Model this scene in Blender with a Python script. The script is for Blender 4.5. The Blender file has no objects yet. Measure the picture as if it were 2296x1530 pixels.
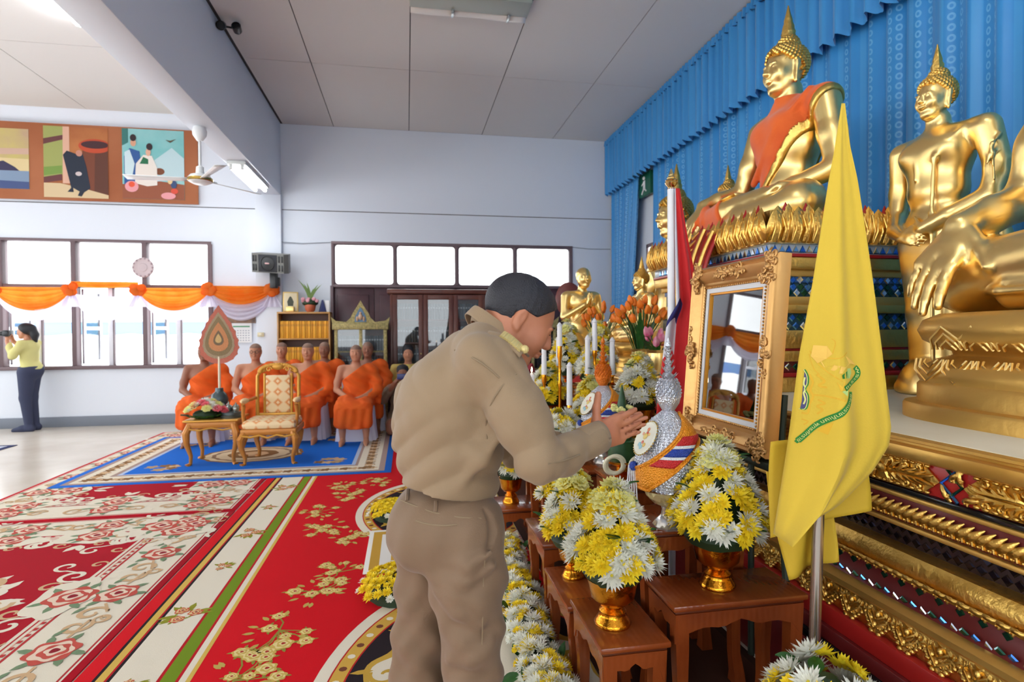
import bpy, bmesh, math, random
import numpy as np
from mathutils import Vector, Matrix
random.seed(7)
SC = bpy.context.scene
COL = SC.collection
PI = math.pi
# ---------------------------------------------------------------- camera, world, lights, exposure
def make_camera():
    yaw, pit, rol = (math.radians(a) for a in (10.3, -0.9, -0.34))
    f = Vector((math.sin(yaw)*math.cos(pit), math.cos(yaw)*math.cos(pit), math.sin(pit)))
    r0 = Vector((math.cos(yaw), -math.sin(yaw), 0)); u0 = r0.cross(f)
    r = r0*math.cos(rol) + u0*math.sin(rol); u = -r0*math.sin(rol) + u0*math.cos(rol)
    cd = bpy.data.cameras.new('camera'); co = bpy.data.objects.new('camera', cd); COL.objects.link(co)
    M = Matrix((r, u, -f)).transposed().to_4x4(); M.translation = (0, 0, 1.45)
    co.matrix_world = M
    cd.sensor_fit = 'HORIZONTAL'; cd.sensor_width = 36; cd.lens = 36*1300/2296
    cd.clip_start = .05; cd.clip_end = 200
    cd.dof.use_dof = True; cd.dof.focus_distance = 2.1; cd.dof.aperture_fstop = 4.0
    SC.camera = co
make_camera()
world = bpy.data.worlds.new('daylight'); SC.world = world; world.use_nodes = True
world.node_tree.nodes['Background'].inputs[0].default_value = (.93, .97, 1, 1)
world.node_tree.nodes['Background'].inputs[1].default_value = 4.6
def area(name, loc, rot, sx, sy, power, col=(1, 1, 1)):
    l = bpy.data.lights.new(name, 'AREA'); l.shape = 'RECTANGLE'; l.size = sx; l.size_y = sy; l.energy = power; l.color = col
    o = bpy.data.objects.new(name, l); COL.objects.link(o); o.location = loc; o.rotation_euler = rot
    return o
SC.view_settings.view_transform = 'Standard'; SC.view_settings.look = 'None'
SC.view_settings.exposure = 0.32; SC.view_settings.gamma = 1; SC.view_settings.use_curve_mapping = False
try: SC.cycles.use_denoising = True
except Exception: pass
SC.cycles.max_bounces = 7; SC.cycles.diffuse_bounces = 4; SC.cycles.adaptive_threshold = .02; SC.cycles.glossy_bounces = 4; SC.cycles.transparent_max_bounces = 12
SC.cycles.sample_clamp_indirect = 6; SC.cycles.caustics_reflective = False; SC.cycles.caustics_refractive = False

# ---------------------------------------------------------------- materials
def srgb(r, g, b):
    f = lambda c: (c/255/12.92 if c/255 <= .04045 else ((c/255+.055)/1.055)**2.4)
    return (f(r), f(g), f(b), 1)
MATS = {}
def mat(name, col, rough=.6, metal=0, bump=None, var=None, emit=None, spec=.5, trans=None, sheen=0, aniso=None, coat=0):
    """procedural principled material; bump=(scale,strength[,kind]); var=(rgb2,scale); emit=(rgb,strength); trans=translucent share"""
    if name in MATS: return MATS[name]
    m = bpy.data.materials.new(name); m.use_nodes = True; MATS[name] = m
    nt = m.node_tree; N = nt.nodes; L = nt.links; b = N['Principled BSDF']
    c = srgb(*col)
    b.inputs['Base Color'].default_value = c; b.inputs['Roughness'].default_value = rough; b.inputs['Metallic'].default_value = metal
    b.inputs['Specular IOR Level'].default_value = spec
    if sheen: b.inputs['Sheen Weight'].default_value = sheen
    if coat: b.inputs['Coat Weight'].default_value = coat
    tc = None
    def obj():
        nonlocal tc
        if tc is None: tc = N.new('ShaderNodeTexCoord')
        return tc.outputs['Object']
    if var:
        n = N.new('ShaderNodeTexNoise'); n.inputs['Scale'].default_value = var[1]; n.inputs['Detail'].default_value = 4
        L.new(obj(), n.inputs['Vector'])
        r = N.new('ShaderNodeValToRGB'); r.color_ramp.elements[0].position = .35; r.color_ramp.elements[1].position = .65
        r.color_ramp.elements[0].color = c; r.color_ramp.elements[1].color = srgb(*var[0])
        L.new(n.outputs['Fac'], r.inputs['Fac']); L.new(r.outputs['Color'], b.inputs['Base Color'])
    if bump:
        kind = bump[2] if len(bump) > 2 else 'noise'
        if kind == 'noise': n = N.new('ShaderNodeTexNoise'); n.inputs['Detail'].default_value = 3; out = 'Fac'
        elif kind == 'voronoi': n = N.new('ShaderNodeTexVoronoi'); out = 'Distance'
        else: n = N.new('ShaderNodeTexWave'); out = 'Fac'; n.inputs['Distortion'].default_value = 2
        n.inputs['Scale'].default_value = bump[0]; L.new(obj(), n.inputs['Vector'])
        bn = N.new('ShaderNodeBump'); bn.inputs['Strength'].default_value = bump[1]; bn.inputs['Distance'].default_value = .01
        L.new(n.outputs[out], bn.inputs['Height']); L.new(bn.outputs['Normal'], b.inputs['Normal'])
    if emit:
        b.inputs['Emission Color'].default_value = srgb(*emit[0]); b.inputs['Emission Strength'].default_value = emit[1]
    if trans:
        t = N.new('ShaderNodeBsdfTranslucent'); t.inputs['Color'].default_value = c
        if var: L.new(r.outputs['Color'], t.inputs['Color'])
        mx = N.new('ShaderNodeMixShader'); mx.inputs[0].default_value = trans
        L.new(b.outputs[0], mx.inputs[1]); L.new(t.outputs[0], mx.inputs[2]); L.new(mx.outputs[0], N['Material Output'].inputs[0])
    return m
def glass_mat(name, tint=(1, 1, 1), refl=.9, rough=.02, base=0.04):
    if name in MATS: return MATS[name]
    m = bpy.data.materials.new(name); m.use_nodes = True; MATS[name] = m
    nt = m.node_tree; N = nt.nodes; L = nt.links; N.remove(N['Principled BSDF'])
    tr = N.new('ShaderNodeBsdfTransparent'); tr.inputs[0].default_value = (*tint, 1)
    gl = N.new('ShaderNodeBsdfGlossy'); gl.inputs['Roughness'].default_value = rough
    fr = N.new('ShaderNodeFresnel'); fr.inputs[0].default_value = 1.5
    mu = N.new('ShaderNodeMath'); mu.operation = 'MULTIPLY'; mu.inputs[1].default_value = refl
    mx = N.new('ShaderNodeMixShader')
    L.new(fr.outputs[0], mu.inputs[0]); L.new(mu.outputs[0], mx.inputs[0]); L.new(tr.outputs[0], mx.inputs[1]); L.new(gl.outputs[0], mx.inputs[2])
    L.new(mx.outputs[0], N['Material Output'].inputs[0])
    return m

# ---------------------------------------------------------------- objects
def tag(o, label=None, cat=None, group=None, kind=None):
    if label: o['label'] = label
    if cat: o['category'] = cat
    if group: o['group'] = group
    if kind: o['kind'] = kind
    return o
def thing(name, label, cat, loc=(0, 0, 0), rz=0, group=None, kind=None):
    o = bpy.data.objects.new(name, None); COL.objects.link(o); o.empty_display_size = .1
    o.location = loc; o.rotation_euler = (0, 0, rz)
    return tag(o, label, cat, group, kind)
def link(name, me, parent=None, loc=(0, 0, 0), rot=(0, 0, 0), sc=None):
    o = bpy.data.objects.new(name, me); COL.objects.link(o); o.parent = parent
    o.location = loc; o.rotation_euler = rot
    if sc is not None: o.scale = (sc, sc, sc) if isinstance(sc, (int, float)) else sc
    return o
def kids(o): return [c for c in bpy.data.objects if c.parent == o]
def dup(root, loc=None, rz=None, label=None, group=None, sc=None, remat=None):
    def cp(o, par, ch):
        c = o.copy(); COL.objects.link(c); c.parent = par
        if remat and c.data and any(s.material and s.material.name in remat for s in c.material_slots):
            c.data = c.data.copy()
            for i, mm in enumerate(c.data.materials):
                if mm and mm.name in remat: c.data.materials[i] = remat[mm.name]
        for k in o.children: cp(k, c, ch)
        return c
    r = cp(root, None, None)
    if loc is not None: r.location = loc
    if rz is not None: r.rotation_euler = (0, 0, rz)
    if sc is not None: r.scale = (sc, sc, sc) if isinstance(sc, (int, float)) else sc
    tag(r, label, None, group)
    return r
def np_mesh(name, V, F, mats, smooth=True, sharp=None, mi=None):
    """V (n,3), F list of faces or (m,k) array"""
    me = bpy.data.meshes.new(name)
    if isinstance(F, np.ndarray):
        n, k = F.shape
        me.vertices.add(len(V)); me.vertices.foreach_set('co', np.asarray(V, np.float32).ravel())
        me.loops.add(n*k); me.loops.foreach_set('vertex_index', F.astype(np.int32).ravel())
        me.polygons.add(n); me.polygons.foreach_set('loop_start', np.arange(0, n*k, k, dtype=np.int32))
        me.update(calc_edges=True)
    else:
        me.from_pydata([tuple(v) for v in V], [], F); me.update()
    for m in (mats if isinstance(mats, (list, tuple)) else [mats]): me.materials.append(m)
    if mi is not None: me.polygons.foreach_set('material_index', np.asarray(mi, np.int32))
    me.polygons.foreach_set('use_smooth', np.full(len(me.polygons), bool(smooth)))
    if smooth and sharp: me.set_sharp_from_angle(angle=math.radians(sharp))
    return me
class MB:
    def __init__(s): s.v = []; s.f = []; s.m = []; s.mi = 0
    def add(s, V, F, M=None):
        b = len(s.v)
        for p in V:
            p = Vector(p)
            s.v.append(M @ p if M is not None else p)
        for q in F: s.f.append([b+i for i in q]); s.m.append(s.mi)
        return s
    def box(s, lo, hi, M=None):
        x0, y0, z0 = lo; x1, y1, z1 = hi
        return s.add([(x0,y0,z0),(x1,y0,z0),(x1,y1,z0),(x0,y1,z0),(x0,y0,z1),(x1,y0,z1),(x1,y1,z1),(x0,y1,z1)],
                     [(0,3,2,1),(4,5,6,7),(0,1,5,4),(1,2,6,5),(2,3,7,6),(3,0,4,7)], M)
    def cbox(s, lo, hi, b=.01, M=None):
        bm = bmesh.new(); bmesh.ops.create_cube(bm, size=1)
        c = [(lo[i]+hi[i])/2 for i in range(3)]; d = [hi[i]-lo[i] for i in range(3)]
        for v in bm.verts: v.co = Vector([c[i]+v.co[i]*d[i] for i in range(3)])
        bmesh.ops.bevel(bm, geom=list(bm.edges), offset=min(b, .45*min(d)), segments=2, profile=.5, affect='EDGES')
        bm.verts.index_update(); s.add([v.co.copy() for v in bm.verts], [[v.index for v in f.verts] for f in bm.faces], M); bm.free()
        return s
    def lathe(s, prof, n=24, M=None, sx=1, sy=1, cap=True, wob=None):
        V = []; F = []
        for i, (r, z) in enumerate(prof):
            for k in range(n):
                a = 2*PI*k/n; rr = r*(wob(a, i/(len(prof)-1)) if wob else 1)
                V.append((rr*math.cos(a)*sx, rr*math.sin(a)*sy, z))
        for i in range(len(prof)-1):
            for k in range(n):
                k2 = (k+1) % n; F.append((i*n+k, i*n+k2, (i+1)*n+k2, (i+1)*n+k))
        if cap:
            F.append(tuple(range(n-1, -1, -1))); F.append(tuple((len(prof)-1)*n+k for k in range(n)))
        return s.add(V, F, M)
    def tube(s, path, r, n=8, M=None, cap=True, flat=None):
        P = [Vector(p) for p in path]; V = []; F = []
        up = Vector((0, 0, 1)); prev = None
        for i, p in enumerate(P):
            t = (P[min(i+1, len(P)-1)] - P[max(i-1, 0)])
            if t.length < 1e-9: t = Vector((0, 0, 1))
            t.normalize()
            if prev is None:
                a = up if abs(t.dot(up)) < .9 else Vector((1, 0, 0)); u = a.cross(t).normalized()
            else:
                u = (prev - t*prev.dot(t))
                u = u.normalized() if u.length > 1e-6 else Vector((1, 0, 0)).cross(t).normalized()
            prev = u; w = t.cross(u)
            rr = r[i] if isinstance(r, (list, tuple)) else r
            fl = flat or 1
            for k in range(n):
                a = 2*PI*k/n; V.append(p + u*(rr*math.cos(a)) + w*(rr*fl*math.sin(a)))
        for i in range(len(P)-1):
            for k in range(n):
                k2 = (k+1) % n; F.append((i*n+k, i*n+k2, (i+1)*n+k2, (i+1)*n+k))
        if cap:
            F.append(tuple(range(n-1, -1, -1))); F.append(tuple((len(P)-1)*n+k for k in range(n)))
        return s.add(V, F, M)
    def prism(s, poly, z0, z1, M=None):
        n = len(poly)
        V = [(x, y, z0) for x, y in poly]+[(x, y, z1) for x, y in poly]
        F = [tuple(range(n-1, -1, -1)), tuple(range(n, 2*n))]+[(k, (k+1) % n, n+(k+1) % n, n+k) for k in range(n)]
        return s.add(V, F, M)
    def poly(s, pts, M=None): return s.add(pts, [tuple(range(len(pts)))], M)
    def grid(s, fn, nu, nv, M=None, th=0):
        V = []; F = []
        for j in range(nv+1):
            for i in range(nu+1): V.append(Vector(fn(i/nu, j/nv)))
        w = nu+1
        for j in range(nv):
            for i in range(nu): F.append((j*w+i, j*w+i+1, (j+1)*w+i+1, (j+1)*w+i))
        return s.add(V, F, M)
    def ball(s, c, r, n=8, M=None, rz=None):
        rx, ry, rzz = (r, r, r) if isinstance(r, (int, float)) else r
        V = []; F = []; h = max(4, n//2+1)
        for j in range(1, h):
            t = PI*j/h
            for k in range(n): a = 2*PI*k/n; V.append((c[0]+rx*math.sin(t)*math.cos(a), c[1]+ry*math.sin(t)*math.sin(a), c[2]+rzz*math.cos(t)))
        V.append((c[0], c[1], c[2]+rzz)); V.append((c[0], c[1], c[2]-rzz)); T = len(V)-2; B = T+1
        for j in range(h-2):
            for k in range(n): k2 = (k+1) % n; F.append((j*n+k, (j+1)*n+k, (j+1)*n+k2, j*n+k2))
        for k in range(n): k2 = (k+1) % n; F.append((T, k, k2)); F.append((B, (h-2)*n+k2, (h-2)*n+k))
        return s.add(V, F, M)
    def mesh(s, name, mats, smooth=True, sharp=35):
        return np_mesh(name, s.v, s.f, mats, smooth, sharp, s.m)
    def build(s, name, mats, parent=None, loc=(0, 0, 0), rot=(0, 0, 0), smooth=True, sharp=35, sc=None):
        return link(name, s.mesh(name, mats, smooth, sharp), parent, loc, rot, sc)
def T(x=0, y=0, z=0): return Matrix.Translation((x, y, z))
def RZ(a): return Matrix.Rotation(a, 4, 'Z')
def RX(a): return Matrix.Rotation(a, 4, 'X')
def RY(a): return Matrix.Rotation(a, 4, 'Y')
def SCL(x, y=None, z=None):
    y = x if y is None else y; z = x if z is None else z
    return Matrix.Diagonal((x, y, z, 1))
def solid(o, th, off=-1):
    m = o.modifiers.new('thickness', 'SOLIDIFY'); m.thickness = th; m.offset = off; return o
def lerp(a, b, t): return a+(b-a)*t
def pl(pts, t):
    """piecewise-linear lookup: pts [(t,val..)...]"""
    if t <= pts[0][0]: return pts[0][1]
    for (a, va), (b, vb) in zip(pts, pts[1:]):
        if t <= b: return va+(vb-va)*(t-a)/(b-a)
    return pts[-1][1]
def struct(o): o['kind'] = 'structure'; return o

# ---------------------------------------------------------------- signed-distance sculpting (bodies, statues)
class Sdf:
    def __init__(s, lo, hi, h):
        s.lo = np.array(lo, np.float32); s.h = h
        s.n = np.ceil((np.array(hi)-np.array(lo))/h).astype(int)+1
        s.F = np.full(s.n, .5, np.float32)
        s.ax = [(s.lo[i]+h*np.arange(s.n[i])).astype(np.float32) for i in range(3)]
    def _sl(s, lo, hi, m):
        a = np.clip(np.floor((np.array(lo)-m-s.lo)/s.h).astype(int), 0, s.n); b = np.clip(np.ceil((np.array(hi)+m-s.lo)/s.h).astype(int)+1, 0, s.n)
        if np.any(b <= a): return None
        sl = tuple(slice(a[i], b[i]) for i in range(3))
        return sl, np.meshgrid(*[s.ax[i][sl[i]] for i in range(3)], indexing='ij', sparse=True)
    def _mix(s, sl, d, k, op):
        A = s.F[sl]
        if op == 'u':
            h = np.maximum(k-np.abs(A-d), 0)/k; s.F[sl] = np.minimum(A, d)-h*h*k*.25
        elif op == 's':
            d = -d; h = np.maximum(k-np.abs(A-d), 0)/k; s.F[sl] = np.maximum(A, d)+h*h*k*.25
        elif op == 'i': s.F[sl] = np.maximum(A, d)
    def cap(s, a, b, ra, rb=None, k=.02, sq=None, op='u'):
        """tapered capsule; sq=(normal, f): thickness along normal scaled by f"""
        rb = ra if rb is None else rb; a = np.array(a, np.float32); b = np.array(b, np.float32); R = max(ra, rb)*max(1, sq[1] if sq else 1)
        r = s._sl(np.minimum(a, b)-R, np.maximum(a, b)+R, k+2*s.h)
        if r is None: return s
        sl, (X, Y, Z) = r; d = b-a; L = float(d@d) or 1e-9
        px, py, pz = X-a[0], Y-a[1], Z-a[2]
        t = np.clip((px*d[0]+py*d[1]+pz*d[2])/L, 0, 1)
        qx, qy, qz = px-t*d[0], py-t*d[1], pz-t*d[2]
        D2 = qx*qx+qy*qy+qz*qz
        if sq:
            n = np.array(sq[0], np.float32); n = n/np.linalg.norm(n); c = qx*n[0]+qy*n[1]+qz*n[2]
            D2 = D2-c*c+(c/sq[1])**2
            D = (np.sqrt(D2)-(ra+(rb-ra)*t))*min(1, sq[1]+.25)
        else: D = np.sqrt(D2)-(ra+(rb-ra)*t)
        s._mix(sl, D, k, op); return s
    def chain(s, pts, rs, k=.02, sq=None, op='u'):
        for i in range(len(pts)-1): s.cap(pts[i], pts[i+1], rs[i], rs[i+1], k, sq, op)
        return s
    def ell(s, c, r, k=.02, rot=None, op='u'):
        c = np.array(c, np.float32); r = np.array(r, np.float32) if not isinstance(r, (int, float)) else np.full(3, r, np.float32)
        R = r if rot is None else np.full(3, r.max())
        q = s._sl(c-R, c+R, k+2*s.h)
        if q is None: return s
        sl, (X, Y, Z) = q; p = [X-c[0], Y-c[1], Z-c[2]]
        if rot is not None:
            M = np.array(rot, np.float32)[:3, :3]      # columns = local axes
            p = [p[0]*M[0, i]+p[1]*M[1, i]+p[2]*M[2, i] for i in range(3)]
        k0 = np.sqrt((p[0]/r[0])**2+(p[1]/r[1])**2+(p[2]/r[2])**2)
        k1 = np.sqrt((p[0]/r[0]**2)**2+(p[1]/r[1]**2)**2+(p[2]/r[2]**2)**2)+1e-6
        s._mix(sl, k0*(k0-1)/k1, k, op); return s
    def half(s, n, d, op='i', k=.001):
        """keep points with n.p <= d"""
        n = np.array(n, np.float32); n = n/np.linalg.norm(n)
        X, Y, Z = np.meshgrid(*s.ax, indexing='ij', sparse=True)
        s.F = np.maximum(s.F, X*n[0]+Y*n[1]+Z*n[2]-d); return s
    def grids(s): return np.meshgrid(*s.ax, indexing='ij', sparse=True)
    def clone(s):
        c = Sdf.__new__(Sdf); c.lo = s.lo; c.h = s.h; c.n = s.n; c.ax = s.ax; c.F = s.F.copy(); return c
    def mesh(s, name, mats, smooth_it=1):
        F = s.F; S = F < 0; S[0] = S[-1] = False; S[:, 0] = S[:, -1] = False; S[:, :, 0] = S[:, :, -1] = False
        nx, ny, nz = S.shape; U = S.view(np.uint8)
        cnt = np.zeros((nx-1, ny-1, nz-1), np.uint8)
        for i in (0, 1):
            for j in (0, 1):
                for k in (0, 1): cnt += U[i:nx-1+i, j:ny-1+j, k:nz-1+k]
        I = np.argwhere((cnt > 0) & (cnt < 8))
        if len(I) == 0: I = np.zeros((0, 3), int)
        idm = np.full(cnt.shape, -1, np.int32); idm[I[:, 0], I[:, 1], I[:, 2]] = np.arange(len(I))
        cor = [(i, j, k) for i in (0, 1) for j in (0, 1) for k in (0, 1)]
        val = np.stack([np.where(S[I[:, 0]+c[0], I[:, 1]+c[1], I[:, 2]+c[2]], np.minimum(F[I[:, 0]+c[0], I[:, 1]+c[1], I[:, 2]+c[2]], -1e-6), np.maximum(F[I[:, 0]+c[0], I[:, 1]+c[1], I[:, 2]+c[2]], 1e-6)) for c in cor], 1)
        P = np.zeros((len(I), 3)); C = np.zeros(len(I))
        for a in range(8):
            for b in range(a+1, 8):
                if sum(x != y for x, y in zip(cor[a], cor[b])) != 1: continue
                va, vb = val[:, a], val[:, b]; m = (va < 0) != (vb < 0)
                t = np.where(m, va/np.where(m, va-vb, 1), 0)
                ca, cb = np.array(cor[a]), np.array(cor[b])
                P += np.where(m[:, None], ca+t[:, None]*(cb-ca), 0); C += m
        V = s.lo+s.h*(I+P/np.maximum(C, 1)[:, None])
        Q = []
        for ax in range(3):
            sl0 = [slice(None)]*3; sl1 = [slice(None)]*3; sl0[ax] = slice(0, -1); sl1[ax] = slice(1, None)
            A = S[tuple(sl0)]; B = S[tuple(sl1)]; E = np.argwhere(A != B)
            if not len(E): continue
            inside = A[E[:, 0], E[:, 1], E[:, 2]]
            o1, o2 = [(1, 2), (2, 0), (0, 1)][ax]
            q = []
            for du, dv in ((0, 0), (1, 0), (1, 1), (0, 1)):
                e = E.copy(); e[:, o1] -= 1-du; e[:, o2] -= 1-dv; q.append(idm[e[:, 0], e[:, 1], e[:, 2]])
            q = np.stack(q, 1); q[~inside] = q[~inside][:, ::-1]; Q.append(q)
        Q = np.concatenate(Q) if Q else np.zeros((0, 4), int); Q = Q[(Q >= 0).all(1)]
        for _ in range(smooth_it):
            acc = np.zeros_like(V); n = np.zeros(len(V))
            for a in range(4):
                b = (a+1) % 4
                np.add.at(acc, Q[:, a], V[Q[:, b]]); np.add.at(n, Q[:, a], 1); np.add.at(acc, Q[:, b], V[Q[:, a]]); np.add.at(n, Q[:, b], 1)
            V = .4*V+.6*acc/np.maximum(n, 1)[:, None]
        return np_mesh(name, V, Q, mats, True)
# ================================================================ the room
M_wall = mat('wall_paint', (226, 231, 240), .7, bump=(60, .03))
M_ceil = mat('ceiling_board', (226, 221, 216), .8)
M_joint = mat('dark_joint', (70, 66, 66), .9)
M_floor = mat('floor_tile', (226, 217, 202), .22, var=((214, 202, 186), 1.5))
M_base = mat('baseboard_grey', (118, 124, 136), .5)
M_frame = mat('window_frame', (112, 92, 96), .5)
M_sash = mat('sash_white', (232, 232, 238), .4)
M_maroon = mat('maroon_wood', (82, 50, 56), .35, var=((66, 40, 48), 3))
M_pane = glass_mat('window_glass')
CZ = 4.93; BY = 10.2
# floor
mb = MB(); mb.box((-8.6, -4.5, -.12), (4.0, 10.4, 0)); struct(mb.build('floor', M_floor))
# back wall with two openings
mb = MB()
mb.box((-8.6, BY, 0), (-7.15, BY+.2, CZ)); mb.box((-7.15, BY, 0), (-3.12, BY+.2, .93)); mb.box((-7.15, BY, 2.95), (-3.12, BY+.2, CZ))
mb.box((-3.12, BY, 0), (-1.24, BY+.2, CZ)); mb.box((-1.24, BY, 3.0), (2.98, BY+.2, CZ)); mb.box((2.98, BY, 0), (3.9, BY+.2, CZ))
wb = struct(mb.build('wall_back', M_wall))
mb = MB(); mb.box((-8.6, BY-.004, 3.5), (-2.42, BY, 3.512)); mb.box((-2.02, BY-.004, 3.5), (3.9, BY, 3.512))
mb.build('joint_line', M_joint, wb)
# right wall behind the curtain
mb = MB(); mb.box((3.9, -4.5, 0), (4.05, 10.4, CZ)); struct(mb.build('wall_right', M_wall))
# left wall: piers between tall openings
mb = MB(); mb.box((-8.8, -4.5, 0), (-8.6, 10.4, .9)); mb.box((-8.8, -4.5, 3.1), (-8.6, 10.4, CZ))
for y in (-4.5, -1.6, 1.4, 4.4, 7.4, 10.0): mb.box((-8.8, y, .9), (-8.6, y+.4, 3.1))
struct(mb.build('wall_left', M_wall))
mb = MB(); mb.box((-8.8, -4.7, 0), (4.05, -4.5, .9)); mb.box((-8.8, -4.7, 3.1), (4.05, -4.5, CZ))
for x in (-8.8, -5.2, -1.6, 2.0): mb.box((x, -4.7, .9), (x+(1.2 if x < 2 else 2.05), -4.5, 3.1))
struct(mb.build('wall_front', M_wall))
# baseboard
mb = MB(); mb.cbox((-8.6, BY-.03, 0), (-1.24, BY, .16), .006); struct(mb.build('baseboard_back', M_base))
# ceiling with boards
ce = MB(); ce.box((-8.8, -4.5, CZ+.012), (4.05, 10.4, CZ+.12)); ceo = struct(ce.build('ceiling', M_joint))
xs_r = [-2.0, -1.18, .07, 1.335, 2.62, 3.9]; ys = [-4.5, -1.95, .5, 2.95, 5.4, 7.855, BY]
xs_l = [-8.6, -7.37, -6.1, -4.83, -2.36]
for xs in (xs_r, xs_l):
    for i in range(len(xs)-1):
        for j in range(len(ys)-1):
            mb = MB(); g = .006
            mb.box((xs[i]+g, ys[j]+g, CZ), (xs[i+1]-g, ys[j+1]-g, CZ+.02)); mb.build('panel', M_ceil, ceo)
# big beam, column, left cove
mb = MB(); mb.cbox((-2.36, -4.5, 3.73), (-2.03, BY, CZ+.01), .01); struct(mb.build('beam_ceiling', M_wall))
mb = MB(); mb.cbox((-2.42, BY-.1, 0), (-2.02, BY+.02, 3.74), .008); struct(mb.build('column_wall', M_wall))
mb = MB(); mb.prism([(0, 0), (.16, 0), (.1, -.05), (.08, -.1), (.02, -.14), (0, -.18)], -8.6, -2.36, Matrix(((0, 0, 1, 0), (-1, 0, 0, BY), (0, 1, 0, CZ), (0, 0, 0, 1)))); struct(mb.build('trim_1', M_wall))
# ---------------------------------------------------------------- window 1 (large, left)
w1 = struct(thing('window_1', None, None, (0, BY, 0)))
def bar(x0, x1, z0, z1, y0=-.02, y1=.14, m=M_frame, name='frame_bar', par=None):
    q = MB(); q.cbox((x0, y0, z0), (x1, y1, z1), .006); return q.build(name, m, par)
bar(-7.15, -3.12, .90, .955, -.05, .18, par=w1); bar(-7.15, -3.12, 2.91, 2.95, par=w1); bar(-7.15, -3.12, 2.19, 2.24, par=w1)
mull = [-7.13, -6.14, -5.13, -4.115, -3.14]
for x in mull: bar(x-.035, x+.035, .955, 2.91, -.03, .12, par=w1)
for i in range(4):
    a, b = mull[i]+.035, mull[i+1]-.035
    q = MB(); q.box((a, .05, 2.24), (b, .056, 2.91)); q.build('pane', M_pane, w1)
    m_ = (a+b)/2
    bar(m_-.05, m_+.02, .955, 2.19, .03, .08, M_sash, 'sash_stile', w1)
    bar(m_+.02, m_+.032, .955, 2.19, .03, .1, M_frame, 'sash_edge', w1)
    # casement leaves swung outwards, seen edge-on
    for xx, ang in ((b-.02, -1.25), (a+.02, 1.4)):
        q = MB(); s_ = 1 if ang > 0 else -1; L = .42
        q.cbox((0, -.018, .98), (s_*.05, .018, 2.17), .004); q.cbox((s_*(L-.05), -.018, .98), (s_*L, .018, 2.17), .004)
        for zz in (.98, 1.52, 2.12): q.cbox((0, -.017, zz), (s_*L, .017, zz+.055), .004)
        lf = q.build('casement', M_sash, w1, (xx, .12, 0), (0, 0, ang if ang > 0 else ang))
        q = MB(); q.box((min(0, s_*L), -.003, 1), (max(0, s_*L), .003, 2.15)); q.build('pane', M_pane, lf)
# window 2: transom over the folding doors
w2 = struct(thing('window_2', None, None, (0, BY, 0)))
bar(-1.24, 2.98, 2.955, 3.0, par=w2); bar(-1.24, 2.98, 2.225, 2.27, par=w2)
mx2 = [-1.215, -.185, .88, 1.92, 2.955]
for x in mx2: bar(x-.025, x+.025, 2.27, 2.955, par=w2)
def rrect(x0, x1, z0, z1, r, n=5):
    P = []
    for cx, cz, a0 in ((x1-r, z1-r, 0), (x0+r, z1-r, 90), (x0+r, z0+r, 180), (x1-r, z0+r, 270)):
        for k in range(n+1): a = math.radians(a0+90*k/n); P.append((cx+r*math.cos(a), cz+r*math.sin(a)))
    return P
for i in range(4):
    a, b = mx2[i]+.025, mx2[i+1]-.025
    q = MB(); q.box((a, .05, 2.27), (b, .056, 2.955)); q.build('pane', M_pane, w2)
    # rounded inner bead
    P = rrect(a+.012, b-.012, 2.282, 2.943, .05); O = [(a-.002 if x < (a+b)/2 else b+.002, 2.268 if z < 2.6 else 2.957) for x, z in P]
    q = MB(); n = len(P)
    q.add([(x, .0, z) for x, z in P]+[(x, .0, z) for x, z in O]+[(x, .05, z) for x, z in P], [(k, (k+1) % n, n+(k+1) % n, n+k) for k in range(n)]+[(k, 2*n+k, 2*n+(k+1) % n, (k+1) % n) for k in range(n)])
    q.build('bead', M_frame, w2, smooth=False)
# folding doors below
d1 = struct(thing('door_1', None, None, (0, BY, 0)))
for i in range(6):
    a = -1.24+i*.703; b = a+.703
    q = MB(); q.cbox((a+.004, .02, 0), (b-.004, .07, 2.225), .005); lf = q.build('leaf', M_maroon, d1)
    for z0, z1 in ((.15, .95), (1.08, 2.1)):
        q = MB(); q.cbox((a+.09, .0, z0), (b-.09, .03, z1), .012); q.build('raised_panel', M_maroon, lf)
q = MB(); q.box((-1.24, .075, 0), (2.98, .1, 2.225)); q.build('backing', M_maroon, d1)
bar(-1.26, -1.21, 0, 2.25, -.03, .12, par=d1); bar(2.95, 3.0, 0, 2.25, -.03, .12, par=d1)
# outside: striped canopy valance beyond the windows
M_can = mat('canopy_cloth', (150, 200, 206), .8, var=((150, 175, 225), 1.2), trans=.5)
q = MB()
q.grid(lambda u, v: (-14+16*u, 15.2+.05*math.sin(u*60), 1.74-.27*v-(.05*abs(math.sin(u*40)) if v > .9 else 0)), 160, 4)
tag(solid(q.build('event_canopy', M_can), .01), 'blue and teal tent canopy edge outside the large window', 'canopy')
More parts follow.
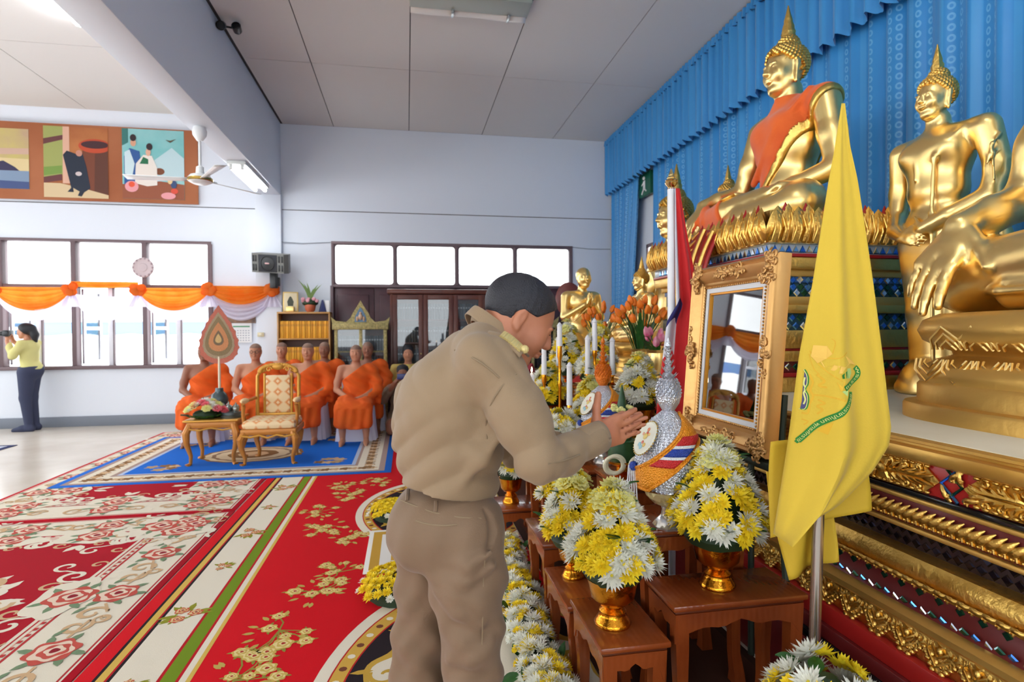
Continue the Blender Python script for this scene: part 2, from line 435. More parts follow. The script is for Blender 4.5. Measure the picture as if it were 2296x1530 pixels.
# ---------------------------------------------------------------- blue curtain along the right wall
def curtain_mat():
    m = bpy.data.materials.new('curtain_blue'); m.use_nodes = True; nt = m.node_tree; N = nt.nodes; L = nt.links; b = N['Principled BSDF']
    uv = N.new('ShaderNodeUVMap'); sp = N.new('ShaderNodeSeparateXYZ'); L.new(uv.outputs[0], sp.inputs[0])
    def mth(op, a, bb=None, val=None):
        n = N.new('ShaderNodeMath'); n.operation = op
        if isinstance(a, (int, float)): n.inputs[0].default_value = a
        else: L.new(a, n.inputs[0])
        if bb is not None:
            if isinstance(bb, (int, float)): n.inputs[1].default_value = bb
            else: L.new(bb, n.inputs[1])
        return n.outputs[0]
    u = mth('MULTIPLY', sp.outputs[0], 1/.1); v = mth('MULTIPLY', sp.outputs[1], 1/.075)
    fu = mth('SUBTRACT', mth('FRACT', u), .5); fv = mth('MULTIPLY', mth('SUBTRACT', mth('FRACT', v), .5), .75)
    r = mth('SQRT', mth('ADD', mth('MULTIPLY', fu, fu), mth('MULTIPLY', fv, fv)))
    ring = mth('LESS_THAN', mth('ABSOLUTE', mth('SUBTRACT', r, .2)), .07)
    su = mth('MULTIPLY', sp.outputs[0], 1/.4); stripe = mth('GREATER_THAN', mth('FRACT', su), .45)
    msk = mth('MULTIPLY', ring, stripe)
    cr = N.new('ShaderNodeMixRGB'); cr.inputs[1].default_value = srgb(52, 146, 214); cr.inputs[2].default_value = srgb(120, 192, 235)
    L.new(mth('MULTIPLY', msk, .75), cr.inputs[0]); 
    c2 = N.new('ShaderNodeMixRGB'); c2.inputs[2].default_value = srgb(80, 168, 226); L.new(cr.outputs[0], c2.inputs[1])
    L.new(mth('MULTIPLY', mth('LESS_THAN', mth('FRACT', su), .18), .6), c2.inputs[0])
    L.new(c2.outputs[0], b.inputs['Base Color']); b.inputs['Roughness'].default_value = .38; b.inputs['Sheen Weight'].default_value = .3
    return m
M_cur = curtain_mat(); M_val = mat('valance_blue', (58, 148, 212), .45, sheen=.3, bump=(25, .15))
def cloth_sheet(name, m, par, y0, y1, z0, z1, x, amp, per, nz=8, gather=None, hem=None, seed=0, ny=None):
    rnd = random.Random(seed); ny = ny or int(abs(y1-y0)/per*8); V = []; F = []; UV = []
    ph = [rnd.uniform(-.9, .9) for _ in range(200)]
    arc = 0
    for i in range(ny+1):
        y = y0+(y1-y0)*i/ny; c = abs(y-y0)/per; k = int(c); w = c-k
        p = ph[k % 200]*(1-w)+ph[(k+1) % 200]*w
        fold = math.sin(2*PI*c+p)+.35*math.sin(4.3*PI*c+2*p)
        for j in range(nz+1):
            t = j/nz; z = z0+(z1-z0)*t
            yy = y; a = amp*(.55+.45*(1-t)) if not hem else amp
            if gather: yy = gather(y, t)
            dz = hem(y, fold) if (hem and j == 0) else 0
            V.append((x-a*fold, yy, z+dz)); UV.append((y*1.6, z))
    w = nz+1
    for i in range(ny):
        for j in range(nz): F.append((i*w+j, (i+1)*w+j, (i+1)*w+j+1, i*w+j+1))
    me = np_mesh(name, V, F, [m], True)
    ul = me.uv_layers.new(name='UVMap')
    for lp in me.loops: ul.data[lp.index].uv = UV[lp.vertex_index]
    return link(name, me, par)
cu = thing('stage_curtain', 'long pleated blue curtain with ring pattern behind the altar statues', 'curtain', (0, 0, 0))
cloth_sheet('drape', M_cur, cu, 8.42, -.6, .05, 4.5, 3.76, .045, .21, seed=1)
cn = thing('side_curtain', 'narrow blue curtain gathered beside the white back wall corner', 'curtain', (0, 0, 0))
cloth_sheet('drape', M_cur, cn, 10.15, 8.95, .3, 4.3, 3.74, .05, .17, seed=2, nz=16, gather=lambda y, t: lerp(10.05, y, .45+.55*min(1, abs(t-.0)*1.1)))
va = thing('curtain_valance', 'blue pleated valance running under the ceiling along the curtain', 'valance', (0, 0, 0))
cloth_sheet('valance_skirt', M_val, va, 10.17, -.6, 3.93, 4.84, 3.62, .04, .16, nz=4, seed=3, hem=lambda y, f: .02*f)
cloth_sheet('header_ruffle', M_val, va, 10.17, -.6, 4.82, 4.92, 3.6, .03, .08, nz=1, seed=4)
# wall bit in the curtain gap: a narrow dark framed window, a green exit sign
w3 = struct(thing('window_3', None, None, (3.9, 8.62, 0)))
for lo, hi in (((-.05, -.3, 2.15), (.0, -.25, 2.86)), ((-.05, .25, 2.15), (.0, .3, 2.86)), ((-.05, -.3, 2.8), (0, .3, 2.86)), ((-.05, -.3, 2.15), (0, .3, 2.2))):
    q = MB(); q.cbox(lo, hi, .005); q.build('frame_bar', M_frame, w3)
q = MB(); q.box((-.03, -.25, 2.2), (-.02, .25, 2.8)); q.build('pane', mat('bright_pane', (250, 250, 250), .3, emit=((255, 255, 255), 2.0)), w3)
M_green = mat('sign_green', (20, 95, 70), .4); M_white = mat('plain_white', (240, 240, 240), .5)
sg = thing('exit_sign', 'dark green exit sign with white running figure behind the curtain edge', 'sign', (3.8, 8.8, 3.62))
q = MB(); q.cbox((-.03, -.22, 0), (.03, .22, .36), .01); q.build('sign_box', M_green, sg)
q = MB(); q.cbox((-.036, -.04, .1), (-.03, .04, .24), .003); q.ball((-.033, 0, .28), .03); q.tube([(-.033, 0, .12), (-.033, .09, .04)], .014, 6); q.tube([(-.033, 0, .12), (-.033, -.08, .06)], .014, 6); q.tube([(-.033, 0, .22), (-.033, .09, .18)], .012, 6)
q.build('running_figure', M_white, sg)
# ---------------------------------------------------------------- lamps on beam and ceilings
M_tube = mat('lamp_tube', (255, 255, 255), .4, emit=((245, 250, 255), 32)); M_tubeoff = mat('lamp_tube_off', (240, 238, 236), .3); M_fix = mat('lamp_housing', (228, 232, 228), .4); M_alu = mat('aluminium', (190, 195, 195), .3, .8)
def tube_lamp(label, loc, rz, L, xs, on=True, group=None):
    t = thing('fluorescent_lamp', label, 'lamp', loc, rz, group)
    q = MB(); q.cbox((-.12 if len(xs) > 1 else -.05, -L/2-.04, -.05), (.12 if len(xs) > 1 else .05, L/2+.04, 0), .01); q.build('housing', M_fix, t)
    for x in xs:
        q = MB(); q.tube([(x, -L/2, -.085), (x, L/2, -.085)], .024, 12); q.build('tube', M_tube if on else M_tubeoff, t)
        for y in (-L/2, L/2): q = MB(); q.cbox((x-.02, y-.02, -.11), (x+.02, y+.02, -.04), .006); q.build('lamp_holder', M_fix, t)
    return t
tube_lamp('lit twin tube lamp under the beam beside the ceiling fan', (-2.19, 8.85, 3.73), 0, 1.25, (-.07, .07))
tube_lamp('lit twin tube lamp on the left ceiling beyond the beam', (-3.42, 6.5, CZ), 0, 1.3, (-.09, .09))
tube_lamp('added unseen twin tube lamp above the photographer, brightening the beam', (.7, .6, CZ), 0, 1.3, (-.09, .09)); tube_lamp('added unseen twin tube lamp behind the photographer, brightening the beam', (.7, -2.2, CZ), 0, 1.3, (-.09, .09))  # two unseen lamps, added to brighten the beam and the gold
t = thing('louvre_lamp', 'unlit long ceiling lamp with grey reflector above the khaki uniformed man', 'lamp', (.69, 6.1, CZ))
q = MB(); q.cbox((-.63, -.17, -.07), (.63, .12, 0), .015); q.build('housing', mat('lamp_grey', (172, 178, 168), .5), t)
q = MB(); q.grid(lambda u, v: (-.62+1.24*u, .1+.1*v, -.02-.1*v*(1-.4*v)-.006*math.sin(u*9)), 20, 4); solid(q.build('reflector', mat('reflector_white', (250, 246, 240), .4), t), .004)
for x in (-.18, .42): q = MB(); q.cbox((x-.012, .08, -.1), (x+.012, .2, -.02), .003); q.build('bracket', M_alu, t)
# ceiling fan
t = thing('ceiling_fan', 'white three bladed ceiling fan hanging from the beam', 'fan', (-2.23, 6.95, 3.14))
M_fan = mat('fan_white', (238, 240, 240), .3)
q = MB(); q.lathe([(.03, .44), (.07, .5), (.075, .55), (.06, .59)], 20); q.build('canopy_cup', M_fan, t)
q = MB(); q.tube([(0, 0, .1), (0, 0, .5)], .014, 10); q.build('down_rod', M_fan, t)
q = MB(); q.lathe([(.0, -.035), (.07, -.035), (.12, -.01), (.125, .03), (.1, .06), (.045, .08), (.04, .15), (.015, .17)], 28); q.build('motor', M_fan, t)
q = MB(); q.lathe([(.121, -.008), (.13, 0), (.13, .02), (.124, .028)], 28, cap=False); q.build('brass_ring', mat('brass', (205, 170, 90), .25, 1), t)
for a in (181, 52, 302):
    q = MB(); M_ = RZ(math.radians(a))
    q.grid(lambda u, v: (.13+.62*u, (v-.5)*lerp(.07, .12, u), .015+.02*(v-.5)), 8, 2, M_); q.tube([(.08, 0, .02), (.2, 0, .018)], .012, 6, M_)
    solid(q.build('blade', M_fan, t), .006)
# black clip lamp on the beam
t = thing('spot_lamp', 'small black twin spotlight fixed high on the beam side', 'lamp', (-2.03, 6.95, 4.8))
M_blk = mat('black_metal', (18, 19, 22), .35)
q = MB(); q.tube([(0, 0, .06), (.08, 0, .06), (.16, 0, .05)], .012, 8); q.build('arm', M_blk, t)
for x, y, a in ((.05, -.04, .5), (.2, 0, -.3)):
    q = MB(); q.lathe([(.03, -.06), (.045, -.04), (.05, .04), (.042, .05), (.038, .03)], 16, T(x, y, .05) @ RX(PI/2+a)); q.build('lamp_head', M_blk, t)
# ---------------------------------------------------------------- things on the back wall
def disc_shape(cx, cz, rx, rz, n=20): return [(cx+rx*math.cos(2*PI*k/n), cz+rz*math.sin(2*PI*k/n)) for k in range(n)]
COLS = {}
def cm(r, g, b, rough=.75):
    k = (r, g, b, rough)
    if k not in COLS: COLS[k] = mat('print_%d_%d_%d' % (r, g, b), (r, g, b), rough)
    return COLS[k]
mu = thing('mural_banner', 'long brown banner with three paintings high on the left wall', 'banner', (0, BY-.05, 0))
q = MB(); q.box((-7.6, -.006, 3.54), (-3.29, .02, 4.72)); q.build('banner_board', mat('banner_brown', (172, 104, 66), .7, var=((158, 88, 50), .8)), mu)
def painting(name, x0, x1, z0, z1, shapes):
    t_ = None; order = 0
    q = MB(); q.box((x0, -.012, z0), (x1, -.005, z1)); t_ = q.build(name, shapes[0], mu)
    mats = []; q = MB()
    for k, (c, pts) in enumerate(shapes[1]):
        if c not in mats: mats.append(c)
        q.mi = mats.index(c)
        P = [(x0+(x1-x0)*min(max(a, 0), 1), -.013-.0006*k, z0+(z1-z0)*min(max(b, 0), 1)) for a, b in pts]
        q.poly(P)
    o_ = q.build('print', [cm(*c) for c in mats], t_, smooth=False)
E_ = disc_shape
painting('painting', -6.55, -5.69, 3.69, 4.61, (mat('paint_sky', (205, 190, 110), .8, var=((190, 160, 130), 2)), [
    ((205, 170, 150), [(0, .55), (1, .58), (1, .68), (0, .65)]), ((222, 200, 150), [(0, .3), (1, .3), (1, .5), (0, .52)]), ((130, 150, 175), [(0, 0), (1, 0), (1, .3), (0, .3)]), ((70, 85, 130), [(0, 0), (1, 0), (1, .12), (0, .15)]), ((60, 55, 85), [(.2, .3), (.45, .43), (.6, .46), (.78, .36), (.85, .3)])]))
painting('painting', -5.49, -4.59, 3.58, 4.68, (mat('paint_room', (190, 120, 70), .8, var=((165, 95, 55), 2)), [
    ((160, 165, 95), [(0, .28), (.3, .32), (.3, 1), (0, 1)]), ((120, 150, 70), [(0, .3), (.28, .34), (.28, .45), (0, .42)]), ((105, 60, 60), [(0, .74), (.4, .84), (.4, .9), (0, .82)]), ((222, 175, 150), [(.29, .2), (.4, .2), (.4, 1), (.3, 1)]), ((105, 60, 60), [(0, .2), (.28, .24), (.28, .33), (0, .28)]),
    ((215, 190, 150), [(0, 0), (1, 0), (1, .06), (.7, .12), (.25, .2), (0, .2)]), ((120, 65, 45), [(.6, .14), (1, .05), (1, .72), (.6, .72)]), ((95, 55, 42), [(.78, .1), (1, .06), (1, .7), (.8, .7)]), ((190, 75, 45), E_(.8, .74, .26, .1)), ((70, 40, 45), E_(.8, .76, .22, .055)),
    ((36, 44, 60), [(.3, .6), (.36, .66), (.5, .62), (.6, .64), (.66, .45), (.72, .14), (.62, .08), (.58, .02), (.52, .03), (.55, .09), (.45, .14), (.46, .08), (.36, .08), (.42, .14), (.38, .3)]), ((200, 140, 120), E_(.55, .63, .05, .045)), ((205, 190, 190), E_(.54, .34, .05, .03))]))
painting('painting', -4.39, -3.49, 3.6, 4.7, (mat('paint_teal', (120, 190, 190), .8, var=((160, 205, 205), 1.5)), [
    ((60, 120, 115), [(0, .75), (.1, .8), (.1, 1), (0, 1)]), ((190, 215, 220), [(.35, .45), (.8, .75), (1, .6), (1, .3), (.5, .25)]), ((150, 85, 60), [(0, 0), (1, 0), (1, .22), (.6, .26), (0, .2)]), ((120, 70, 45), E_(.6, .4, .08, .05)), ((50, 90, 150), [(.03, .2), (.03, .6), (.12, .72), (.28, .68), (.3, .5), (.2, .2)]), ((205, 225, 230), [(.04, .35), (.04, .66), (.12, .7), (.2, .5), (.16, .32)]), ((215, 160, 130), E_(.18, .8, .045, .055)), ((50, 35, 40), E_(.18, .87, .05, .05)),
    ((235, 225, 215), [(.2, .22), (.22, .5), (.34, .63), (.48, .62), (.56, .45), (.56, .2), (.4, .18)]), ((40, 110, 75), [(.28, .5), (.34, .6), (.42, .57), (.42, .5)]), ((225, 175, 150), E_(.42, .67, .04, .055)), ((50, 35, 40), E_(.44, .75, .05, .05)), ((90, 80, 60), [(.7, .86), (.78, .82), (.88, .88), (.78, .85)]), ((235, 160, 165), E_(.15, .17, .11, .08)), ((235, 90, 60), E_(.15, .2, .05, .04)), ((235, 160, 165), E_(.74, .05, .12, .05)), ((215, 80, 60), E_(.84, .12, .06, .04)), ((60, 80, 120), E_(.83, .22, .05, .06)), ((230, 200, 150), E_(.77, .27, .04, .05))]))
# draped bunting over the window
M_org = mat('bunting_orange', (255, 160, 60), .7, trans=.65, var=((255, 142, 40), 6)); M_wht = mat('bunting_white', (240, 236, 250), .7, trans=.5)
def swag(name, m, par, xa, xb, zt, drop0, drop1, y=-.155, nf=5, seed=0, top=0.03):
    rnd = random.Random(seed); ph = rnd.uniform(0, 6)
    def fn(u, v):
        x = lerp(xa, xb, u); c = 4*u*(1-u); c = c**.8
        z = zt-(top+c*lerp(drop0, drop1, v))-(1-c)*.06*v
        yy = y-.02*c*v-.022*c*math.sin(v*nf*2*PI+ph+u*2)-.01*math.sin(u*9+ph)
        return (x, yy, z)
    q = MB(); q.grid(fn, 26, 30); return q.build(name, m, par)
def bunch(par, x, z, m, s=1, seed=0):
    rnd = random.Random(seed); q = MB()
    for k in range(7):
        a = rnd.uniform(0, 6.28); q.ball((x+.05*s*math.cos(a), -.17+rnd.uniform(-.02, .01), z+.05*s*math.sin(a)), (.06*s, .03*s, .05*s), 8, None)
    q.build('rosette', m, par)
pins = [-6.14, -5.1, -4.15, -3.12, -2.16]
bo = thing('bunting_orange', 'orange gauze bunting draped in swags across the large window', 'bunting', (0, BY, 0))
bw = thing('bunting_white', 'white gauze bunting hanging in swags below the orange cloth', 'bunting', (0, BY, 0))
for i in range(4):
    if i == 1: swag('swag', M_org, bo, pins[i], pins[i+1], 2.27, -.0, .1, nf=2, seed=i, top=.0)
    elif i == 3: swag('swag', M_org, bo, pins[i], pins[i+1], 2.22, .0, .3, nf=4, seed=i, top=.0)
    else: swag('swag', M_org, bo, pins[i], pins[i+1], 2.21, .0, .36, nf=4, seed=i)
    swag('swag', M_wht, bw, pins[i], pins[i+1], 2.13, .06 if i == 1 else .16, .44, y=-.12, nf=4, seed=9+i)
for i, x in enumerate(pins): bunch(bo, x, 2.16, M_org, 1.2, i)
for i, x in enumerate(pins[1:]):
    q = MB(); q.grid(lambda u, v: (x+(u-.5)*(.1+.22*v), -.14-.015*math.sin(u*20), 2.08-.2*v), 16, 4); q.build('tail', M_wht, bw)
# round lace disc on a mullion
t = thing('wall_disc', 'round pale pink lacework disc hanging on the window mullion', 'ornament', (-4.117, BY-.06, 2.51))
M_lace = mat('lace_pink', (205, 188, 190), .7)
q = MB(); q.lathe([(.16, -.008), (.155, .008), (.13, .01), (.12, .004), (.07, .006), (.06, .014), (.0, .016)], 40, RX(PI/2)); q.build('plate', M_lace, t)
for k in range(14):
    a = 2*PI*k/14; q = MB(); q.ball((.142*math.cos(a), -.012, .142*math.sin(a)), (.016, .01, .016), 8); q.build('boss', mat('lace_dark', (170, 150, 155), .7), t)
# loudspeaker on its bracket
t = thing('loudspeaker', 'grey wall loudspeaker on a black bracket above the bookshelf', 'loudspeaker', (-2.12, 9.86, 2.38), math.radians(-14))
M_spk = mat('speaker_grey', (112, 112, 108), .5); M_grl = mat('speaker_grille', (48, 50, 56), .7, bump=(300, .4, 'voronoi'))
tl = RX(math.radians(10)); tl = T(0, 0, .2) @ RY(math.radians(4)) @ tl
q = MB(); q.prism([(-.3, -.05), (-.26, -.13), (.26, -.13), (.3, -.05), (.24, .15), (-.24, .15)], -.15, .15, tl); q.build('cabinet', [M_spk], t, smooth=False)
q = MB(); q.cbox((-.15, -.14, -.135), (.15, -.128, .135), .004, tl); q.build('grille', M_grl, t)
q = MB(); q.lathe([(.115, 0), (.12, .01), (.105, .014), (.1, .004), (0, .012)], 32, tl @ T(0, -.14, 0) @ RX(PI/2)); q.build('woofer_ring', M_blk, t)
q = MB(); q.cbox((-.035, -.158, -.012), (.035, -.152, .012), .002, tl); q.build('badge', mat('badge_pink', (200, 160, 160), .4), t)
for x in (-.235, -.195, .185, .235):
    for z in (-.07, .07): q = MB(); q.cbox((x-.014, -.137, z-.05), (x+.014, -.128, z+.05), .003, tl); q.build('port', M_blk, t)
q = MB(); q.cbox((-.05, .02, -.2), (.05, .12, .08), .01); q.cbox((-.06, .1, -.16), (.06, .17, -.02), .01); q.build('bracket', M_blk, t)
# cables
M_cab = mat('cable_grey', (150, 156, 165), .6)
q = MB(); q.tube([(-2.15, BY-.02, 2.75), (-2.14, BY-.03, 2.92), (-2.08, BY-.03, 2.97), (-1.7, BY-.012, 2.95), (-1.24, BY-.012, 2.98)], .007, 6)
tag(q.build('speaker_cable', M_cab), 'thin grey cable running from loudspeaker to the transom window', 'cable')
q = MB(); q.tube([(2.98, BY-.012, 2.98), (3.3, BY-.012, 2.955), (3.7, BY-.012, 2.96)], .007, 6)
tag(q.build('wall_cable', M_cab), 'thin grey cable from transom window to the blue curtain', 'cable')
# calendar, wall picture, switch
t = thing('wall_calendar', 'white wall calendar with dark photo hanging right of the window', 'calendar', (-2.68, BY-.02, 1.3))
q = MB(); q.box((-.17, -.008, 0), (.17, 0, .32)); q.build('calendar_page', M_white, t)
q = MB(); q.box((-.23, -.014, .32), (.23, -.002, .575)); q.build('photo_header', mat('calendar_photo', (96, 80, 74), .5, var=((160, 120, 90), 9)), t)
q = MB(); q.box((-.12, -.0095, .255), (.14, -.0085, .275)); q.build('green_rule', mat('print_green', (80, 160, 110), .6), t)
q = MB()
for r in range(5):
    for c in range(7): q.box((-.14+c*.042, -.0095, .03+r*.04), (-.118+c*.042, -.0085, .045+r*.04))
q.build('date_grid', mat('print_grey', (170, 175, 185), .7), t)
t = thing('light_switch', 'small cream switch plate on wall beside the bookshelf', 'switch', (-2.35, BY-.12, 1.43))
q = MB(); q.cbox((-.05, -.01, -.035), (.05, .01, .035), .006); q.build('plate', mat('switch_cream', (222, 212, 176), .4), t)
q = MB(); q.cbox((-.02, -.016, -.02), (.02, -.01, .02), .003); q.build('rocker', mat('switch_cream2', (232, 224, 196), .4), t)
# ================================================================ gold, body helpers
M_gold = mat('gold_paint', (255, 222, 146), .33, 1, bump=(7, .12))
M_gold2 = mat('gold_carved', (236, 194, 104), .35, 1, bump=(45, .35))
M_goldm = mat('gold_matte', (226, 182, 98), .42, .85, bump=(30, .15))
M_bowl = mat('gold_bowl', (226, 150, 40), .2, 1, bump=(90, .15))
M_red = mat('lacquer_red', (172, 34, 30), .35, bump=(20, .05)); M_dred = mat('lacquer_dark_red', (104, 26, 26), .35)
M_blackt = mat('black_tile', (22, 22, 26), .12)
M_marble = mat('ledge_marble', (236, 224, 198), .3, var=((228, 214, 184), 2.5))
M_mir = [mat('mirror_blue', (70, 130, 215), .12, .75), mat('mirror_silver', (205, 215, 225), .08, .95), mat('mirror_green', (34, 84, 66), .12, .7), mat('mirror_dark', (44, 40, 52), .1, .85), mat('mirror_amber', (200, 140, 80), .12, .8)]
FRONT = Matrix(((0, 0, -1, 0), (-1, 0, 0, 0), (0, 1, 0, 0), (0, 0, 0, 1)))   # x->-Y  y->Z  relief->-X
SIDE = Matrix(((1, 0, 0, 0), (0, 0, -1, 0), (0, 1, 0, 0), (0, 0, 0, 1)))     # x->X   y->Z  relief->-Y
def head_prims(S, c, hs, R=None, k=.03, buddha=False, neck=True, ears=True, female=False):
    R = R or Matrix.Identity(3); c = Vector(c)
    P = lambda x, y, z: c + R @ (Vector((x, y, z))*hs)
    k1 = k*hs/.25 if not buddha else .1*hs
    E = lambda p, r, kk=None, op='u': S.ell(P(*p), [q*hs for q in r], kk or k1, R, op)
    C = lambda a, b, ra, rb=None, kk=None, op='u': S.cap(P(*a), P(*b), ra*hs, (rb or ra)*hs, kk or k1, None, op)
    E((-.05, 0, .14), (.41, .335, .36)); E((.09, 0, -.1), (.29, .275 if not buddha else .29, .37))
    for s_ in (1, -1):
        C((.0, .21*s_, -.2), (.2, .09*s_, -.4), .1, .07); E((.25, .16*s_, -.11), (.11, .11, .13))
    E((.24, 0, -.4), (.11, .12, .09))
    for s_ in (1, -1): E((.41, .135*s_, .035), (.075, .085, .042), .05*hs, 's')
    for s_ in (1, -1):
        E((.325, .135*s_, .03), (.055, .075, .042), .02*hs)
        C((.35, .21*s_, .085), (.385, .08*s_, .1), .02, .022, .02*hs)
    C((.36, 0, .09), (.45, 0, -.085), .03, .045, .04*hs); E((.42, 0, -.105), (.065, .075, .04), .03*hs)
    E((.395, 0, -.215), (.045, .1 if not buddha else .11, .022), .02*hs); E((.385, 0, -.262), (.045, .085, .026), .02*hs)
    if ears:
        for s_ in (1, -1):
            if buddha:
                C((-.04, .33*s_, .1), (-.0, .345*s_, -.32), .05, .045, .02*hs); E((-.04, .36*s_, .06), (.07, .035, .11), .02*hs)
            else:
                S.ell(P(-.05, .335*s_, 0), [.065*hs, .035*hs, .14*hs], .02*hs, R); S.ell(P(-.03, .37*s_, .01), [.03*hs, .02*hs, .07*hs], .012*hs, R, 's'); E((-.02, .335*s_, -.12), (.03, .028, .04), .02*hs)
    if neck: C((-.1, 0, -.2), (-.15, 0, -.62), .21, .22)
    return P
def hand(S, w, d, n, t, L=.185, curl=(.25, .3, .2), spread=.1, k=.008, thumb=(.75, .6, .25), fr=1.0, bendf=None):
    """w wrist, d finger direction, n palm normal, t towards the thumb side"""
    w, d, n, t = Vector(w), Vector(d).normalized(), Vector(n).normalized(), Vector(t).normalized()
    S.cap(w, w+d*.3*L, .13*L, .16*L, k*2, (n, .62)); S.cap(w+d*.18*L+t*.1*L, w+d*.5*L+t*.14*L, .12*L, .1*L, k*2, (n, .62)); S.cap(w+d*.18*L-t*.08*L, w+d*.46*L-t*.14*L, .11*L, .09*L, k*2, (n, .62))
    for i, (off, ln) in enumerate(((.155, .45), (.052, .5), (-.05, .46), (-.145, .36))):
        b = w+d*(.5-.03*abs(i-1))*L+t*off*L; dr = (d+t*spread*(1.3-i)*.6).normalized(); r = (.052-.004*i)*L*fr
        for sg, (fl, cu) in enumerate(zip((.46, .3, .24), curl)):
            ang = cu*(1+.12*i)
            dr = (Matrix.Rotation(ang, 3, t.cross(n).normalized() if False else d.cross(n).normalized()) @ dr).normalized()
            e = b+dr*(ln*L*fl); S.cap(b, e, r, r*.92, k*.6); b = e; r *= .92
    b = w+d*.12*L+t*.13*L; dr = (t*thumb[0]+d*thumb[1]+n*thumb[2]).normalized()
    S.cap(w+d*.1*L, b+dr*.12*L, .1*L, .075*L, k*2)
    for fl, r0 in ((.3, .07), (.2, .058)):
        e = b+dr*fl*L; S.cap(b, e, r0*L*fr, r0*.88*L*fr, k); b = e; dr = (dr+d*.25+n*.1).normalized()
# ================================================================ altar platform
al = thing('altar_platform', 'tiered gold and red carved altar platform with white ledge', 'altar', (0, 0, 0))
AY0, AY1 = .1, 6.75
def aband(name, m, x0, x1, z0, z1, bev=.004, prof=None):
    q = MB()
    if prof: q.prism([(z, x) for x, z in prof], AY0, AY1, Matrix(((0, 1, 0, 0), (0, 0, 1, 0), (1, 0, 0, 0), (0, 0, 0, 1))))
    else: q.cbox((x0, AY0, z0), (x1, AY1, z1), bev)
    return q.build(name, m, al)
aband('core', M_dred, 1.72, 3.68, 0, 1.06)
aband('plinth', M_dred, 1.52, 1.75, 0, .24); aband('plinth_step', M_blackt, 1.535, 1.75, .24, .275); aband('plinth_lip', M_dred, 1.55, 1.75, .275, .33); aband('red_ledge', M_red, 1.565, 1.75, .33, .4)
aband('petal_backing', M_gold2, 1.6, 1.75, .39, .51)
aband('petal_lip', M_goldm, 0, 0, 0, 0, prof=[(1.75, .5), (1.578, .5), (1.57, .51), (1.57, .528), (1.585, .54), (1.6, .545), (1.75, .545)])
aband('red_band', M_dred, 0, 0, 0, 0, prof=[(1.75, .545), (1.6, .545), (1.625, .58), (1.63, .62), (1.75, .62)])
aband('carved_band', M_gold2, 0, 0, 0, 0, prof=[(1.75, .62), (1.6, .625), (1.588, .65), (1.59, .69), (1.605, .715), (1.63, .722), (1.75, .722)])
aband('mirror_band', mat('band_dark', (40, 26, 30), .3), 1.655, 1.75, .72, .8)
aband('leaf_band', M_dred, 1.635, 1.75, .8, .885); aband('leaf_lip', M_goldm, 1.615, 1.75, .79, .806); aband('gold_strip', M_goldm, 1.625, 1.75, .885, .9)
aband('black_strip', M_blackt, 1.632, 1.75, .9, .918); aband('panel_backing', M_red, 1.645, 1.75, .918, 1.025)
aband('top_moulding', M_goldm, 0, 0, 0, 0, prof=[(1.75, 1.02), (1.625, 1.02), (1.603, 1.03), (1.596, 1.05), (1.6, 1.068), (1.615, 1.075), (1.615, 1.082), (1.606, 1.086), (1.61, 1.094), (1.64, 1.096), (1.75, 1.096)])
aband('ledge', M_marble, 1.645, 3.68, 1.05, 1.098, .002)
def curl_path(cx, cy, r, a0, turns, n=12, h=0.0, shrink=.85):
    return [(cx+r*(1-shrink*i/n)*math.cos(a0+turns*2*PI*i/n), cy+r*(1-shrink*i/n)*math.sin(a0+turns*2*PI*i/n), h) for i in range(n+1)]
def ornament_petal(w, h, rnd):
    q = MB(); hw = w/2
    P = [(-hw, h), (hw, h), (hw*.96, h*.55), (hw*.6, h*.34), (hw*.28, h*.16), (0, 0), (-hw*.28, h*.16), (-hw*.6, h*.34), (-hw*.96, h*.55)]
    q.prism(P, 0, .012)
    for s_ in (.8, .55, .3): q.tube([(-hw*s_, h*.95, .014), (-hw*s_*.75, h*(.95-.55*s_), .018), (0, h*(.95-.9*s_), .022), (hw*s_*.75, h*(.95-.55*s_), .018), (hw*s_, h*.95, .014)], .0045, 5)
    for sg in (-1, 1):
        for cx, cy, r in ((.72, .72, .022), (.55, .42, .018), (.25, .3, .014), (.3, .72, .016)): q.tube(curl_path(sg*hw*cx, h*cy, r, rnd.uniform(0, 6), 1.2*sg, 9, .016), [.006]*5+[.0045]*5, 5)
        for j in range(5): q.ball((sg*hw*(.92-.17*j), h*(.52-.1*j), .014), (.011, .009, .008), 6)
    q.ball((0, h*.62, .02), (.012, .018, .01), 6)
    return q.mesh('petal', M_gold2, True, 50)
def ornament_panel(L, h, rnd):
    q = MB(); hl = L/2; hh = h/2
    q.prism([(-hl, 0), (-hl+.06, hh), (hl-.06, hh), (hl, 0), (hl-.06, -hh), (-hl+.06, -hh)], 0, .008)
    for sx in (-1, 1):
        for sy in (-1, 1):
            for k in range(6):
                x = (.03+.032*k); y = hh*(.5-.05*k)
                if x > hl-.03: continue
                q.tube([(sx*x*.55, sy*.006, .014), (sx*x*.85, sy*y*.55, .019), (sx*x, sy*y*1.2, .015), (sx*(x+.012), sy*y*1.45, .01)], [.003, .0075, .006, .002], 5)
            for cx in (.04, .1, .15): q.tube(curl_path(sx*cx, sy*hh*.62, .014, rnd.uniform(0, 6), sx*sy*1.1, 8, .014), .0042, 5)
            for k in range(7): q.ball((sx*(.01+.028*k), sy*hh*.86, .01), (.012, .007, .007), 6)
    q.ball((0, 0, .016), (.022, .02, .012), 8)
    return q.mesh('carved_panel', M_gold2, True, 50)
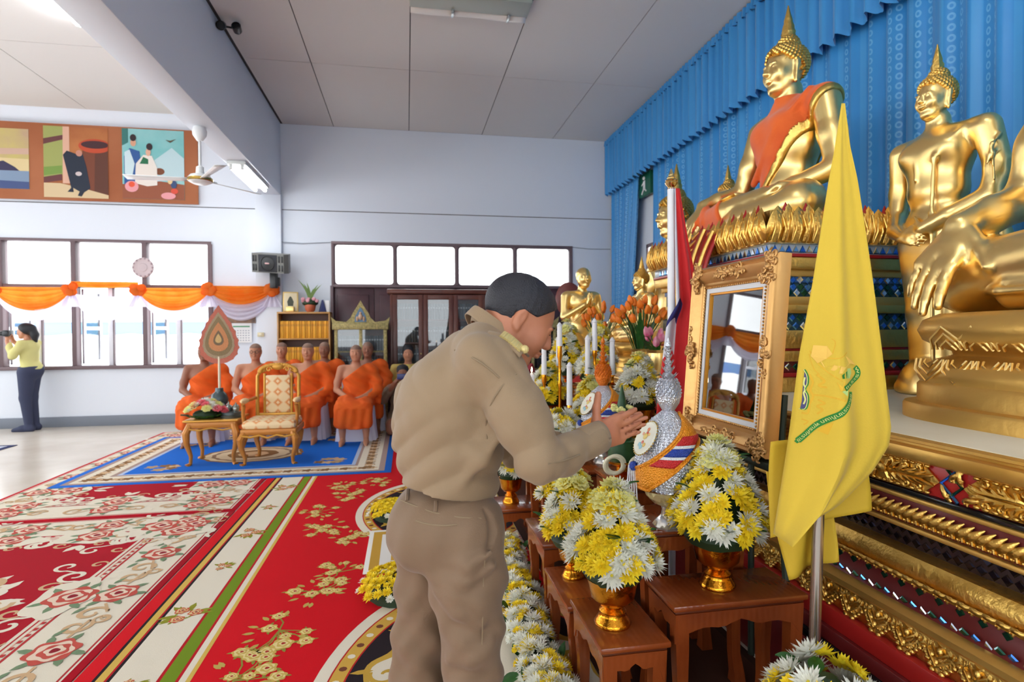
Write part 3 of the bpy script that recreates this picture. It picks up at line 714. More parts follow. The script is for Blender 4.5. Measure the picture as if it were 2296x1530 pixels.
def ornament_leaf(w, h):
    q = MB()
    q.tube([(-w*.3, 0, .004), (-w*.1, h*.3, .012), (w*.25, h*.65, .014), (w*.5, h, .004)], [.006, w*.3, w*.26, .002], 6, flat=.6)
    q.tube(curl_path(w*.1, h*.18, w*.28, 0, 1.1, 7, .012), .0035, 5)
    return q.mesh('leaf', M_gold2, True, 60)
def tile_mesh(w, h, mi, tri=False):
    q = MB(); P = [(0, -h/2), (w/2, 0), (0, h/2), (-w/2, 0)] if not tri else [(-w/2, -h/2), (w/2, -h/2), (0, h/2)]
    n = len(P); I = [(x*.7, y*.7) for x, y in P]
    q.add([(x, y, 0) for x, y in P]+[(x, y, .004) for x, y in I], [tuple(range(n, 2*n))]+[(k, (k+1) % n, n+(k+1) % n, n+k) for k in range(n)])
    return q.mesh('mirror_tile', M_mir[mi], False)
rnd = random.Random(3)
pm = ornament_petal(.132, .125, rnd); cpm = ornament_panel(.44, .098, rnd); lfm = ornament_leaf(.045, .075); lfs = ornament_leaf(.03, .06)
def put(name, me, par, x, y, z, face=FRONT, tilt=0, sc=None, spin=0):
    o = bpy.data.objects.new(name, me); COL.objects.link(o); o.parent = par
    o.matrix_local = T(x, y, z) @ face @ RX(tilt) @ RZ(spin) @ (SCL(sc) if sc else Matrix.Identity(4)); return o
for i in range(25): put('petal', pm, al, 1.592, .9+i*.119, .385, tilt=-.3)
for i in range(6): put('carved_panel', cpm, al, 1.645, .72+i*.52, .971)
for i in range(6):
    for z in (.945, .998): put('corner_leaf', lfs, al, 1.645, .98+i*.52, z-.02, spin=(.9 if z < .97 else -.5)); put('corner_leaf', lfs, al, 1.645, .94+i*.52, z-.02, spin=(-.9 if z < .97 else .5))
for i in range(74): put('leaf', lfm, al, 1.632, .9+i*.0315, .81, spin=-.4)
for i in range(60): put('leaf', lfs, al, 1.588, .9+i*.038, .638, spin=-1.1, tilt=0)
dm = tile_mesh(.036, .036, 3); gm = tile_mesh(.03, .026, 1, True); bmm = tile_mesh(.03, .03, 0)
for i in range(62):
    put('mirror_tile', dm, al, 1.655, .9+i*.037, .742); put('mirror_tile', [dm, tile_mesh(.036, .036, 1) if i == 0 else dm][0], al, 1.655, .918+i*.037, .775)
tl_d = tile_mesh(.034, .034, 2); tl_a = tile_mesh(.026, .026, 4)
for i in range(66):
    put('mirror_tile', (tl_d, gm, bmm)[i % 3], al, 1.603, .9+i*.035, .56, tilt=.45)
    if i % 2 == 0: put('mirror_tile', tl_d, al, 1.628, .9+i*.035, .6)
# red and green lozenge frames between the carved panels
for i in range(6):
    for s_ in (-1, 1):
        q = MB(); q.tube([(0, .05, .004), (s_*.055, 0, .006), (0, -.05, .004)], .005, 5); o = q.build('lozenge_edge', M_mir[2 if s_ > 0 else 0], al); o.matrix_local = T(1.644, .46+.52*i+s_*.02, .971) @ FRONT
# ================================================================ main pedestal
pd = thing('statue_pedestal', 'tall tiered pedestal with gilded lotus petals under the robed statue', 'pedestal', (2.78, 3.85, 1.098))
PX, PY0, PY1, PB = 2.1, 3.07, 4.62, 3.45
def pband(name, m, ins, z0, z1, bev=.004):
    q = MB(); q.cbox((PX+ins-2.78, PY0+ins-3.85, z0-1.098), (PB-2.78, PY1-ins-3.85, z1-1.098), bev); return q.build(name, m, pd)
bands = [('foot', M_gold2, -.12, 1.098, 1.18), ('foot_red', M_red, -.08, 1.18, 1.205), ('foot_mirror', M_dred, -.06, 1.205, 1.27), ('gold_step', M_gold2, -.08, 1.27, 1.33), ('red_line', M_red, -.05, 1.33, 1.345), ('gold_leaf_step', M_gold2, -.06, 1.345, 1.45), ('mirror_zone', mat('zone_teal', (40, 70, 80), .3), .03, 1.45, 1.55), ('gold_waist', M_gold2, -.0, 1.55, 1.6), ('gold_waist_low', M_goldm, .02, 1.6, 1.65), ('mirror_zone', mat('zone_teal', (40, 70, 80), .3), .05, 1.65, 1.735), ('blue_zone', mat('zone_blue', (60, 100, 160), .3), .04, 1.735, 1.77), ('gold_cornice_low', M_goldm, .02, 1.77, 1.81), ('gold_cornice', M_gold2, -.02, 1.81, 1.88), ('red_fillet', M_red, -.03, 1.88, 1.9), ('mirror_fillet', mat('zone_white', (190, 200, 210), .3), -.02, 1.9, 1.955), ('gold_lip', M_gold, -.07, 1.955, 1.985), ('lotus_core', M_gold2, -.02, 1.985, 2.15)]
for n_, m_, i_, a, b in bands: pband(n_, m_, i_, a, b)
def lotus_petal(w, h, out, m=M_gold2):
    q = MB(); N_ = 6
    def fn(u, v):
        ww = w*(.62+.38*math.sin(PI*min(v*.75+.15, 1)))*(1-v**4*.95); x = (u-.5)*ww
        return (x, h*v, out*math.sin(PI*min(1, v*.9+.05))*(1-.5*(2*u-1)**2)+.012*math.cos((u-.5)*14)*(1-v)+.006)
    q.grid(fn, 6, N_)
    for s_ in (-.25, 0, .25): q.tube([(s_*w, h*.05, out*.6+.012), (s_*w*.9, h*.4, out+.014), (s_*w*.5, h*.85, out*.5+.012)], [.003, .006, .002], 5)
    return q.mesh('lotus_petal', m, True, 60)
lp = lotus_petal(.15, .185, .05); lps = lotus_petal(.12, .2, .035); lpr = lotus_petal(.09, .2, .03, M_red)
def lotus_row(par, off, x_edge, y_edge, xb, yb, z):
    ys_ = np.arange(y_edge+.03, yb, .066); xs_ = np.arange(x_edge+.03, xb, .066)
    for i, y in enumerate(ys_):
        put('lotus_petal', (lp, lps)[i % 2], par, x_edge-off[0], y-off[1], z-off[2], FRONT, tilt=.12); 
        if i % 2: put('lotus_petal', lpr, par, x_edge+.012-off[0], y-off[1], z+.012-off[2], FRONT, tilt=.05)
    for i, x in enumerate(xs_):
        put('lotus_petal', (lp, lps)[i % 2], par, x-off[0], y_edge-off[1], z-off[2], SIDE, tilt=.12)
        if i % 2: put('lotus_petal', lpr, par, x-off[0], y_edge+.012-off[1], z+.012-off[2], SIDE, tilt=.05)
lotus_row(pd, (2.78, 3.85, 1.098), PX-.03, PY0-.03, PB, PY1, 1.982)
lotus_row(pd, (2.78, 3.85, 1.098), PX-.055, PY0-.055, PB, PY1, 1.955)
tS = [[tile_mesh(.05, .05, a), tile_mesh(.05, .05, b)] for a, b in ((0, 1), (0, 2), (1, 2))]
tri_b = tile_mesh(.05, .046, 0, True); tri_s = tile_mesh(.05, .046, 1, True)
def mrow(z, ins, ts, step=.05, face='side', zo=0):
    if face == 'side':
        for i, x in enumerate(np.arange(PX+ins+.03, PB-.02, step)): put('mirror_tile', ts[i % len(ts)], pd, x-2.78+zo, PY0+ins-.001-3.85, z-1.098, SIDE)
    else:
        for i, y in enumerate(np.arange(PY0+ins+.03, PY1-.1, step)): put('mirror_tile', ts[i % len(ts)], pd, PX+ins-.001-2.78, y-3.85, z-1.098, FRONT)
mrow(1.927, -.02, [tri_b, tri_s], .045); mrow(1.927, -.02, [tri_b, tri_s], .045, 'front')
mrow(1.752, .04, tS[0]); mrow(1.71, .05, tS[1]); mrow(1.675, .05, tS[2], zo=.025); mrow(1.525, .03, tS[1]); mrow(1.475, .03, tS[0], zo=.025); mrow(1.238, -.06, tS[2]); mrow(1.238, -.06, tS[2], .05, 'front')
# hanging carved tongue in front of the pedestal
tg = thing('pedestal_apron', 'red and gold carved apron hanging down the pedestal front', 'ornament', (2.03, 3.7, 2.15))
q = MB(); q.grid(lambda u, v: (-.03-.11*math.sin(PI*.5*min(1, v*1.6))+.03*v, .2*(u-.5)*2*(1-.35*v)*(1-.2*math.cos(PI*(2*u-1))), .0-.55*v-.05*abs(2*u-1)), 10, 20); solid(q.build('tongue', M_red, tg), .015)
for s_ in (-1, -.45, .45, 1):
    q = MB(); q.tube([(-.04-.11*math.sin(PI*.5*min(1, v*1.6))+.03*v-.015, .2*s_*(1-.35*v), -.55*v-.05*abs(s_)) for v in np.linspace(0, 1, 14)], .014, 6); q.build('gold_rib', M_gold2, tg)
for i in range(9):
    v = .06+.1*i; q = MB(); xx = -.06-.11*math.sin(PI*.5*min(1, v*1.6))+.03*v
    q.tube([(xx, -.05, -.55*v), (xx-.015, 0, -.55*v-.035), (xx, .05, -.55*v)], [.004, .014, .004], 6); q.build('gold_leaf', M_gold2, tg)
# ================================================================ seated statues
def seated_buddha(name, label, loc, sc, h, robe=False, folds=False, seed=0):
    S = Sdf((-.32, -.82, -.03), (.75, .82, 1.5), h)
    k = .05
    S.ell((-.02, 0, .14), (.24, .3, .17), k); S.ell((0, 0, .36), (.17, .205, .2), k); S.ell((.0, 0, .66), (.19, .275, .26), .08)
    S.ell((.1, .1, .76), (.1, .13, .1), .06); S.ell((.1, -.1, .76), (.1, .13, .1), .06); S.cap((-.02, -.27, .88), (-.02, .27, .88), .09, .09, .07); S.cap((-.01, 0, .88), (.0, 0, 1.06), .105, .095, .05)
    for s_ in (1, -1):
        S.chain([(0, .22*s_, .1), (.26, .5*s_, .13), (.33, .55*s_, .12)], [.15, .135, .12], k)
    S.chain([(.34, -.54, .13), (.4, -.1, .18), (.38, .3, .2)], [.115, .1, .075], .03); S.chain([(.36, .54, .1), (.44, .1, .08), (.42, -.3, .06)], [.11, .085, .06], .03)
    S.chain([(.38, .3, .2), (.36, .44, .24), (.33, .5, .24)], [.07, .055, .03], .02, ((0, 0, 1), .6))
    # arms
    S.chain([(-.02, .36, .86), (-.03, .41, .62), (-.02, .47, .39)], [.098, .088, .075], .04); S.chain([(-.02, .47, .38), (.16, .3, .29), (.3, .06, .26)], [.075, .062, .045], .03)
    S.chain([(.06, -.4, .76), (.09, -.46, .6), (.1, -.51, .44)] if folds else [(-.02, -.36, .86), (.02, -.43, .62), (.06, -.5, .42)], [.1, .09, .077] if folds else [.098, .088, .075], .04); S.chain([(.1 if folds else .06, -.51, .42), (.26, -.52, .36), (.4, -.52, .31)], [.075, .062, .048], .03)
    hand(S, (.28, .08, .25), (.15, -1, .0), (0, 0, 1), (1, .2, .1), .26, (.12, .15, .1), .05, .012)
    hand(S, (.38, -.52, .31), (.62, -.04, -.72), (-.8, 0, -.55), (-.1, 1, -.1), .37, (.22, .12, .1), .1, .012, thumb=(.75, .75, .05), fr=1.1)
    P = head_prims(S, (.03, 0, 1.2), .36, None, .03, True, neck=False)
    if folds:
        for j in range(5):
            S.chain([(.16+.05*j, -.6+.03*j, .2-.03*j), (.36+.035*j, -.3, .18-.03*j), (.44+.01*j, .1, .2-.035*j)], [.01, .014, .008], .012)
        for j in range(4): S.chain([(.1+.05*j, .55, .2-.03*j), (.3+.04*j, .35, .25-.03*j), (.42, .0, .26-.03*j)], [.01, .014, .008], .012)
    # robe edges engraved on the chest
    S.chain([(.05, .3, .95), (.19, .12, .72), (.15, -.2, .42)], [.012, .012, .012], .015)
    root = link(name, S.mesh(name, M_gold), None, loc, (0, 0, PI), sc); tag(root, label, 'statue')
    q = MB()                                                          # curled hair
    hc = P(-.05, 0, .16); n = 420
    pts = []
    for i in range(n):
        z = 1-2*(i+.5)/n; r = math.sqrt(1-z*z); a = i*2.39996
        p = Vector((.43*r*math.cos(a), .36*r*math.sin(a), .385*z))
        if (p.z+.16) > .09+.62*(p.x-.05) and not (abs(p.y) > .27 and p.z < -.1 and p.x > -.12): pts.append(hc+p*.36)
    for i in range(70):
        z = 1-(i+.5)/70; r = math.sqrt(1-z*z); a = i*2.39996; pts.append(hc+Vector((-.03+.2*r*math.cos(a), .2*r*math.sin(a), .33+.22*z))*.36)
    for p in pts: q.ball(p, .0165, 6)
    q.ball(hc, (.42*.36, .345*.36, .375*.36), 20); q.ball(hc+Vector((-.03*.36, 0, .33*.36)), (.2*.36, .2*.36, .22*.36), 14)
    hr = q.build('curled_hair', M_gold2, root)
    # trim the hair shell off the face
    me = hr.data; bm = bmesh.new(); bm.from_mesh(me); c0 = P(0, 0, 0)
    dl = [v for v in bm.verts if (v.co.z-c0.z)/.36 < .03+.62*((v.co.x-c0.x)/.36)-.05 or (abs(v.co.y) < .11 and v.co.x > c0.x+.36*.36 and v.co.z < c0.z+.1)]
    bmesh.ops.delete(bm, geom=dl, context='VERTS'); bm.to_mesh(me); bm.free()
    q = MB(); zt = hc.z+.53*.36
    q.lathe([(.03, zt-.02), (.05, zt), (.046, zt+.02), (.05, zt+.035), (.04, zt+.06), (.042, zt+.075), (.03, zt+.11), (.031, zt+.125), (.018, zt+.17), (.004, zt+.235)], 14, T(hc.x-.01, 0, 0), wob=lambda a, t: 1+.12*math.cos(6*a)*(1-t)); q.build('flame_finial', M_gold2, root)
    return root, S
bd, S0 = seated_buddha('buddha_statue', 'large seated gold statue with orange sash on the tall pedestal', (2.78, 3.86, 2.15), 1.0, .011)
# orange robe: strip over the left shoulder, cloth in the lap
M_robe = mat('statue_robe', (246, 112, 34), .8, var=((236, 96, 26), 5), bump=(120, .2), sheen=.3)
def robe_part(name, S0, m, off, fn):
    S = S0.clone(); X, Y, Z = S.grids(); S.F = np.maximum(S.F-off, fn(X, Y, Z)); return link(name, S.mesh(name, m, 2), bd)
f1 = lambda Y, Z: -.77*Y+.64*Z
f2 = lambda Y, Z: -.67*Y+.74*Z
def band(lo, hi): return lambda X, Y, Z: np.maximum(np.maximum(lo-f1(Y, Z), f1(Y, Z)-hi), np.maximum(np.maximum(f2(Y, Z)-.745, .26-Z), np.maximum(Y-.46, np.maximum(-.3-Y+.35*np.maximum(.5-Z, 0), Z-1.0))))
robe_part('orange_sash', S0, M_robe, .014, band(.27, .9)); robe_part('gold_hem', S0, M_gold2, .018, band(.222, .275))
robe_part('lap_cloth', S0, M_robe, .016, lambda X, Y, Z: np.maximum(np.maximum(Z-.3-.02*np.sin(X*20), -.44-Y), np.maximum(Y+.04+.3*Z, .2-X)))
seated_buddha('buddha_statue', 'large seated gold statue cut by the right picture edge, hand over knee', (2.72, 1.44, 1.52), 1.15, .009, folds=True)
seated_buddha('buddha_statue', 'seated gold statue half hidden behind the tricolour flag', (3.05, 6.2, 1.235), 1.26, .011)
# ================================================================ lotus base of the right statue and of the far one
def lotus_base(label, loc, hx, hy, z0):
    t = thing('lotus_base', label, 'pedestal', loc)
    def se(prof, name, m, n=72):
        q = MB(); V = []; F = []
        for r, z in prof:
            for k in range(n):
                a = 2*PI*k/n; c, s = math.cos(a), math.sin(a); e = .45
                V.append((math.copysign(abs(c)**e, c)*(hx+r), math.copysign(abs(s)**e, s)*(hy+r), z))
        for i in range(len(prof)-1):
            for k in range(n): F.append((i*n+k, i*n+(k+1) % n, (i+1)*n+(k+1) % n, (i+1)*n+k))
        F.append(tuple((len(prof)-1)*n+k for k in range(n))); q.add(V, F); return q.build(name, m, t, sharp=50)
    se([(.1, 0), (.1, .05), (.095, .06), (.06, .065), (.06, .13), (.05, .145)], 'stepped_foot', M_goldm)
    se([(.05, .14), (.06, .17), (.05, .2), (.0, .235), (-.04, .25)], 'lower_lotus', M_goldm); se([(-.04, .25), (-.035, .265), (.0, .28), (.045, .31), (.06, .35), (.045, .39), (.0, .415), (-.1, .42)], 'upper_lotus', M_goldm)
    q = MB()
    def mk(up):
        q = MB(); d_ = 1 if up else -1
        for s_ in (1, .7, .4): q.tube([(-.075*s_, 0, .0), (-.06*s_, d_*.05*s_, .008), (0, d_*.1*s_, .0), (.06*s_, d_*.05*s_, .008), (.075*s_, 0, 0)], .005, 5)
        return q.mesh('lotus_petal', M_gold, True)
    mu_, md_ = mk(True), mk(False)
    for i in range(int(2*hy/.16)):
        y = -hy+.12+i*.16
        put('lotus_petal', mu_, t, -hx-.012, y*.74, .275, FRONT, tilt=.42, sc=.95); put('lotus_petal', md_, t, -hx-.018, y*.74+.07, .235, FRONT, tilt=-.3, sc=.9)
    for i in range(int(2*hx/.16)):
        x = -hx+.12+i*.16
        for fc, yy in ((SIDE, -hy-.055),): put('lotus_petal', mu_, t, x*.74, yy+.043, .275, fc, tilt=.42, sc=.95); put('lotus_petal', md_, t, x*.74+.07, yy+.037, .235, fc, tilt=-.3, sc=.9)
    return t
lotus_base('wide gold lotus base under the right statue on the white ledge', (2.62, 1.44, 1.098), .58, .66, 0)
lotus_base('gold lotus base of the statue behind the tricolour flag', (2.9, 6.17, 1.098), .62, .62, 0).scale = (1, 1, .325)
# ================================================================ standing statue
def standing_statue():
    S = Sdf((-.26, -.36, 0), (.3, .36, 1.85), .008); k = .04
    for s_ in (1, -1):
        S.chain([(0, .1*s_, .05), (.0, .1*s_, .45), (0, .11*s_, .85)], [.055, .075, .12], k); S.chain([(-.03, .1*s_, .04), (.12, .13*s_, .03)], [.05, .035], .02)
    S.cap((0, 0, .15), (0, 0, .85), .13, .17, .06, ((1, 0, 0), .75)); S.ell((0, 0, .95), (.14, .185, .16), k); S.ell((.01, 0, 1.15), (.125, .165, .15), k); S.ell((.01, 0, 1.33), (.135, .2, .16), .06)
    S.cap((-.01, -.2, 1.43), (-.01, .2, 1.43), .06, .06, .06); S.ell((.07, .09, 1.36), (.07, .09, .07), .04); S.ell((.07, -.09, 1.36), (.07, .09, .07), .04); S.cap((0, 0, 1.4), (.01, 0, 1.54), .066, .06, .03)
    S.chain([(-.01, .26, 1.42), (-.04, .3, 1.2), (.0, .29, 1.06)], [.068, .06, .052], .03); S.chain([(.0, .29, 1.06), (.12, .16, .97), (.17, .06, .92)], [.052, .043, .033], .02)
    S.chain([(-.01, -.26, 1.42), (-.04, -.3, 1.2), (.0, -.29, 1.04)], [.068, .06, .052], .03); S.chain([(.0, -.29, 1.04), (.12, -.17, .94), (.17, -.07, .89)], [.052, .043, .033], .02)
    hand(S, (.17, .06, .92), (.1, -1, -.25), (-1, 0, 0), (0, .1, 1), .17, (.1, .1, .1), .06, .008); hand(S, (.18, -.07, .89), (.1, 1, -.3), (-1, 0, 0), (0, .1, 1), .17, (.1, .1, .1), .06, .008)
    P = head_prims(S, (.03, 0, 1.66), .235, None, .03, True, neck=False)
    # robe: strap, hem folds
    S.chain([(.05, .19, 1.44), (.14, .1, 1.3), (.145, .09, 1.0), (.15, .1, .6), (.14, .1, .2)], [.01, .011, .012, .012, .012], .02)
    S.chain([(.13, -.02, 1.36), (.14, -.02, 1.2)], [.008, .006], .01)
    S.chain([(0, .3, 1.2), (-.05, .34, .8), (-.05, .33, .3)], [.03, .04, .045], .05, ((0, 1, 0), .5)); S.chain([(0, .31, 1.3), (.05, .345, 1.25), (.04, .345, 1.12)], [.007, .008, .006], .02); S.chain([(.0, .345, 1.36), (.05, .34, 1.3), (.07, .33, 1.2)], [.006, .008, .006], .02)
    S.chain([(.1, .14, .9), (.16, .0, .86), (.1, -.14, .9)], [.012, .012, .012], .02)
    S.cap((0, 0, .0), (0, 0, .03), .2, .2, .02)
    root = link('buddha_statue', S.mesh('buddha_statue', M_gold), None, (2.86, 2.7, 1.098), (0, 0, PI), .965); tag(root, 'standing gold statue with crossed hands between pedestal and right statue', 'statue')
    q = MB(); hc = P(-.05, 0, .16); hs = .235
    for i in range(330):
        z = 1-2*(i+.5)/330; r = math.sqrt(1-z*z); a = i*2.39996; p = Vector((.42*r*math.cos(a), .35*r*math.sin(a), .38*z))
        if (p.z+.16) > .12+.62*(p.x-.05) and not (abs(p.y) > .27 and p.z < -.1 and p.x > -.12): q.ball(hc+p*hs, .0125, 6)
    for i in range(60): z = 1-(i+.5)/60; r = math.sqrt(1-z*z); a = i*2.39996; q.ball(hc+Vector((-.03+.2*r*math.cos(a), .2*r*math.sin(a), .33+.22*z))*hs, .0115, 6)
    q.ball(hc+Vector((-.04*hs, 0, .02)), (.38*hs, .33*hs, .33*hs), 16); q.ball(hc+Vector((-.03*hs, 0, .33*hs)), (.19*hs, .19*hs, .2*hs), 12)
    q.build('curled_hair', M_gold2, root)
    q = MB(); zt = hc.z+.5*hs; q.lathe([(.016, zt-.01), (.027, zt), (.03, zt+.03), (.022, zt+.05), (.024, zt+.06), (.014, zt+.1), (.003, zt+.15)], 12, T(hc.x, 0, 0), wob=lambda a, t: 1+.15*math.cos(6*a)*(1-t)); q.build('flame_finial', M_gold2, root)
    return root
st1 = standing_statue()
dup(st1, (2.98, 4.98, 1.098), PI, 'gold statue whose finial peeks out behind the robed statue knee')
# ================================================================ low altar tables
M_wood = mat('table_wood', (146, 70, 30), .25, bump=(14, .06, 'wave'), var=((122, 54, 22), 4), coat=.25)
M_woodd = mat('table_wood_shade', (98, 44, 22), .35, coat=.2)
def altar_table(label, x0, x1, y0, y1, z, apron=.075, leg=.05):
    t = thing('altar_table', label, 'table', ((x0+x1)/2, (y0+y1)/2, 0), 0, 'carved wooden altar tables')
    w, d = (x1-x0)/2, (y1-y0)/2
    q = MB(); q.cbox((-w, -d, z-.022), (w, d, z), .007); q.build('tabletop', M_wood, t)
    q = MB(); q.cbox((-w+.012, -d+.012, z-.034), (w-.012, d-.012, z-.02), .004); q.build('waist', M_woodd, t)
    za = z-.034
    def apr(L, M_):
        n = 16; P = [(-L, za), (-L, za-apron-.03)]
        for i in range(n+1):
            u = i/n; x = -L+2*L*u; e = abs(2*u-1)
            P.append((x*.96, za-apron*(.62+.38*e**2)-.012*math.cos(6*PI*u)*(1-e)-(.03 if e > .93 else 0)))
        P += [(L, za-apron-.03), (L, za)]
        q = MB(); q.prism(P[::-1], -.01, .01, M_); return q.build('apron', M_wood, t, smooth=False)
    R_ = Matrix(((1, 0, 0, 0), (0, 0, 1, 0), (0, 1, 0, 0), (0, 0, 0, 1))); R2 = Matrix(((0, 0, 1, 0), (1, 0, 0, 0), (0, 1, 0, 0), (0, 0, 0, 1)))
    for s_ in (-1, 1): apr(w-.02, T(0, s_*(d-.022), 0) @ R_); apr(d-.02, T(s_*(w-.022), 0, 0) @ R2)
    for sx in (-1, 1):
        for sy in (-1, 1):
            cx, cy = sx*(w-.012), sy*(d-.012); q = MB(); V = []; F = []
            prof = [(za, 0, leg), (za*.72, .004, leg*.95), (za*.45, .012, leg*.8), (za*.2, .012, leg*.75), (za*.07, .0, leg*.9), (0, -.004, leg*1.05)]
            for zz, ins, sz in prof:
                for ax, ay in ((0, 0), (1, 0), (1, 1), (0, 1)): V.append((cx-sx*(ins+ax*sz), cy-sy*(ins+ay*sz), zz))
            for i in range(len(prof)-1):
                for k in range(4): F.append((i*4+k, i*4+(k+1) % 4, (i+1)*4+(k+1) % 4, (i+1)*4+k))
            F += [(0, 1, 2, 3), (20, 21, 22, 23)]
            q.add(V, F); bm = bmesh.new(); me = q.mesh('leg', M_wood, True, 50); bm.from_mesh(me); bmesh.ops.recalc_face_normals(bm, faces=bm.faces); bm.to_mesh(me); bm.free(); link('leg', me, t)
    return t
TB = dict(
 A=('front right low table carrying the tallest yellow and white bowl', .895, 1.415, 1.845, 2.1, .5), B=('front left low table with a gold bowl near the khaki man', .63, .885, 1.84, 2.22, .385),
 C2=('second low table behind the front left one, beside the floor garland', .63, .92, 2.25, 2.66, .335), C=('third low table along the garland, mostly under flowers', .63, .98, 2.69, 3.1, .43),
 E=('small table behind the man with a gold footed bowl', .58, .9, 3.78, 4.1, .27), D=('table behind the front right one carrying the silver dome', .9, 1.36, 2.13, 2.46, .665),
 F=('table carrying the banana leaf cone behind the silver dome', .95, 1.36, 2.49, 2.88, .74), Q=('table carrying the orange domed offering', 1.0, 1.3, 3.13, 3.47, .66),
 J=('table with the white flower tray below the tall candle', .76, .98, 3.28, 3.68, .7), G=('upper table with a low white flower tray before the statues', 1.13, 1.5, 3.78, 4.08, 1.08),
 I=('table left of the upper one carrying a yellow flower bowl', .84, 1.12, 3.86, 4.24, .83), H=('rear upper table carrying two tall yellow flower bowls', 1.1, 1.51, 4.12, 4.6, 1.03), K=('table right of the orange dome carrying a flower bowl', 1.31, 1.51, 3.15, 3.58, .76))
for k_, v_ in TB.items(): altar_table(*v_)
# ================================================================ flowers
M_yel = mat('petal_yellow', (255, 234, 50), .6, trans=.15, var=((255, 220, 30), 40)); M_whi = mat('petal_white', (244, 244, 232), .6, trans=.25); M_carn = mat('petal_cream', (244, 240, 160), .6, trans=.25)
M_leaf = mat('leaf_green', (52, 108, 40), .45, trans=.15, var=((36, 82, 30), 20)); M_dleaf = mat('leaf_dark', (28, 52, 24), .6); M_eye = mat('flower_eye', (210, 190, 40), .7)
def mum(r, rings, m, seed, cup=.5, wid=.3):
    rn = random.Random(seed); q = MB()
    for (n, rr, el, z0) in rings:
        for k in range(n):
            a = 2*PI*k/n+rn.uniform(-.15, .15)+n; L = r*rr*rn.uniform(.88, 1.08); e = el+rn.uniform(-.12, .12); w = r*wid*rr*.5
            ca, sa = math.cos(a), math.sin(a)
            def pt(s_, off, dz=0):
                rad = L*s_*math.cos(e*(.6+.5*s_)); zz = z0*r+L*s_*math.sin(e*(.6+.5*s_))*1.0+dz
                return (rad*ca-off*sa, rad*sa+off*ca, zz)
            q.add([pt(.05, -w*.3), pt(.05, w*.3), pt(.6, w, .0), pt(.6, 0, -w*.5), pt(.6, -w), pt(1, 0)], [(0, 1, 2, 3), (0, 3, 4), (3, 2, 5), (4, 3, 5)])
    q.mi = 1; q.ball((0, 0, r*.12), (r*.16, r*.16, r*.1), 6)
    return q.mesh('chrysanthemum', [m, M_eye if m is not M_whi else M_eye], True, 80)
def carn(r, seed):
    rn = random.Random(seed); q = MB()
    for j, (rr, zz, tilt) in enumerate(((1, 0, .15), (.82, .18, .45), (.6, .34, .8), (.35, .45, 1.1))):
        ph = rn.uniform(0, 6); n = 28
        def fn(u, v):
            a = 2*PI*u; R_ = r*rr*v*(1+.09*math.sin(a*7+ph)+.05*math.sin(a*13+ph)); e = tilt
            return (R_*math.cos(a)*math.cos(e*v), R_*math.sin(a)*math.cos(e*v), r*(zz*.8)+R_*math.sin(e)*.6+.09*r*v*math.sin(a*9+ph*2))
        q.grid(fn, n, 3)
    return q.mesh('carnation', M_carn, True, 80)
MUM_W = [mum(.052, ((20, 1, .25, 0), (16, .85, .6, .05), (12, .6, 1.0, .1)), M_whi, i, wid=.22) for i in range(2)]
MUM_Y = [mum(.044, ((18, 1, .2, 0), (14, .8, .6, .08), (10, .5, 1.0, .12)), M_yel, 5+i, wid=.3) for i in range(2)]
MUM_B = [mum(.03, ((12, 1, .5, 0), (10, .7, 1.0, .1)), M_yel, 9, wid=.45)]; MUM_S = [mum(.034, ((14, 1, .3, 0), (10, .7, .8, .1)), M_whi, 11, wid=.35)]
CARN = [carn(.052, 1), carn(.048, 2)]
def leaf_mesh(L, w):
    q = MB(); q.grid(lambda u, v: ((u-.5)*w*math.sin(PI*min(1, v*.93+.05)), L*v, .12*L*math.sin(v*2.4)+.25*w*abs(u-.5)), 4, 7); return q.mesh('leaf', M_leaf, True)
LEAF = leaf_mesh(.085, .045)
def place(name, me, par, p, n, rn, sc=1):
    q_ = Vector(n).to_track_quat('Z', 'Y'); o = bpy.data.objects.new(name, me); COL.objects.link(o); o.parent = par
    o.matrix_local = T(*p) @ q_.to_matrix().to_4x4() @ RZ(rn.uniform(0, 6.28)) @ SCL(sc*rn.uniform(.88, 1.1)); return o
def footed_bowl(par, rim, h, m=M_bowl):
    q = MB(); q.lathe([(rim*.15, h*.42), (rim*.6, h*.46), (rim*.86, h*.6), (rim*.95, h*.85), (rim*1.02, h*.97), (rim*1.05, h), (rim*.98, h), (rim*.9, h*.86), (rim*.5, h*.6), (0, h*.56)], 32, cap=False); q.build('bowl', m, par, sharp=60)
    q = MB(); q.lathe([(rim*.7, 0), (rim*.74, h*.05), (rim*.68, h*.1), (rim*.56, h*.2), (rim*.5, h*.26), (rim*.53, h*.3), (rim*.4, h*.36), (rim*.3, h*.44)], 32); q.build('bowl_foot', m, par, sharp=60)
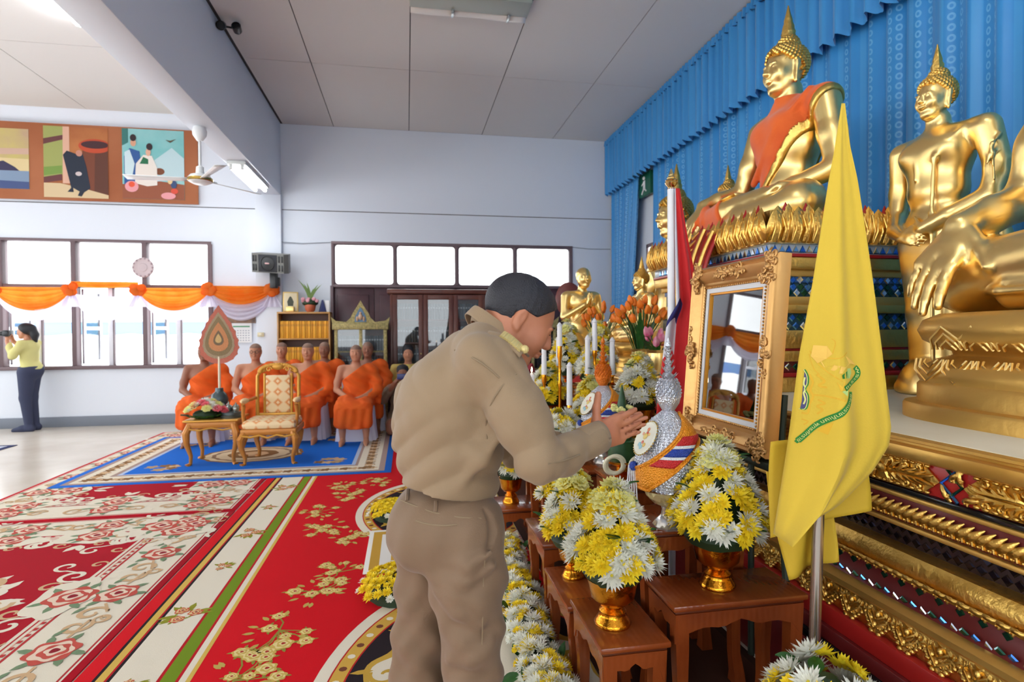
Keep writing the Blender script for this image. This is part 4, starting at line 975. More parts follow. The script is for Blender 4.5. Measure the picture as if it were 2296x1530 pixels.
def arrangement(label, loc, R, H, rim=.085, bh=.15, n=58, seed=0, top=5, white=.45, shape=1.0, group='pyramid flower bowls on the altar tables'):
    rn = random.Random(seed); t = thing('flower_bowl', label, 'flower bowl', loc, 0, group)
    if bh: footed_bowl(t, rim, bh)
    z0 = bh*.98
    def prof(s_): # s 0 bottom .. 1 top -> radius
        return R*(.8+.2*min(1, s_/.1)) if s_ < .1 else R*max(.14, (1-(s_-.1)/.9)**(.85*shape))
    q = MB(); q.lathe([(max(.01, prof(k/10)*.66), z0-.005+H*.94*k/10) for k in range(11)], 16, wob=lambda a, tt: 1+.05*math.sin(5*a)); q.build('foliage_core', M_dleaf, t)
    ga = 2.39996
    for i in range(n):
        s_ = (i+.5)/n; s_ = 1-math.sqrt(1-s_*.96); s_ = min(.9, s_*1.1); a = i*ga+rn.uniform(-.2, .2); r = prof(s_)*.9; z = z0+.058+H*.9*s_
        nz = .6+.7*s_-(.25 if s_ < .1 else 0); nr = Vector((math.cos(a), math.sin(a), nz))
        w = rn.random() < white
        if i % 9 == 4: me = MUM_B[0]
        elif i % 11 == 6: me = MUM_S[0]
        else: me = rn.choice(MUM_W) if w else rn.choice(MUM_Y)
        place('chrysanthemum', me, t, (r*math.cos(a), r*math.sin(a), z+rn.uniform(-.01, .01)), nr, rn)
        if i % 5 == 2: place('leaf', LEAF, t, (r*.9*math.cos(a+.2), r*.9*math.sin(a+.2), z), Vector((-.3*nr.x, -.3*nr.y, 1)), rn, .9)
    for i in range(top):
        a = i*2*PI/max(1, top-1)+rn.uniform(-.2, .2); lo = i < top-1; rr = .05 if lo else 0
        place('carnation', CARN[i % 2], t, (rr*math.cos(a), rr*math.sin(a), z0+H*(.86 if lo else 1.0)), (math.cos(a)*(.8 if lo else 0), math.sin(a)*(.8 if lo else 0), 1), rn)
    return t
arrangement('tall yellow and white flower bowl on the front right table', (1.13, 1.975, .5), .19, .37, .09, .17, 112, 1, 6, .5)
arrangement('big yellow and white flower bowl on the front left table', (.73, 2.0, .385), .172, .34, .092, .172, 108, 2, 6, .38)
arrangement('flower bowl with cream carnations behind the front left one', (.735, 2.53, .335), .15, .34, .07, .15, 84, 3, 6, .35)
arrangement('small flower bowl under the elbow of the khaki man', (.8, 2.95, .43), .14, .2, .075, .1, 60, 4, 2, .4)
arrangement('yellow flower cone in gold footed bowl close behind the man', (.70, 3.93, .27), .13, .35, .08, .175, 56, 5, 1, .35)
arrangement('yellow flower bowl left of the tall candle before the rear table', (1.0, 4.06, .83), .155, .28, .09, .1, 72, 6, 4, .3)
arrangement('tall leftmost flower cone on the rear upper table', (1.25, 4.45, 1.03), .15, .42, .07, .08, 80, 7, 4, .3, 1.1)
arrangement('tall flower cone right beside it on the rear upper table', (1.43, 4.2, 1.03), .14, .38, .08, .1, 76, 8, 4, .35, 1.1)
arrangement('flower bowl with spiky white blooms left of the tricolour flag', (1.42, 3.4, .76), .155, .33, .1, .21, 76, 9, 3, .5)
arrangement('low white flower tray on the upper table', (1.3, 3.92, 1.08), .15, .13, .08, .03, 54, 10, 0, .7, .6)
arrangement('low white flower tray with a tall candle', (.93, 3.46, .7), .13, .15, .11, .08, 54, 11, 0, .8, .6)
arrangement('white and cream flowers half hidden behind the orange dome', (1.17, 3.6, .78), .14, .3, .08, .06, 54, 12, 5, .6)
arrangement('low yellow and white flowers at the bottom right corner', (1.1, 1.36, .16), .2, .26, .09, .13, 96, 13, 0, .6, .6)
q = altar_table('low table at the bottom edge under the corner flowers', .9, 1.3, 1.1, 1.6, .16)
# garland along the floor
t = thing('flower_garland', 'long yellow and white garland lying along the tables', 'garland', (.66, 2.9, 0)); rn = random.Random(5)
for i in range(270):
    s_ = i/269; y = lerp(1.9, 3.7, s_); cx = lerp(.515, .62, s_)+.015*math.sin(s_*14); a = rn.uniform(-1.4, 1.4); r = .09
    p = (cx+r*math.sin(a)-.66+rn.uniform(-.01, .01), y-2.9, .03+r*math.cos(a)*1.1)
    me = rn.choice(MUM_W+MUM_S) if rn.random() < .4 else rn.choice(MUM_Y+MUM_B)
    place('chrysanthemum', me, t, p, (math.sin(a), rn.uniform(-.4, .2), math.cos(a)+.3), rn, .95)
    if i % 6 == 0: place('leaf', LEAF, t, (cx-.66+rn.choice((-.09, .09)), y-2.9, .05), (rn.uniform(-1, 1), -.3, .8), rn, 1)
q = MB(); q.tube([(lerp(.515, .62, s_)+.015*math.sin(s_*14)-.66, lerp(1.88, 3.72, s_)-2.9, .055) for s_ in np.linspace(0, 1, 30)], .062, 10); q.build('foliage_core', M_dleaf, t)
# yellow flower mounds on the rug
for lb, lo, R_, sd in (('yellow flower mound on the rug nearest the man', (-.03, 3.25, .012), .24, 3), ('yellow flower mound on the rug beyond the white mat', (-.1, 4.6, .012), .2, 4)):
    t = thing('flower_mound', lb, 'flowers', lo, 0, 'yellow flower mounds on the rug'); rn = random.Random(sd); n = 95
    q = MB(); q.ball((0, 0, .01), (R_*.8, R_*.8, .08), 16); q.build('foliage_core', M_dleaf, t)
    for i in range(n):
        s_ = math.sqrt((i+.5)/n); a = i*2.39996; z = .03+.09*math.sqrt(max(0, 1-s_*s_))
        me = MUM_S[0] if s_ > .93 and i % 2 else rn.choice(MUM_Y+MUM_B)
        place('chrysanthemum', me, t, (R_*s_*math.cos(a), R_*s_*math.sin(a), z), (s_*math.cos(a), s_*math.sin(a), 1.1), rn, .85)
# ================================================================ candles
M_wax = mat('candle_wax', (246, 246, 248), .4, trans=.2)
def candle(label, x, y, z0, z1, stick=.0, lit=False, r=.0185):
    t = thing('candle', label, 'candle', (x, y, z0-stick), 0, 'white altar candles')
    if stick:
        q = MB(); q.lathe([(.03, 0), (.032, .008), (.012, .018), (.009, stick*.45), (.016, stick*.5), (.009, stick*.55), (.011, stick*.8), (.018, stick*.86), (.016, stick)], 14); q.build('candlestick', M_bowl, t)
    h = z1-z0; q = MB(); q.lathe([(r*1.1, stick), (r, stick+h*.3), (r*.95, stick+h-.03), (r*1.15, stick+h-.026), (r*.5, stick+h-.006), (.002, stick+h)], 12); q.build('wax_stick', M_wax, t)
    if lit: q = MB(); q.lathe([(.001, stick+h+.002), (.006, stick+h+.012), (.005, stick+h+.022), (.001, stick+h+.036)], 8); q.build('flame', mat('candle_flame', (255, 220, 150), .5, emit=((255, 214, 150), 25)), t)
for a in (('leftmost candle on the rear row beside the man\'s face', .945, 3.95, 1.15, 1.43, .32), ('tall candle on a gold stick above the yellow bowl', 1.045, 3.9, 1.35, 1.515, .52), ('tallest candle, centre of the rear group', 1.265, 3.8, 1.32, 1.54, .24), ('candle just left of the tallest one', 1.215, 3.8, 1.16, 1.425, .08), ('candle behind the orange spire', 1.395, 3.81, 1.15, 1.41, .07), ('candle rising from the white flower tray', 1.0, 3.5, .99, 1.26, .12)): candle(*a)
candle('short candle behind the rearmost yellow cone', 1.09, 4.1, 1.2, 1.42, .37)
candle('burning candle close to the man\'s chest', .785, 3.62, 1.0, 1.19, .3, True)
# ================================================================ silver and orange domes
def dome(label, loc, sc, body, sash, spire, seed=0, rz=0):
    t = thing('offering_dome', label, 'offering', loc, rz); t.scale = (sc,)*3
    rn = random.Random(seed)
    M_cup = mat('crystal_cup', (226, 226, 222), .08, .7)
    q = MB(); q.lathe([(.055, 0), (.06, .01), (.05, .03), (.03, .05), (.026, .075), (.032, .09)], 28, wob=lambda a, u: 1+.07*math.cos(8*a)*(1-u)); q.build('cup_foot', M_cup, t)
    q = MB(); q.lathe([(.032, .088), (.06, .1), (.09, .13), (.1, .165)], 32, cap=False); q.build('cup', mat('cup_cream', (226, 212, 160), .15, .35, bump=(40, .5, 'voronoi')), t)
    def rad(v): return pl([(0, .118), (.08, .129), (.3, .131), (.55, .118), (.75, .095), (.9, .06), (1, .025)], v)
    Z = lambda v: .168+.3*v
    prof = [(rad(v), Z(v)) for v in np.linspace(0, 1, 30)]
    q = MB(); q.lathe([(.119, .16), (.124, .164), (.119, .169)], 40, cap=False); q.build('rim', mat('rim_silver', (220, 222, 226), .15, 1), t)
    q = MB(); q.lathe(prof, 48); q.build('dome', body, t)
    # rows of beads make the woven surface
    q = MB()
    for j in range(26):
        v = .01+j*.035; 
        if v > .95: break
        n = int(2*PI*rad(v)/.016)
        for k in range(n):
            a = 2*PI*(k+.5*(j % 2))/n; c, s = math.cos(a), math.sin(a); r = rad(v)
            q.add([((r+.001)*c-.0058*s, (r+.001)*s+.0058*c, Z(v)), ((r+.001)*c+.0058*s, (r+.001)*s-.0058*c, Z(v)), (r*c, r*s, Z(v)-.006), (r*c, r*s, Z(v)+.006), ((r+.0045)*c, (r+.0045)*s, Z(v))], [(0, 4, 3), (4, 1, 3), (0, 2, 4), (4, 2, 1)])
    o = q.build('beadwork', body, t, smooth=False); o['kind'] = 'stuff'
    def strip(name, m, a0, a1, vc, hw, off, ns=24, skew=0):
        def fn(u, w_):
            a = lerp(a0, a1, u)+skew*(w_-.5); v = vc(a)+hw*(2*w_-1); v = min(max(v, .0), .98); r = rad(v)+off
            return (r*math.cos(a), r*math.sin(a), Z(v))
        q = MB(); q.grid(fn, ns, 6); solid(q.build(name, m, t), .004, 1)
    # diagonal sash: low on the left of the viewer, high on the right
    vc = lambda a: .44+.38*math.sin(a+1.4)
    strip('sash', sash, -2.9, .3, vc, .18, .004, 40); 
    M_r = mat('bead_red', (196, 30, 34), .4, bump=(220, .5, 'voronoi')); M_b = mat('bead_blue', (36, 66, 160), .4, bump=(220, .5, 'voronoi')); M_w = mat('bead_white', (236, 238, 242), .4, bump=(220, .5, 'voronoi'))
    for v0, v1, m in ((.6, .71, M_r), (.565, .6, M_w), (.465, .565, M_b), (.43, .465, M_w), (.33, .43, M_r)):
        def blk(u, w_, v0=v0, v1=v1):
            v = lerp(v0, v1, w_); sa = lambda q_: math.asin(min(.98, max(-.98, (q_-.44)/.38)))-1.4; a = lerp(sa(v-.125), sa(v+.125), u); r = rad(v)+.009; return (r*math.cos(a), r*math.sin(a), Z(v))
        q = MB(); q.grid(blk, 10, 4); solid(q.build('sash_block', m, t), .004, 1)
    for e in (-1, 1): 
        q = MB(); q.tube([((rad(min(.97, max(0, vc(a)+e*.18)))+.007)*math.cos(a), (rad(min(.97, max(0, vc(a)+e*.18)))+.007)*math.sin(a), Z(min(.97, max(0, vc(a)+e*.18)))) for a in np.linspace(-2.9, .3, 40)], .0065, 6); q.build('sash_cord', sash, t)
    # oval medallion
    am, vm = -2.4, .66; c, s = math.cos(am), math.sin(am); r = rad(vm)+.006
    MM = T(r*c, r*s, Z(vm)) @ RZ(am+PI/2) @ RX(PI/2-.42)
    MM = T(r*c, r*s, Z(vm)) @ RZ(am-PI/2) @ RX(-(PI/2)) @ RX(PI) if False else T(r*c, r*s, Z(vm)) @ Matrix.Rotation(am, 4, 'Z') @ RY(PI/2-.55) @ RZ(PI/2)
    q = MB(); q.lathe([(.052, -.004), (.055, .002), (.05, .006), (.047, .004), (0, .004)], 30, MM @ SCL(1, 1.3, 1)); md = q.build('medallion', mat('medallion_cream', (228, 226, 208), .35), t)
    q = MB()
    for k in range(34): b = 2*PI*k/34; q.ball((.056*math.cos(b), .056*1.3*math.sin(b), .0), .004, 5, MM)
    q.build('bead_border', mat('bead_gold', (215, 190, 120), .25, .9), md)
    for k, (ex, ey, er, cc) in enumerate(((0, .005, .012, (216, 190, 110)), (.002, .03, .007, (226, 140, 100)), (-.012, -.026, .008, (150, 190, 200)), (.014, -.024, .008, (216, 180, 100)), (-.016, .012, .006, (226, 170, 140)), (.016, .014, .006, (226, 180, 120)), (0, -.016, .006, (200, 110, 90)), (0, -.034, .008, (150, 190, 200)), (.004, .018, .005, (210, 90, 70)))):
        q = MB(); q.ball((ex, ey*1.2, .005), (er, er*1.2, .003), 10, MM); q.build('emblem', cm(*cc, .4), md)
    # neck bulb and spire
    M_bulb = spire; zb = .468
    q = MB(); q.lathe([(.02, zb-.006), (.026, zb+.004), (.042, zb+.03), (.047, zb+.05), (.043, zb+.08), (.03, zb+.108), (.018, zb+.125)], 24); q.build('bulb', M_bulb, t)
    q = MB()
    for j in range(9):
        for k in range(16):
            a = 2*PI*(k+.5*(j % 2))/16; z = zb+.01+j*.0125; rr = pl([(0, .027), (.3, .043), (.5, .046), (.75, .04), (1, .024)], j/9); q.tube([(rr*math.cos(a), rr*math.sin(a), z), ((rr+.004)*math.cos(a+.08), (rr+.004)*math.sin(a+.08), z+.012), ((rr)*math.cos(a+.14), (rr)*math.sin(a+.14), z+.02)], [.002, .004, .001], 4, cap=False)
    o = q.build('bulb_petals', M_bulb, t); o['kind'] = 'stuff'
    zz = zb+.122
    for rr, hh in ((.034, .03), (.024, .03), (.021, .028), (.015, .024), (.015, .026)):
        q = MB()
        for k in range(9):
            a = 2*PI*k/9; q.add([(rr*.4*math.cos(a-.3), rr*.4*math.sin(a-.3), zz), (rr*.4*math.cos(a+.3), rr*.4*math.sin(a+.3), zz), (rr*.95*math.cos(a+.28), rr*.95*math.sin(a+.28), zz+hh*.6), (rr*1.15*math.cos(a), rr*1.15*math.sin(a), zz+hh), (rr*.95*math.cos(a-.28), rr*.95*math.sin(a-.28), zz+hh*.6)], [(0, 1, 2, 3, 4)])
        q.lathe([(rr*.4, zz-.004), (rr*.8, zz+hh*.5), (rr*.3, zz+hh*.95)], 12); q.build('spire_tier', M_bulb, t); zz += hh*.92
    q = MB(); q.lathe([(.004, zz-.004), (.013, zz+.008), (.01, zz+.02), (.001, zz+.042)], 12); q.build('spire_tip', M_bulb, t)
    # tassel hanging at the left of the sash
    at_ = -2.75; q = MB()
    for k in range(5):
        x, y = (rad(.1)+.02)*math.cos(at_)+.006*k-.012, (rad(.1)+.02)*math.sin(at_); q.tube([(x, y, Z(.28)), (x+.003*(k-2), y-.004, Z(.0)), (x+.005*(k-2), y-.002, Z(-.28))], .003, 5)
    q.build('tassel', M_w, t)
    q = MB(); q.ball(((rad(.25)+.012)*math.cos(at_), (rad(.25)+.012)*math.sin(at_), Z(.27)), (.018, .018, .02), 8); q.build('tassel_knot', M_b, t)
    return t
M_silv = mat('bead_silver', (208, 212, 222), .3, .75, bump=(160, .4, 'voronoi')); M_orgb = mat('bead_orange', (236, 150, 30), .4, .3, bump=(160, .5, 'voronoi'))
dome('silver beaded dome with tricolour sash before the gilt frame', (1.025, 2.16, .665), 1.0, M_silv, M_orgb, M_silv, 0, -.5)
dome('orange topped silver dome behind the raised hand', (1.15, 3.3, .66), 1.0, M_silv, M_orgb, mat('bead_dark_orange', (230, 120, 20), .4, .2, bump=(160, .5, 'voronoi')), 0, -.4)
# banana leaf cone with jasmine
t = thing('leaf_cone', 'green folded banana leaf cone with jasmine garlands on a gold tray', 'offering', (1.03, 2.68, .74))
M_ban = mat('banana_leaf', (40, 84, 44), .4, var=((28, 64, 34), 15)); M_jas = mat('jasmine', (240, 234, 205), .7)
q = MB(); q.lathe([(.06, 0), (.062, .01), (.03, .03), (.03, .05), (.085, .075), (.09, .085)], 24); q.build('tray', M_bowl, t)
q = MB(); q.lathe([(.066, .085), (.07, .12), (.068, .175), (.072, .18), (.06, .185)], 28, wob=lambda a, u: 1+.02*math.cos(14*a)); q.build('leaf_collar', M_ban, t)
q = MB(); q.lathe([(.048, .17), (.044, .24), (.036, .31), (.0, .32)], 20); q.build('leaf_tube', M_ban, t)
q = MB(); q.lathe([(.03, .32), (.02, .37), (.002, .45)], 16); q.build('leaf_tip', M_ban, t)
q = MB(); rn = random.Random(2)
for k in range(40): a = rn.uniform(0, 6.28); r = rn.uniform(.01, .05); q.ball((r*math.cos(a), r*math.sin(a), .325+rn.uniform(0, .02)), (.014, .014, .011), 6)
o = q.build('carnation_ring', M_carn, t)
for cx, cz, r in ((-.07, .06, .045), (.06, .05, .05)):
    q = MB()
    for k in range(42):
        a = PI*k/21; 
        for dx in (-.008, .008): q.ball((cx+r*math.cos(a)+dx, -.085+dx, cz+.02+r*.9*math.sin(a)), .0095, 6)
    q.build('jasmine_garland', M_jas, t)
# ================================================================ gilt frame on an easel
M_fr = mat('frame_gilt', (212, 164, 100), .38, .75, bump=(30, .15)); M_frd = mat('frame_relief', (206, 158, 96), .42, .7)
pf = thing('picture_frame', 'ornate gilt frame with a glazed picture standing beside the yellow flag', 'picture', (1.375, 2.335, .955)); pf.rotation_euler = (0, math.radians(4.5), 0)
W_, H_ = .335, .795
def fbar(prof, half, M_):
    q = MB(); n = len(prof); V = []
    for s_ in (-1, 1):
        for d, h in prof: V.append((s_*(half-d), d, h))
    F = [(k, (k+1) % n, n+(k+1) % n, n+k) for k in range(n)]; q.add(V, F, M_); return q.build('frame_rail', M_fr, pf, sharp=40)
prof = [(0, -.02), (0, .03), (.012, .045), (.022, .038), (.03, .046), (.05, .04), (.075, .018), (.085, .02), (.092, .014), (.092, -.02)]
cx = FRONT @ T(0, H_/2, 0)
fbar(prof, W_, cx @ T(0, -H_/2, 0)); fbar(prof, W_, cx @ T(0, H_/2, 0) @ RZ(PI)); fbar(prof, H_/2, cx @ T(-W_, 0, 0) @ RZ(-PI/2)); fbar(prof, H_/2, cx @ T(W_, 0, 0) @ RZ(PI/2))
def foliage(name, x, y, sx, sy, seed, n=9):
    rn = random.Random(seed); q = MB()
    for k in range(n):
        a = rn.uniform(0, 6.28); rr = rn.uniform(.2, 1); px, py = sx*rr*math.cos(a), sy*rr*math.sin(a)
        q.tube(curl_path(px, py, rn.uniform(.012, .022), rn.uniform(0, 6), rn.choice((-1, 1))*rn.uniform(.7, 1.2), 8, .044), [.0035, .005, .006, .006, .0055, .005, .0045, .004, .003], 5)
        q.ball((px*.8, py*.8, .042), (rn.uniform(.009, .016), rn.uniform(.009, .016), .01), 6)
    q.ball((0, 0, .044), (.016, .016, .012), 8)
    return q.build(name, M_frd, pf, sharp=60).__setattr__('matrix_local', cx @ T(x, y, 0))
i_ = 0
for x in (-1, 1):
    for y in (-1, 1): foliage('corner_ornament', x*(W_-.05), y*(H_/2-.05), .062, .068, i_, 18); i_ += 1
for x, y, a, b in ((0, 1, .14, .036), (0, -1, .14, .036), (1, 0, .036, .12), (-1, 0, .036, .12)): foliage('centre_ornament', x*(W_-.04), y*(H_/2-.04), a, b, 10+i_, 14); i_ += 1
q = MB(); ix, iy = W_-.097, H_/2-.097
for k in range(44): u = k/43; [q.ball((s_*ix, lerp(-iy, iy, u), .016), .0055, 5) for s_ in (-1, 1)]
for k in range(32): u = k/31; [q.ball((lerp(-ix, ix, u), s_*iy, .016), .0055, 5) for s_ in (-1, 1)]
q.build('bead_row', M_frd, pf).matrix_local = cx
def ring(name, m, o, i, h0, h1):
    q = MB(); a, b, c, d = W_-o, H_/2-o, W_-i, H_/2-i
    q.box((-a, -b, h0), (-c, b, h1)); q.box((c, -b, h0), (a, b, h1)); q.box((-c, -b, h0), (c, -d, h1)); q.box((-c, d, h0), (c, b, h1)); o_ = q.build(name, m, pf, smooth=False); o_.matrix_local = cx; return o_
ring('white_liner', mat('liner_white', (226, 226, 226), .5), .1, .122, -.005, .01); ring('gold_fillet', mat('fillet_gold', (206, 140, 50), .3, .9), .121, .131, -.008, .006)
pw, ph = W_-.13, H_/2-.13
q = MB(); q.box((-pw, -ph, -.02), (pw, ph, -.012)); o = q.build('print_sheet', mat('print_back', (86, 80, 98), .6, var=((120, 104, 96), 5)), pf); o.matrix_local = cx
shapes = [((66, 64, 90), [(0, .55), (1, .55), (1, 1), (0, 1)]), ((92, 90, 118), [(0, .35), (1, .38), (1, .58), (0, .58)]), ((168, 140, 66), E_(.5, .68, .2, .12)), ((198, 168, 84), E_(.5, .68, .15, .09)), ((60, 44, 40), [(0, .13), (1, .13), (1, .32), (0, .34)]), ((140, 84, 50), [(0, .1), (.5, .12), (1, .07), (1, .13), (0, .16)]), ((110, 34, 28), [(0, 0), (1, 0), (1, .08), (0, .11)]), ((112, 86, 70), [(.5, .2), (.72, .2), (.74, .36), (.6, .4), (.5, .36)]), ((196, 128, 70), [(.28, .15), (.34, .15), (.36, .3), (.3, .3)]), ((190, 120, 66), [(.6, .12), (.68, .12), (.68, .22), (.62, .22)]), ((48, 66, 44), E_(.5, .1, .08, .05)), ((210, 170, 140), [(.6, .05), (.62, .05), (.57, .26), (.56, .26)]), ((150, 130, 110), [(.48, .4), (.495, .4), (.52, .6), (.5, .6)])]
for z in (.17, .13):
    for k in range(9): x = (.02+.024*k if z > .15 else .76+.025*k); shapes.append(((226, 200, 150), [(x, z), (x+.012, z), (x+.012, z+.012), (x, z+.012)]))
q = MB(); mts = []
for k, (c, P) in enumerate(shapes):
    if c not in mts: mts.append(c)
    q.mi = mts.index(c); q.poly([(-pw+2*pw*a, -ph+2*ph*b, -.0115+.0002*k) for a, b in P])
o = q.build('print_image', [cm(*c) for c in mts], pf, smooth=False); o.matrix_local = cx
q = MB(); q.box((-pw, -ph, -.004), (pw, ph, -.002)); o = q.build('glass', glass_mat('picture_glass', (1, 1, 1), 3.0, .02), pf); o.matrix_local = cx
es = thing('display_easel', 'dark metal easel legs below the gilt frame', 'easel', (1.43, 2.335, 0)); M_es = mat('easel_metal', (44, 54, 44), .5, .3)
for y, dy in ((-.33, -.05), (.3, .05)): q = MB(); q.tube([(.0, y+dy, 0), (-.02, y, .93), (.005, y-dy*.2, 1.2)], .014, 8); q.build('leg', M_es, es)
q = MB(); q.tube([(.07, 0, .0), (.07, 0, 1.1)], .014, 8); q.build('leg', M_es, es)
q = MB(); q.cbox((-.09, -.36, .915), (.0, .36, .945), .006); q.build('shelf_bar', M_es, es)
# ================================================================ flags
def finial(par, z, m, s_=1):
    q = MB(); q.lathe([(.018*s_, z), (.024*s_, z+.008*s_), (.018*s_, z+.014*s_), (.03*s_, z+.03*s_), (.036*s_, z+.042*s_), (.03*s_, z+.05*s_), (.034*s_, z+.056*s_), (.022*s_, z+.066*s_), (.024*s_, z+.072*s_), (.014*s_, z+.084*s_), (.015*s_, z+.09*s_), (.002*s_, z+.125*s_)], 20, wob=lambda a, u: 1+.05*math.cos(10*a)); q.build('finial', m, par)
M_pole = mat('pole_steel', (168, 160, 152), .25, .9); M_polew = mat('pole_white', (232, 232, 236), .35); M_fin = mat('finial_gold', (214, 188, 130), .18, 1)
RV = Vector((.984, -.179, 0)); FV = Vector((.179, .984, 0))
yf = thing('yellow_flag', 'yellow flag with royal emblem hanging from a steel pole', 'flag', (1.235, 1.59, 0))
q = MB(); q.tube([(-.012, 0, 0), (.02, 0, 1.0)], .017, 12); q.build('pole', M_pole, yf)
q = MB(); q.tube([(.02, 0, 1.0), (.058, 0, 2.1)], .016, 12); q.build('pole_sleeve', M_polew, yf); 
q = MB(); finial(yf, 0, M_fin, .95); kids(yf)[-1].location = (.058, 0, 2.09)
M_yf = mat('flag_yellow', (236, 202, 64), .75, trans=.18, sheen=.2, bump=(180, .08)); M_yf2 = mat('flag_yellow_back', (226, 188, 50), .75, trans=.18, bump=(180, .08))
# outlines: (z, offset right of the pole foot along the picture plane)
Lft = [(2.13, .062), (2.0, .043), (1.9, .025), (1.6, -.02), (1.37, -.06), (1.1, -.09), (.95, -.11), (.82, -.128)]
Rgt = [(2.13, .072), (2.0, .085), (1.9, .105), (1.584, .15), (1.4, .175), (1.153, .207), (1.1, .2), (1.02, .15), (.92, .05), (.82, -.12)]
def zl(tab, z):
    return pl([(-a, b) for a, b in tab], -z)
def flag_pt(u, z, d=0):
    a, b = zl(Lft, z), zl(Rgt, z); s_ = lerp(a, b, u); k = (2.13-z)/1.3
    w = -.035-.03*math.sin(u*PI)*k+.026*k*math.sin(u*8+z*1.2)+.012*math.sin(u*17+z*3)*k-.03*k*u
    return RV*s_+FV*(w-d)+Vector((0, 0, z))
q = MB(); q.grid(lambda u, v: flag_pt(u, lerp(2.13, .822, v)), 24, 70); solid(q.build('cloth', M_yf, yf), .002, 0)
def quad_layer(name, A, B, C, D, dep, m, wav=.012):
    def fn(u, v):
        p = lerp(lerp(A[0], B[0], u), lerp(D[0], C[0], u), v); z = lerp(lerp(A[1], B[1], u), lerp(D[1], C[1], u), v)
        return RV*p+FV*(dep+wav*math.sin(u*7+v*4))+Vector((0, 0, z))
    q = MB(); q.grid(fn, 20, 20); return solid(q.build(name, m, yf), .002, 0)
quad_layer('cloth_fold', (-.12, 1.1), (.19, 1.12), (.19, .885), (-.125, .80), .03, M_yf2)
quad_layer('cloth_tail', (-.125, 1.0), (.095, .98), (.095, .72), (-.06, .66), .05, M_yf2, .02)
# printed emblem: green ribbon with lettering, crest and beasts, mapped onto the cloth
def on_flag(p, d=.003):
    """p = (right offset, z) in metres"""
    a, b = zl(Lft, p[1]), zl(Rgt, p[1]); u = (p[0]-a)/max(1e-4, b-a); return flag_pt(u, p[1], d)
def fpx(x, y):   # emblem layout grid measured on the cloth: x 0..1020, y 0..1530 over 0.242 m x 0.363 m
    return (-.059-.036+.0+(x/1020)*.2423+.0, 1.45-(y/1530)*.3635)
def fpoly(name, m, pts, d=.003, par=None):
    q = MB(); q.poly([on_flag(fpx(x, y), d) for x, y in pts]); return q.build(name, m, par or yf, smooth=False)
def fribbon(name, m, path, w, d=.003):
    P = [Vector((x, y)) for x, y in path]; Lp = []; Rp = []
    for i, p in enumerate(P):
        tt = (P[min(i+1, len(P)-1)]-P[max(i-1, 0)]).normalized(); nn = Vector((-tt.y, tt.x)); ww = w[i] if isinstance(w, list) else w
        Lp.append(p+nn*ww/2); Rp.append(p-nn*ww/2)
    q = MB(); V = [on_flag(fpx(*p), d) for p in Lp]+[on_flag(fpx(*p), d) for p in Rp]; n = len(P)
    q.add(V, [(i, i+1, n+i+1, n+i) for i in range(n-1)]); return q.build(name, m, yf, smooth=False)
def smooth_path(pts, n=8):
    out = []
    for i in range(len(pts)-1):
        p0, p1, p2, p3 = (Vector(pts[max(i-1, 0)]), Vector(pts[i]), Vector(pts[i+1]), Vector(pts[min(i+2, len(pts)-1)]))
        for k in range(n):
            t_ = k/n; out.append(.5*((2*p1)+(p2-p0)*t_+(2*p0-5*p1+4*p2-p3)*t_*t_+(3*p1-p0-3*p2+p3)*t_**3))
    return out+[Vector(pts[-1])]
M_eg = mat('emblem_green', (38, 128, 44), .75); M_el = mat('emblem_lettering', (226, 226, 140), .75); M_eo = mat('emblem_ochre', (232, 182, 44), .75); M_ep = mat('emblem_pale', (242, 196, 90), .75); M_en = mat('emblem_navy', (78, 76, 120), .75); M_em = mat('emblem_mint', (190, 220, 130), .75)
rib1 = smooth_path([(95, 1430), (180, 1340), (300, 1215), (430, 1110), (540, 1030), (630, 930), (680, 840), (690, 770)]); rib2 = smooth_path([(590, 730), (680, 680), (770, 630), (825, 570), (825, 510), (790, 465)])
fribbon('ribbon', M_eg, rib1, [40]*3+[72]*(len(rib1)-6)+[66]*3); fribbon('ribbon', M_eg, rib2, 66); fpoly('ribbon_end', M_eg, [(555, 560), (640, 510), (650, 600), (560, 605)]); fpoly('ribbon_end', M_em, [(640, 480), (720, 480), (730, 540), (680, 605), (620, 600)]); fpoly('ribbon_end', M_em, [(550, 765), (640, 730), (620, 820)])
for pts in ([(300, 190), (430, 200), (470, 300), (420, 360), (340, 420), (270, 330)], [(370, 400), (640, 330), (760, 390), (800, 440), (700, 420), (600, 480), (560, 540), (520, 540), (550, 450), (480, 510), (450, 500), (480, 440), (400, 470)]): fpoly('beast', M_ep, pts, .0025)
for pth, w in (([(260, 260), (320, 380), (440, 540), (560, 640)], 12), ([(250, 300), (300, 480), (360, 560)], 10), ([(330, 560), (400, 640), (350, 700), (420, 720)], 26), ([(290, 820), (420, 830), (600, 880)], 22), ([(340, 880), (400, 920), (330, 960), (380, 1000), (330, 1060)], 22), ([(250, 560), (290, 660), (260, 760), (290, 840), (240, 960)], 26), ([(160, 1050), (230, 1050), (250, 940)], 26), ([(420, 350), (540, 350), (650, 280)], 14), ([(470, 300), (500, 160), (470, 110)], 9), ([(160, 1130), (230, 1160), (180, 1200)], 18)): fribbon('flourish', M_eo, smooth_path(pth, 5), w, .0022)
fpoly('beast', M_eo, [(500, 650), (600, 640), (560, 740), (540, 760)], .0022); fpoly('flourish', M_eo, [(330, 1270), (420, 1180), (470, 1150), (420, 1310)], .0022)
crest = smooth_path([(200, 500), (235, 580), (235, 680), (205, 750), (235, 830), (235, 920), (205, 1000), (145, 1000)], 5)
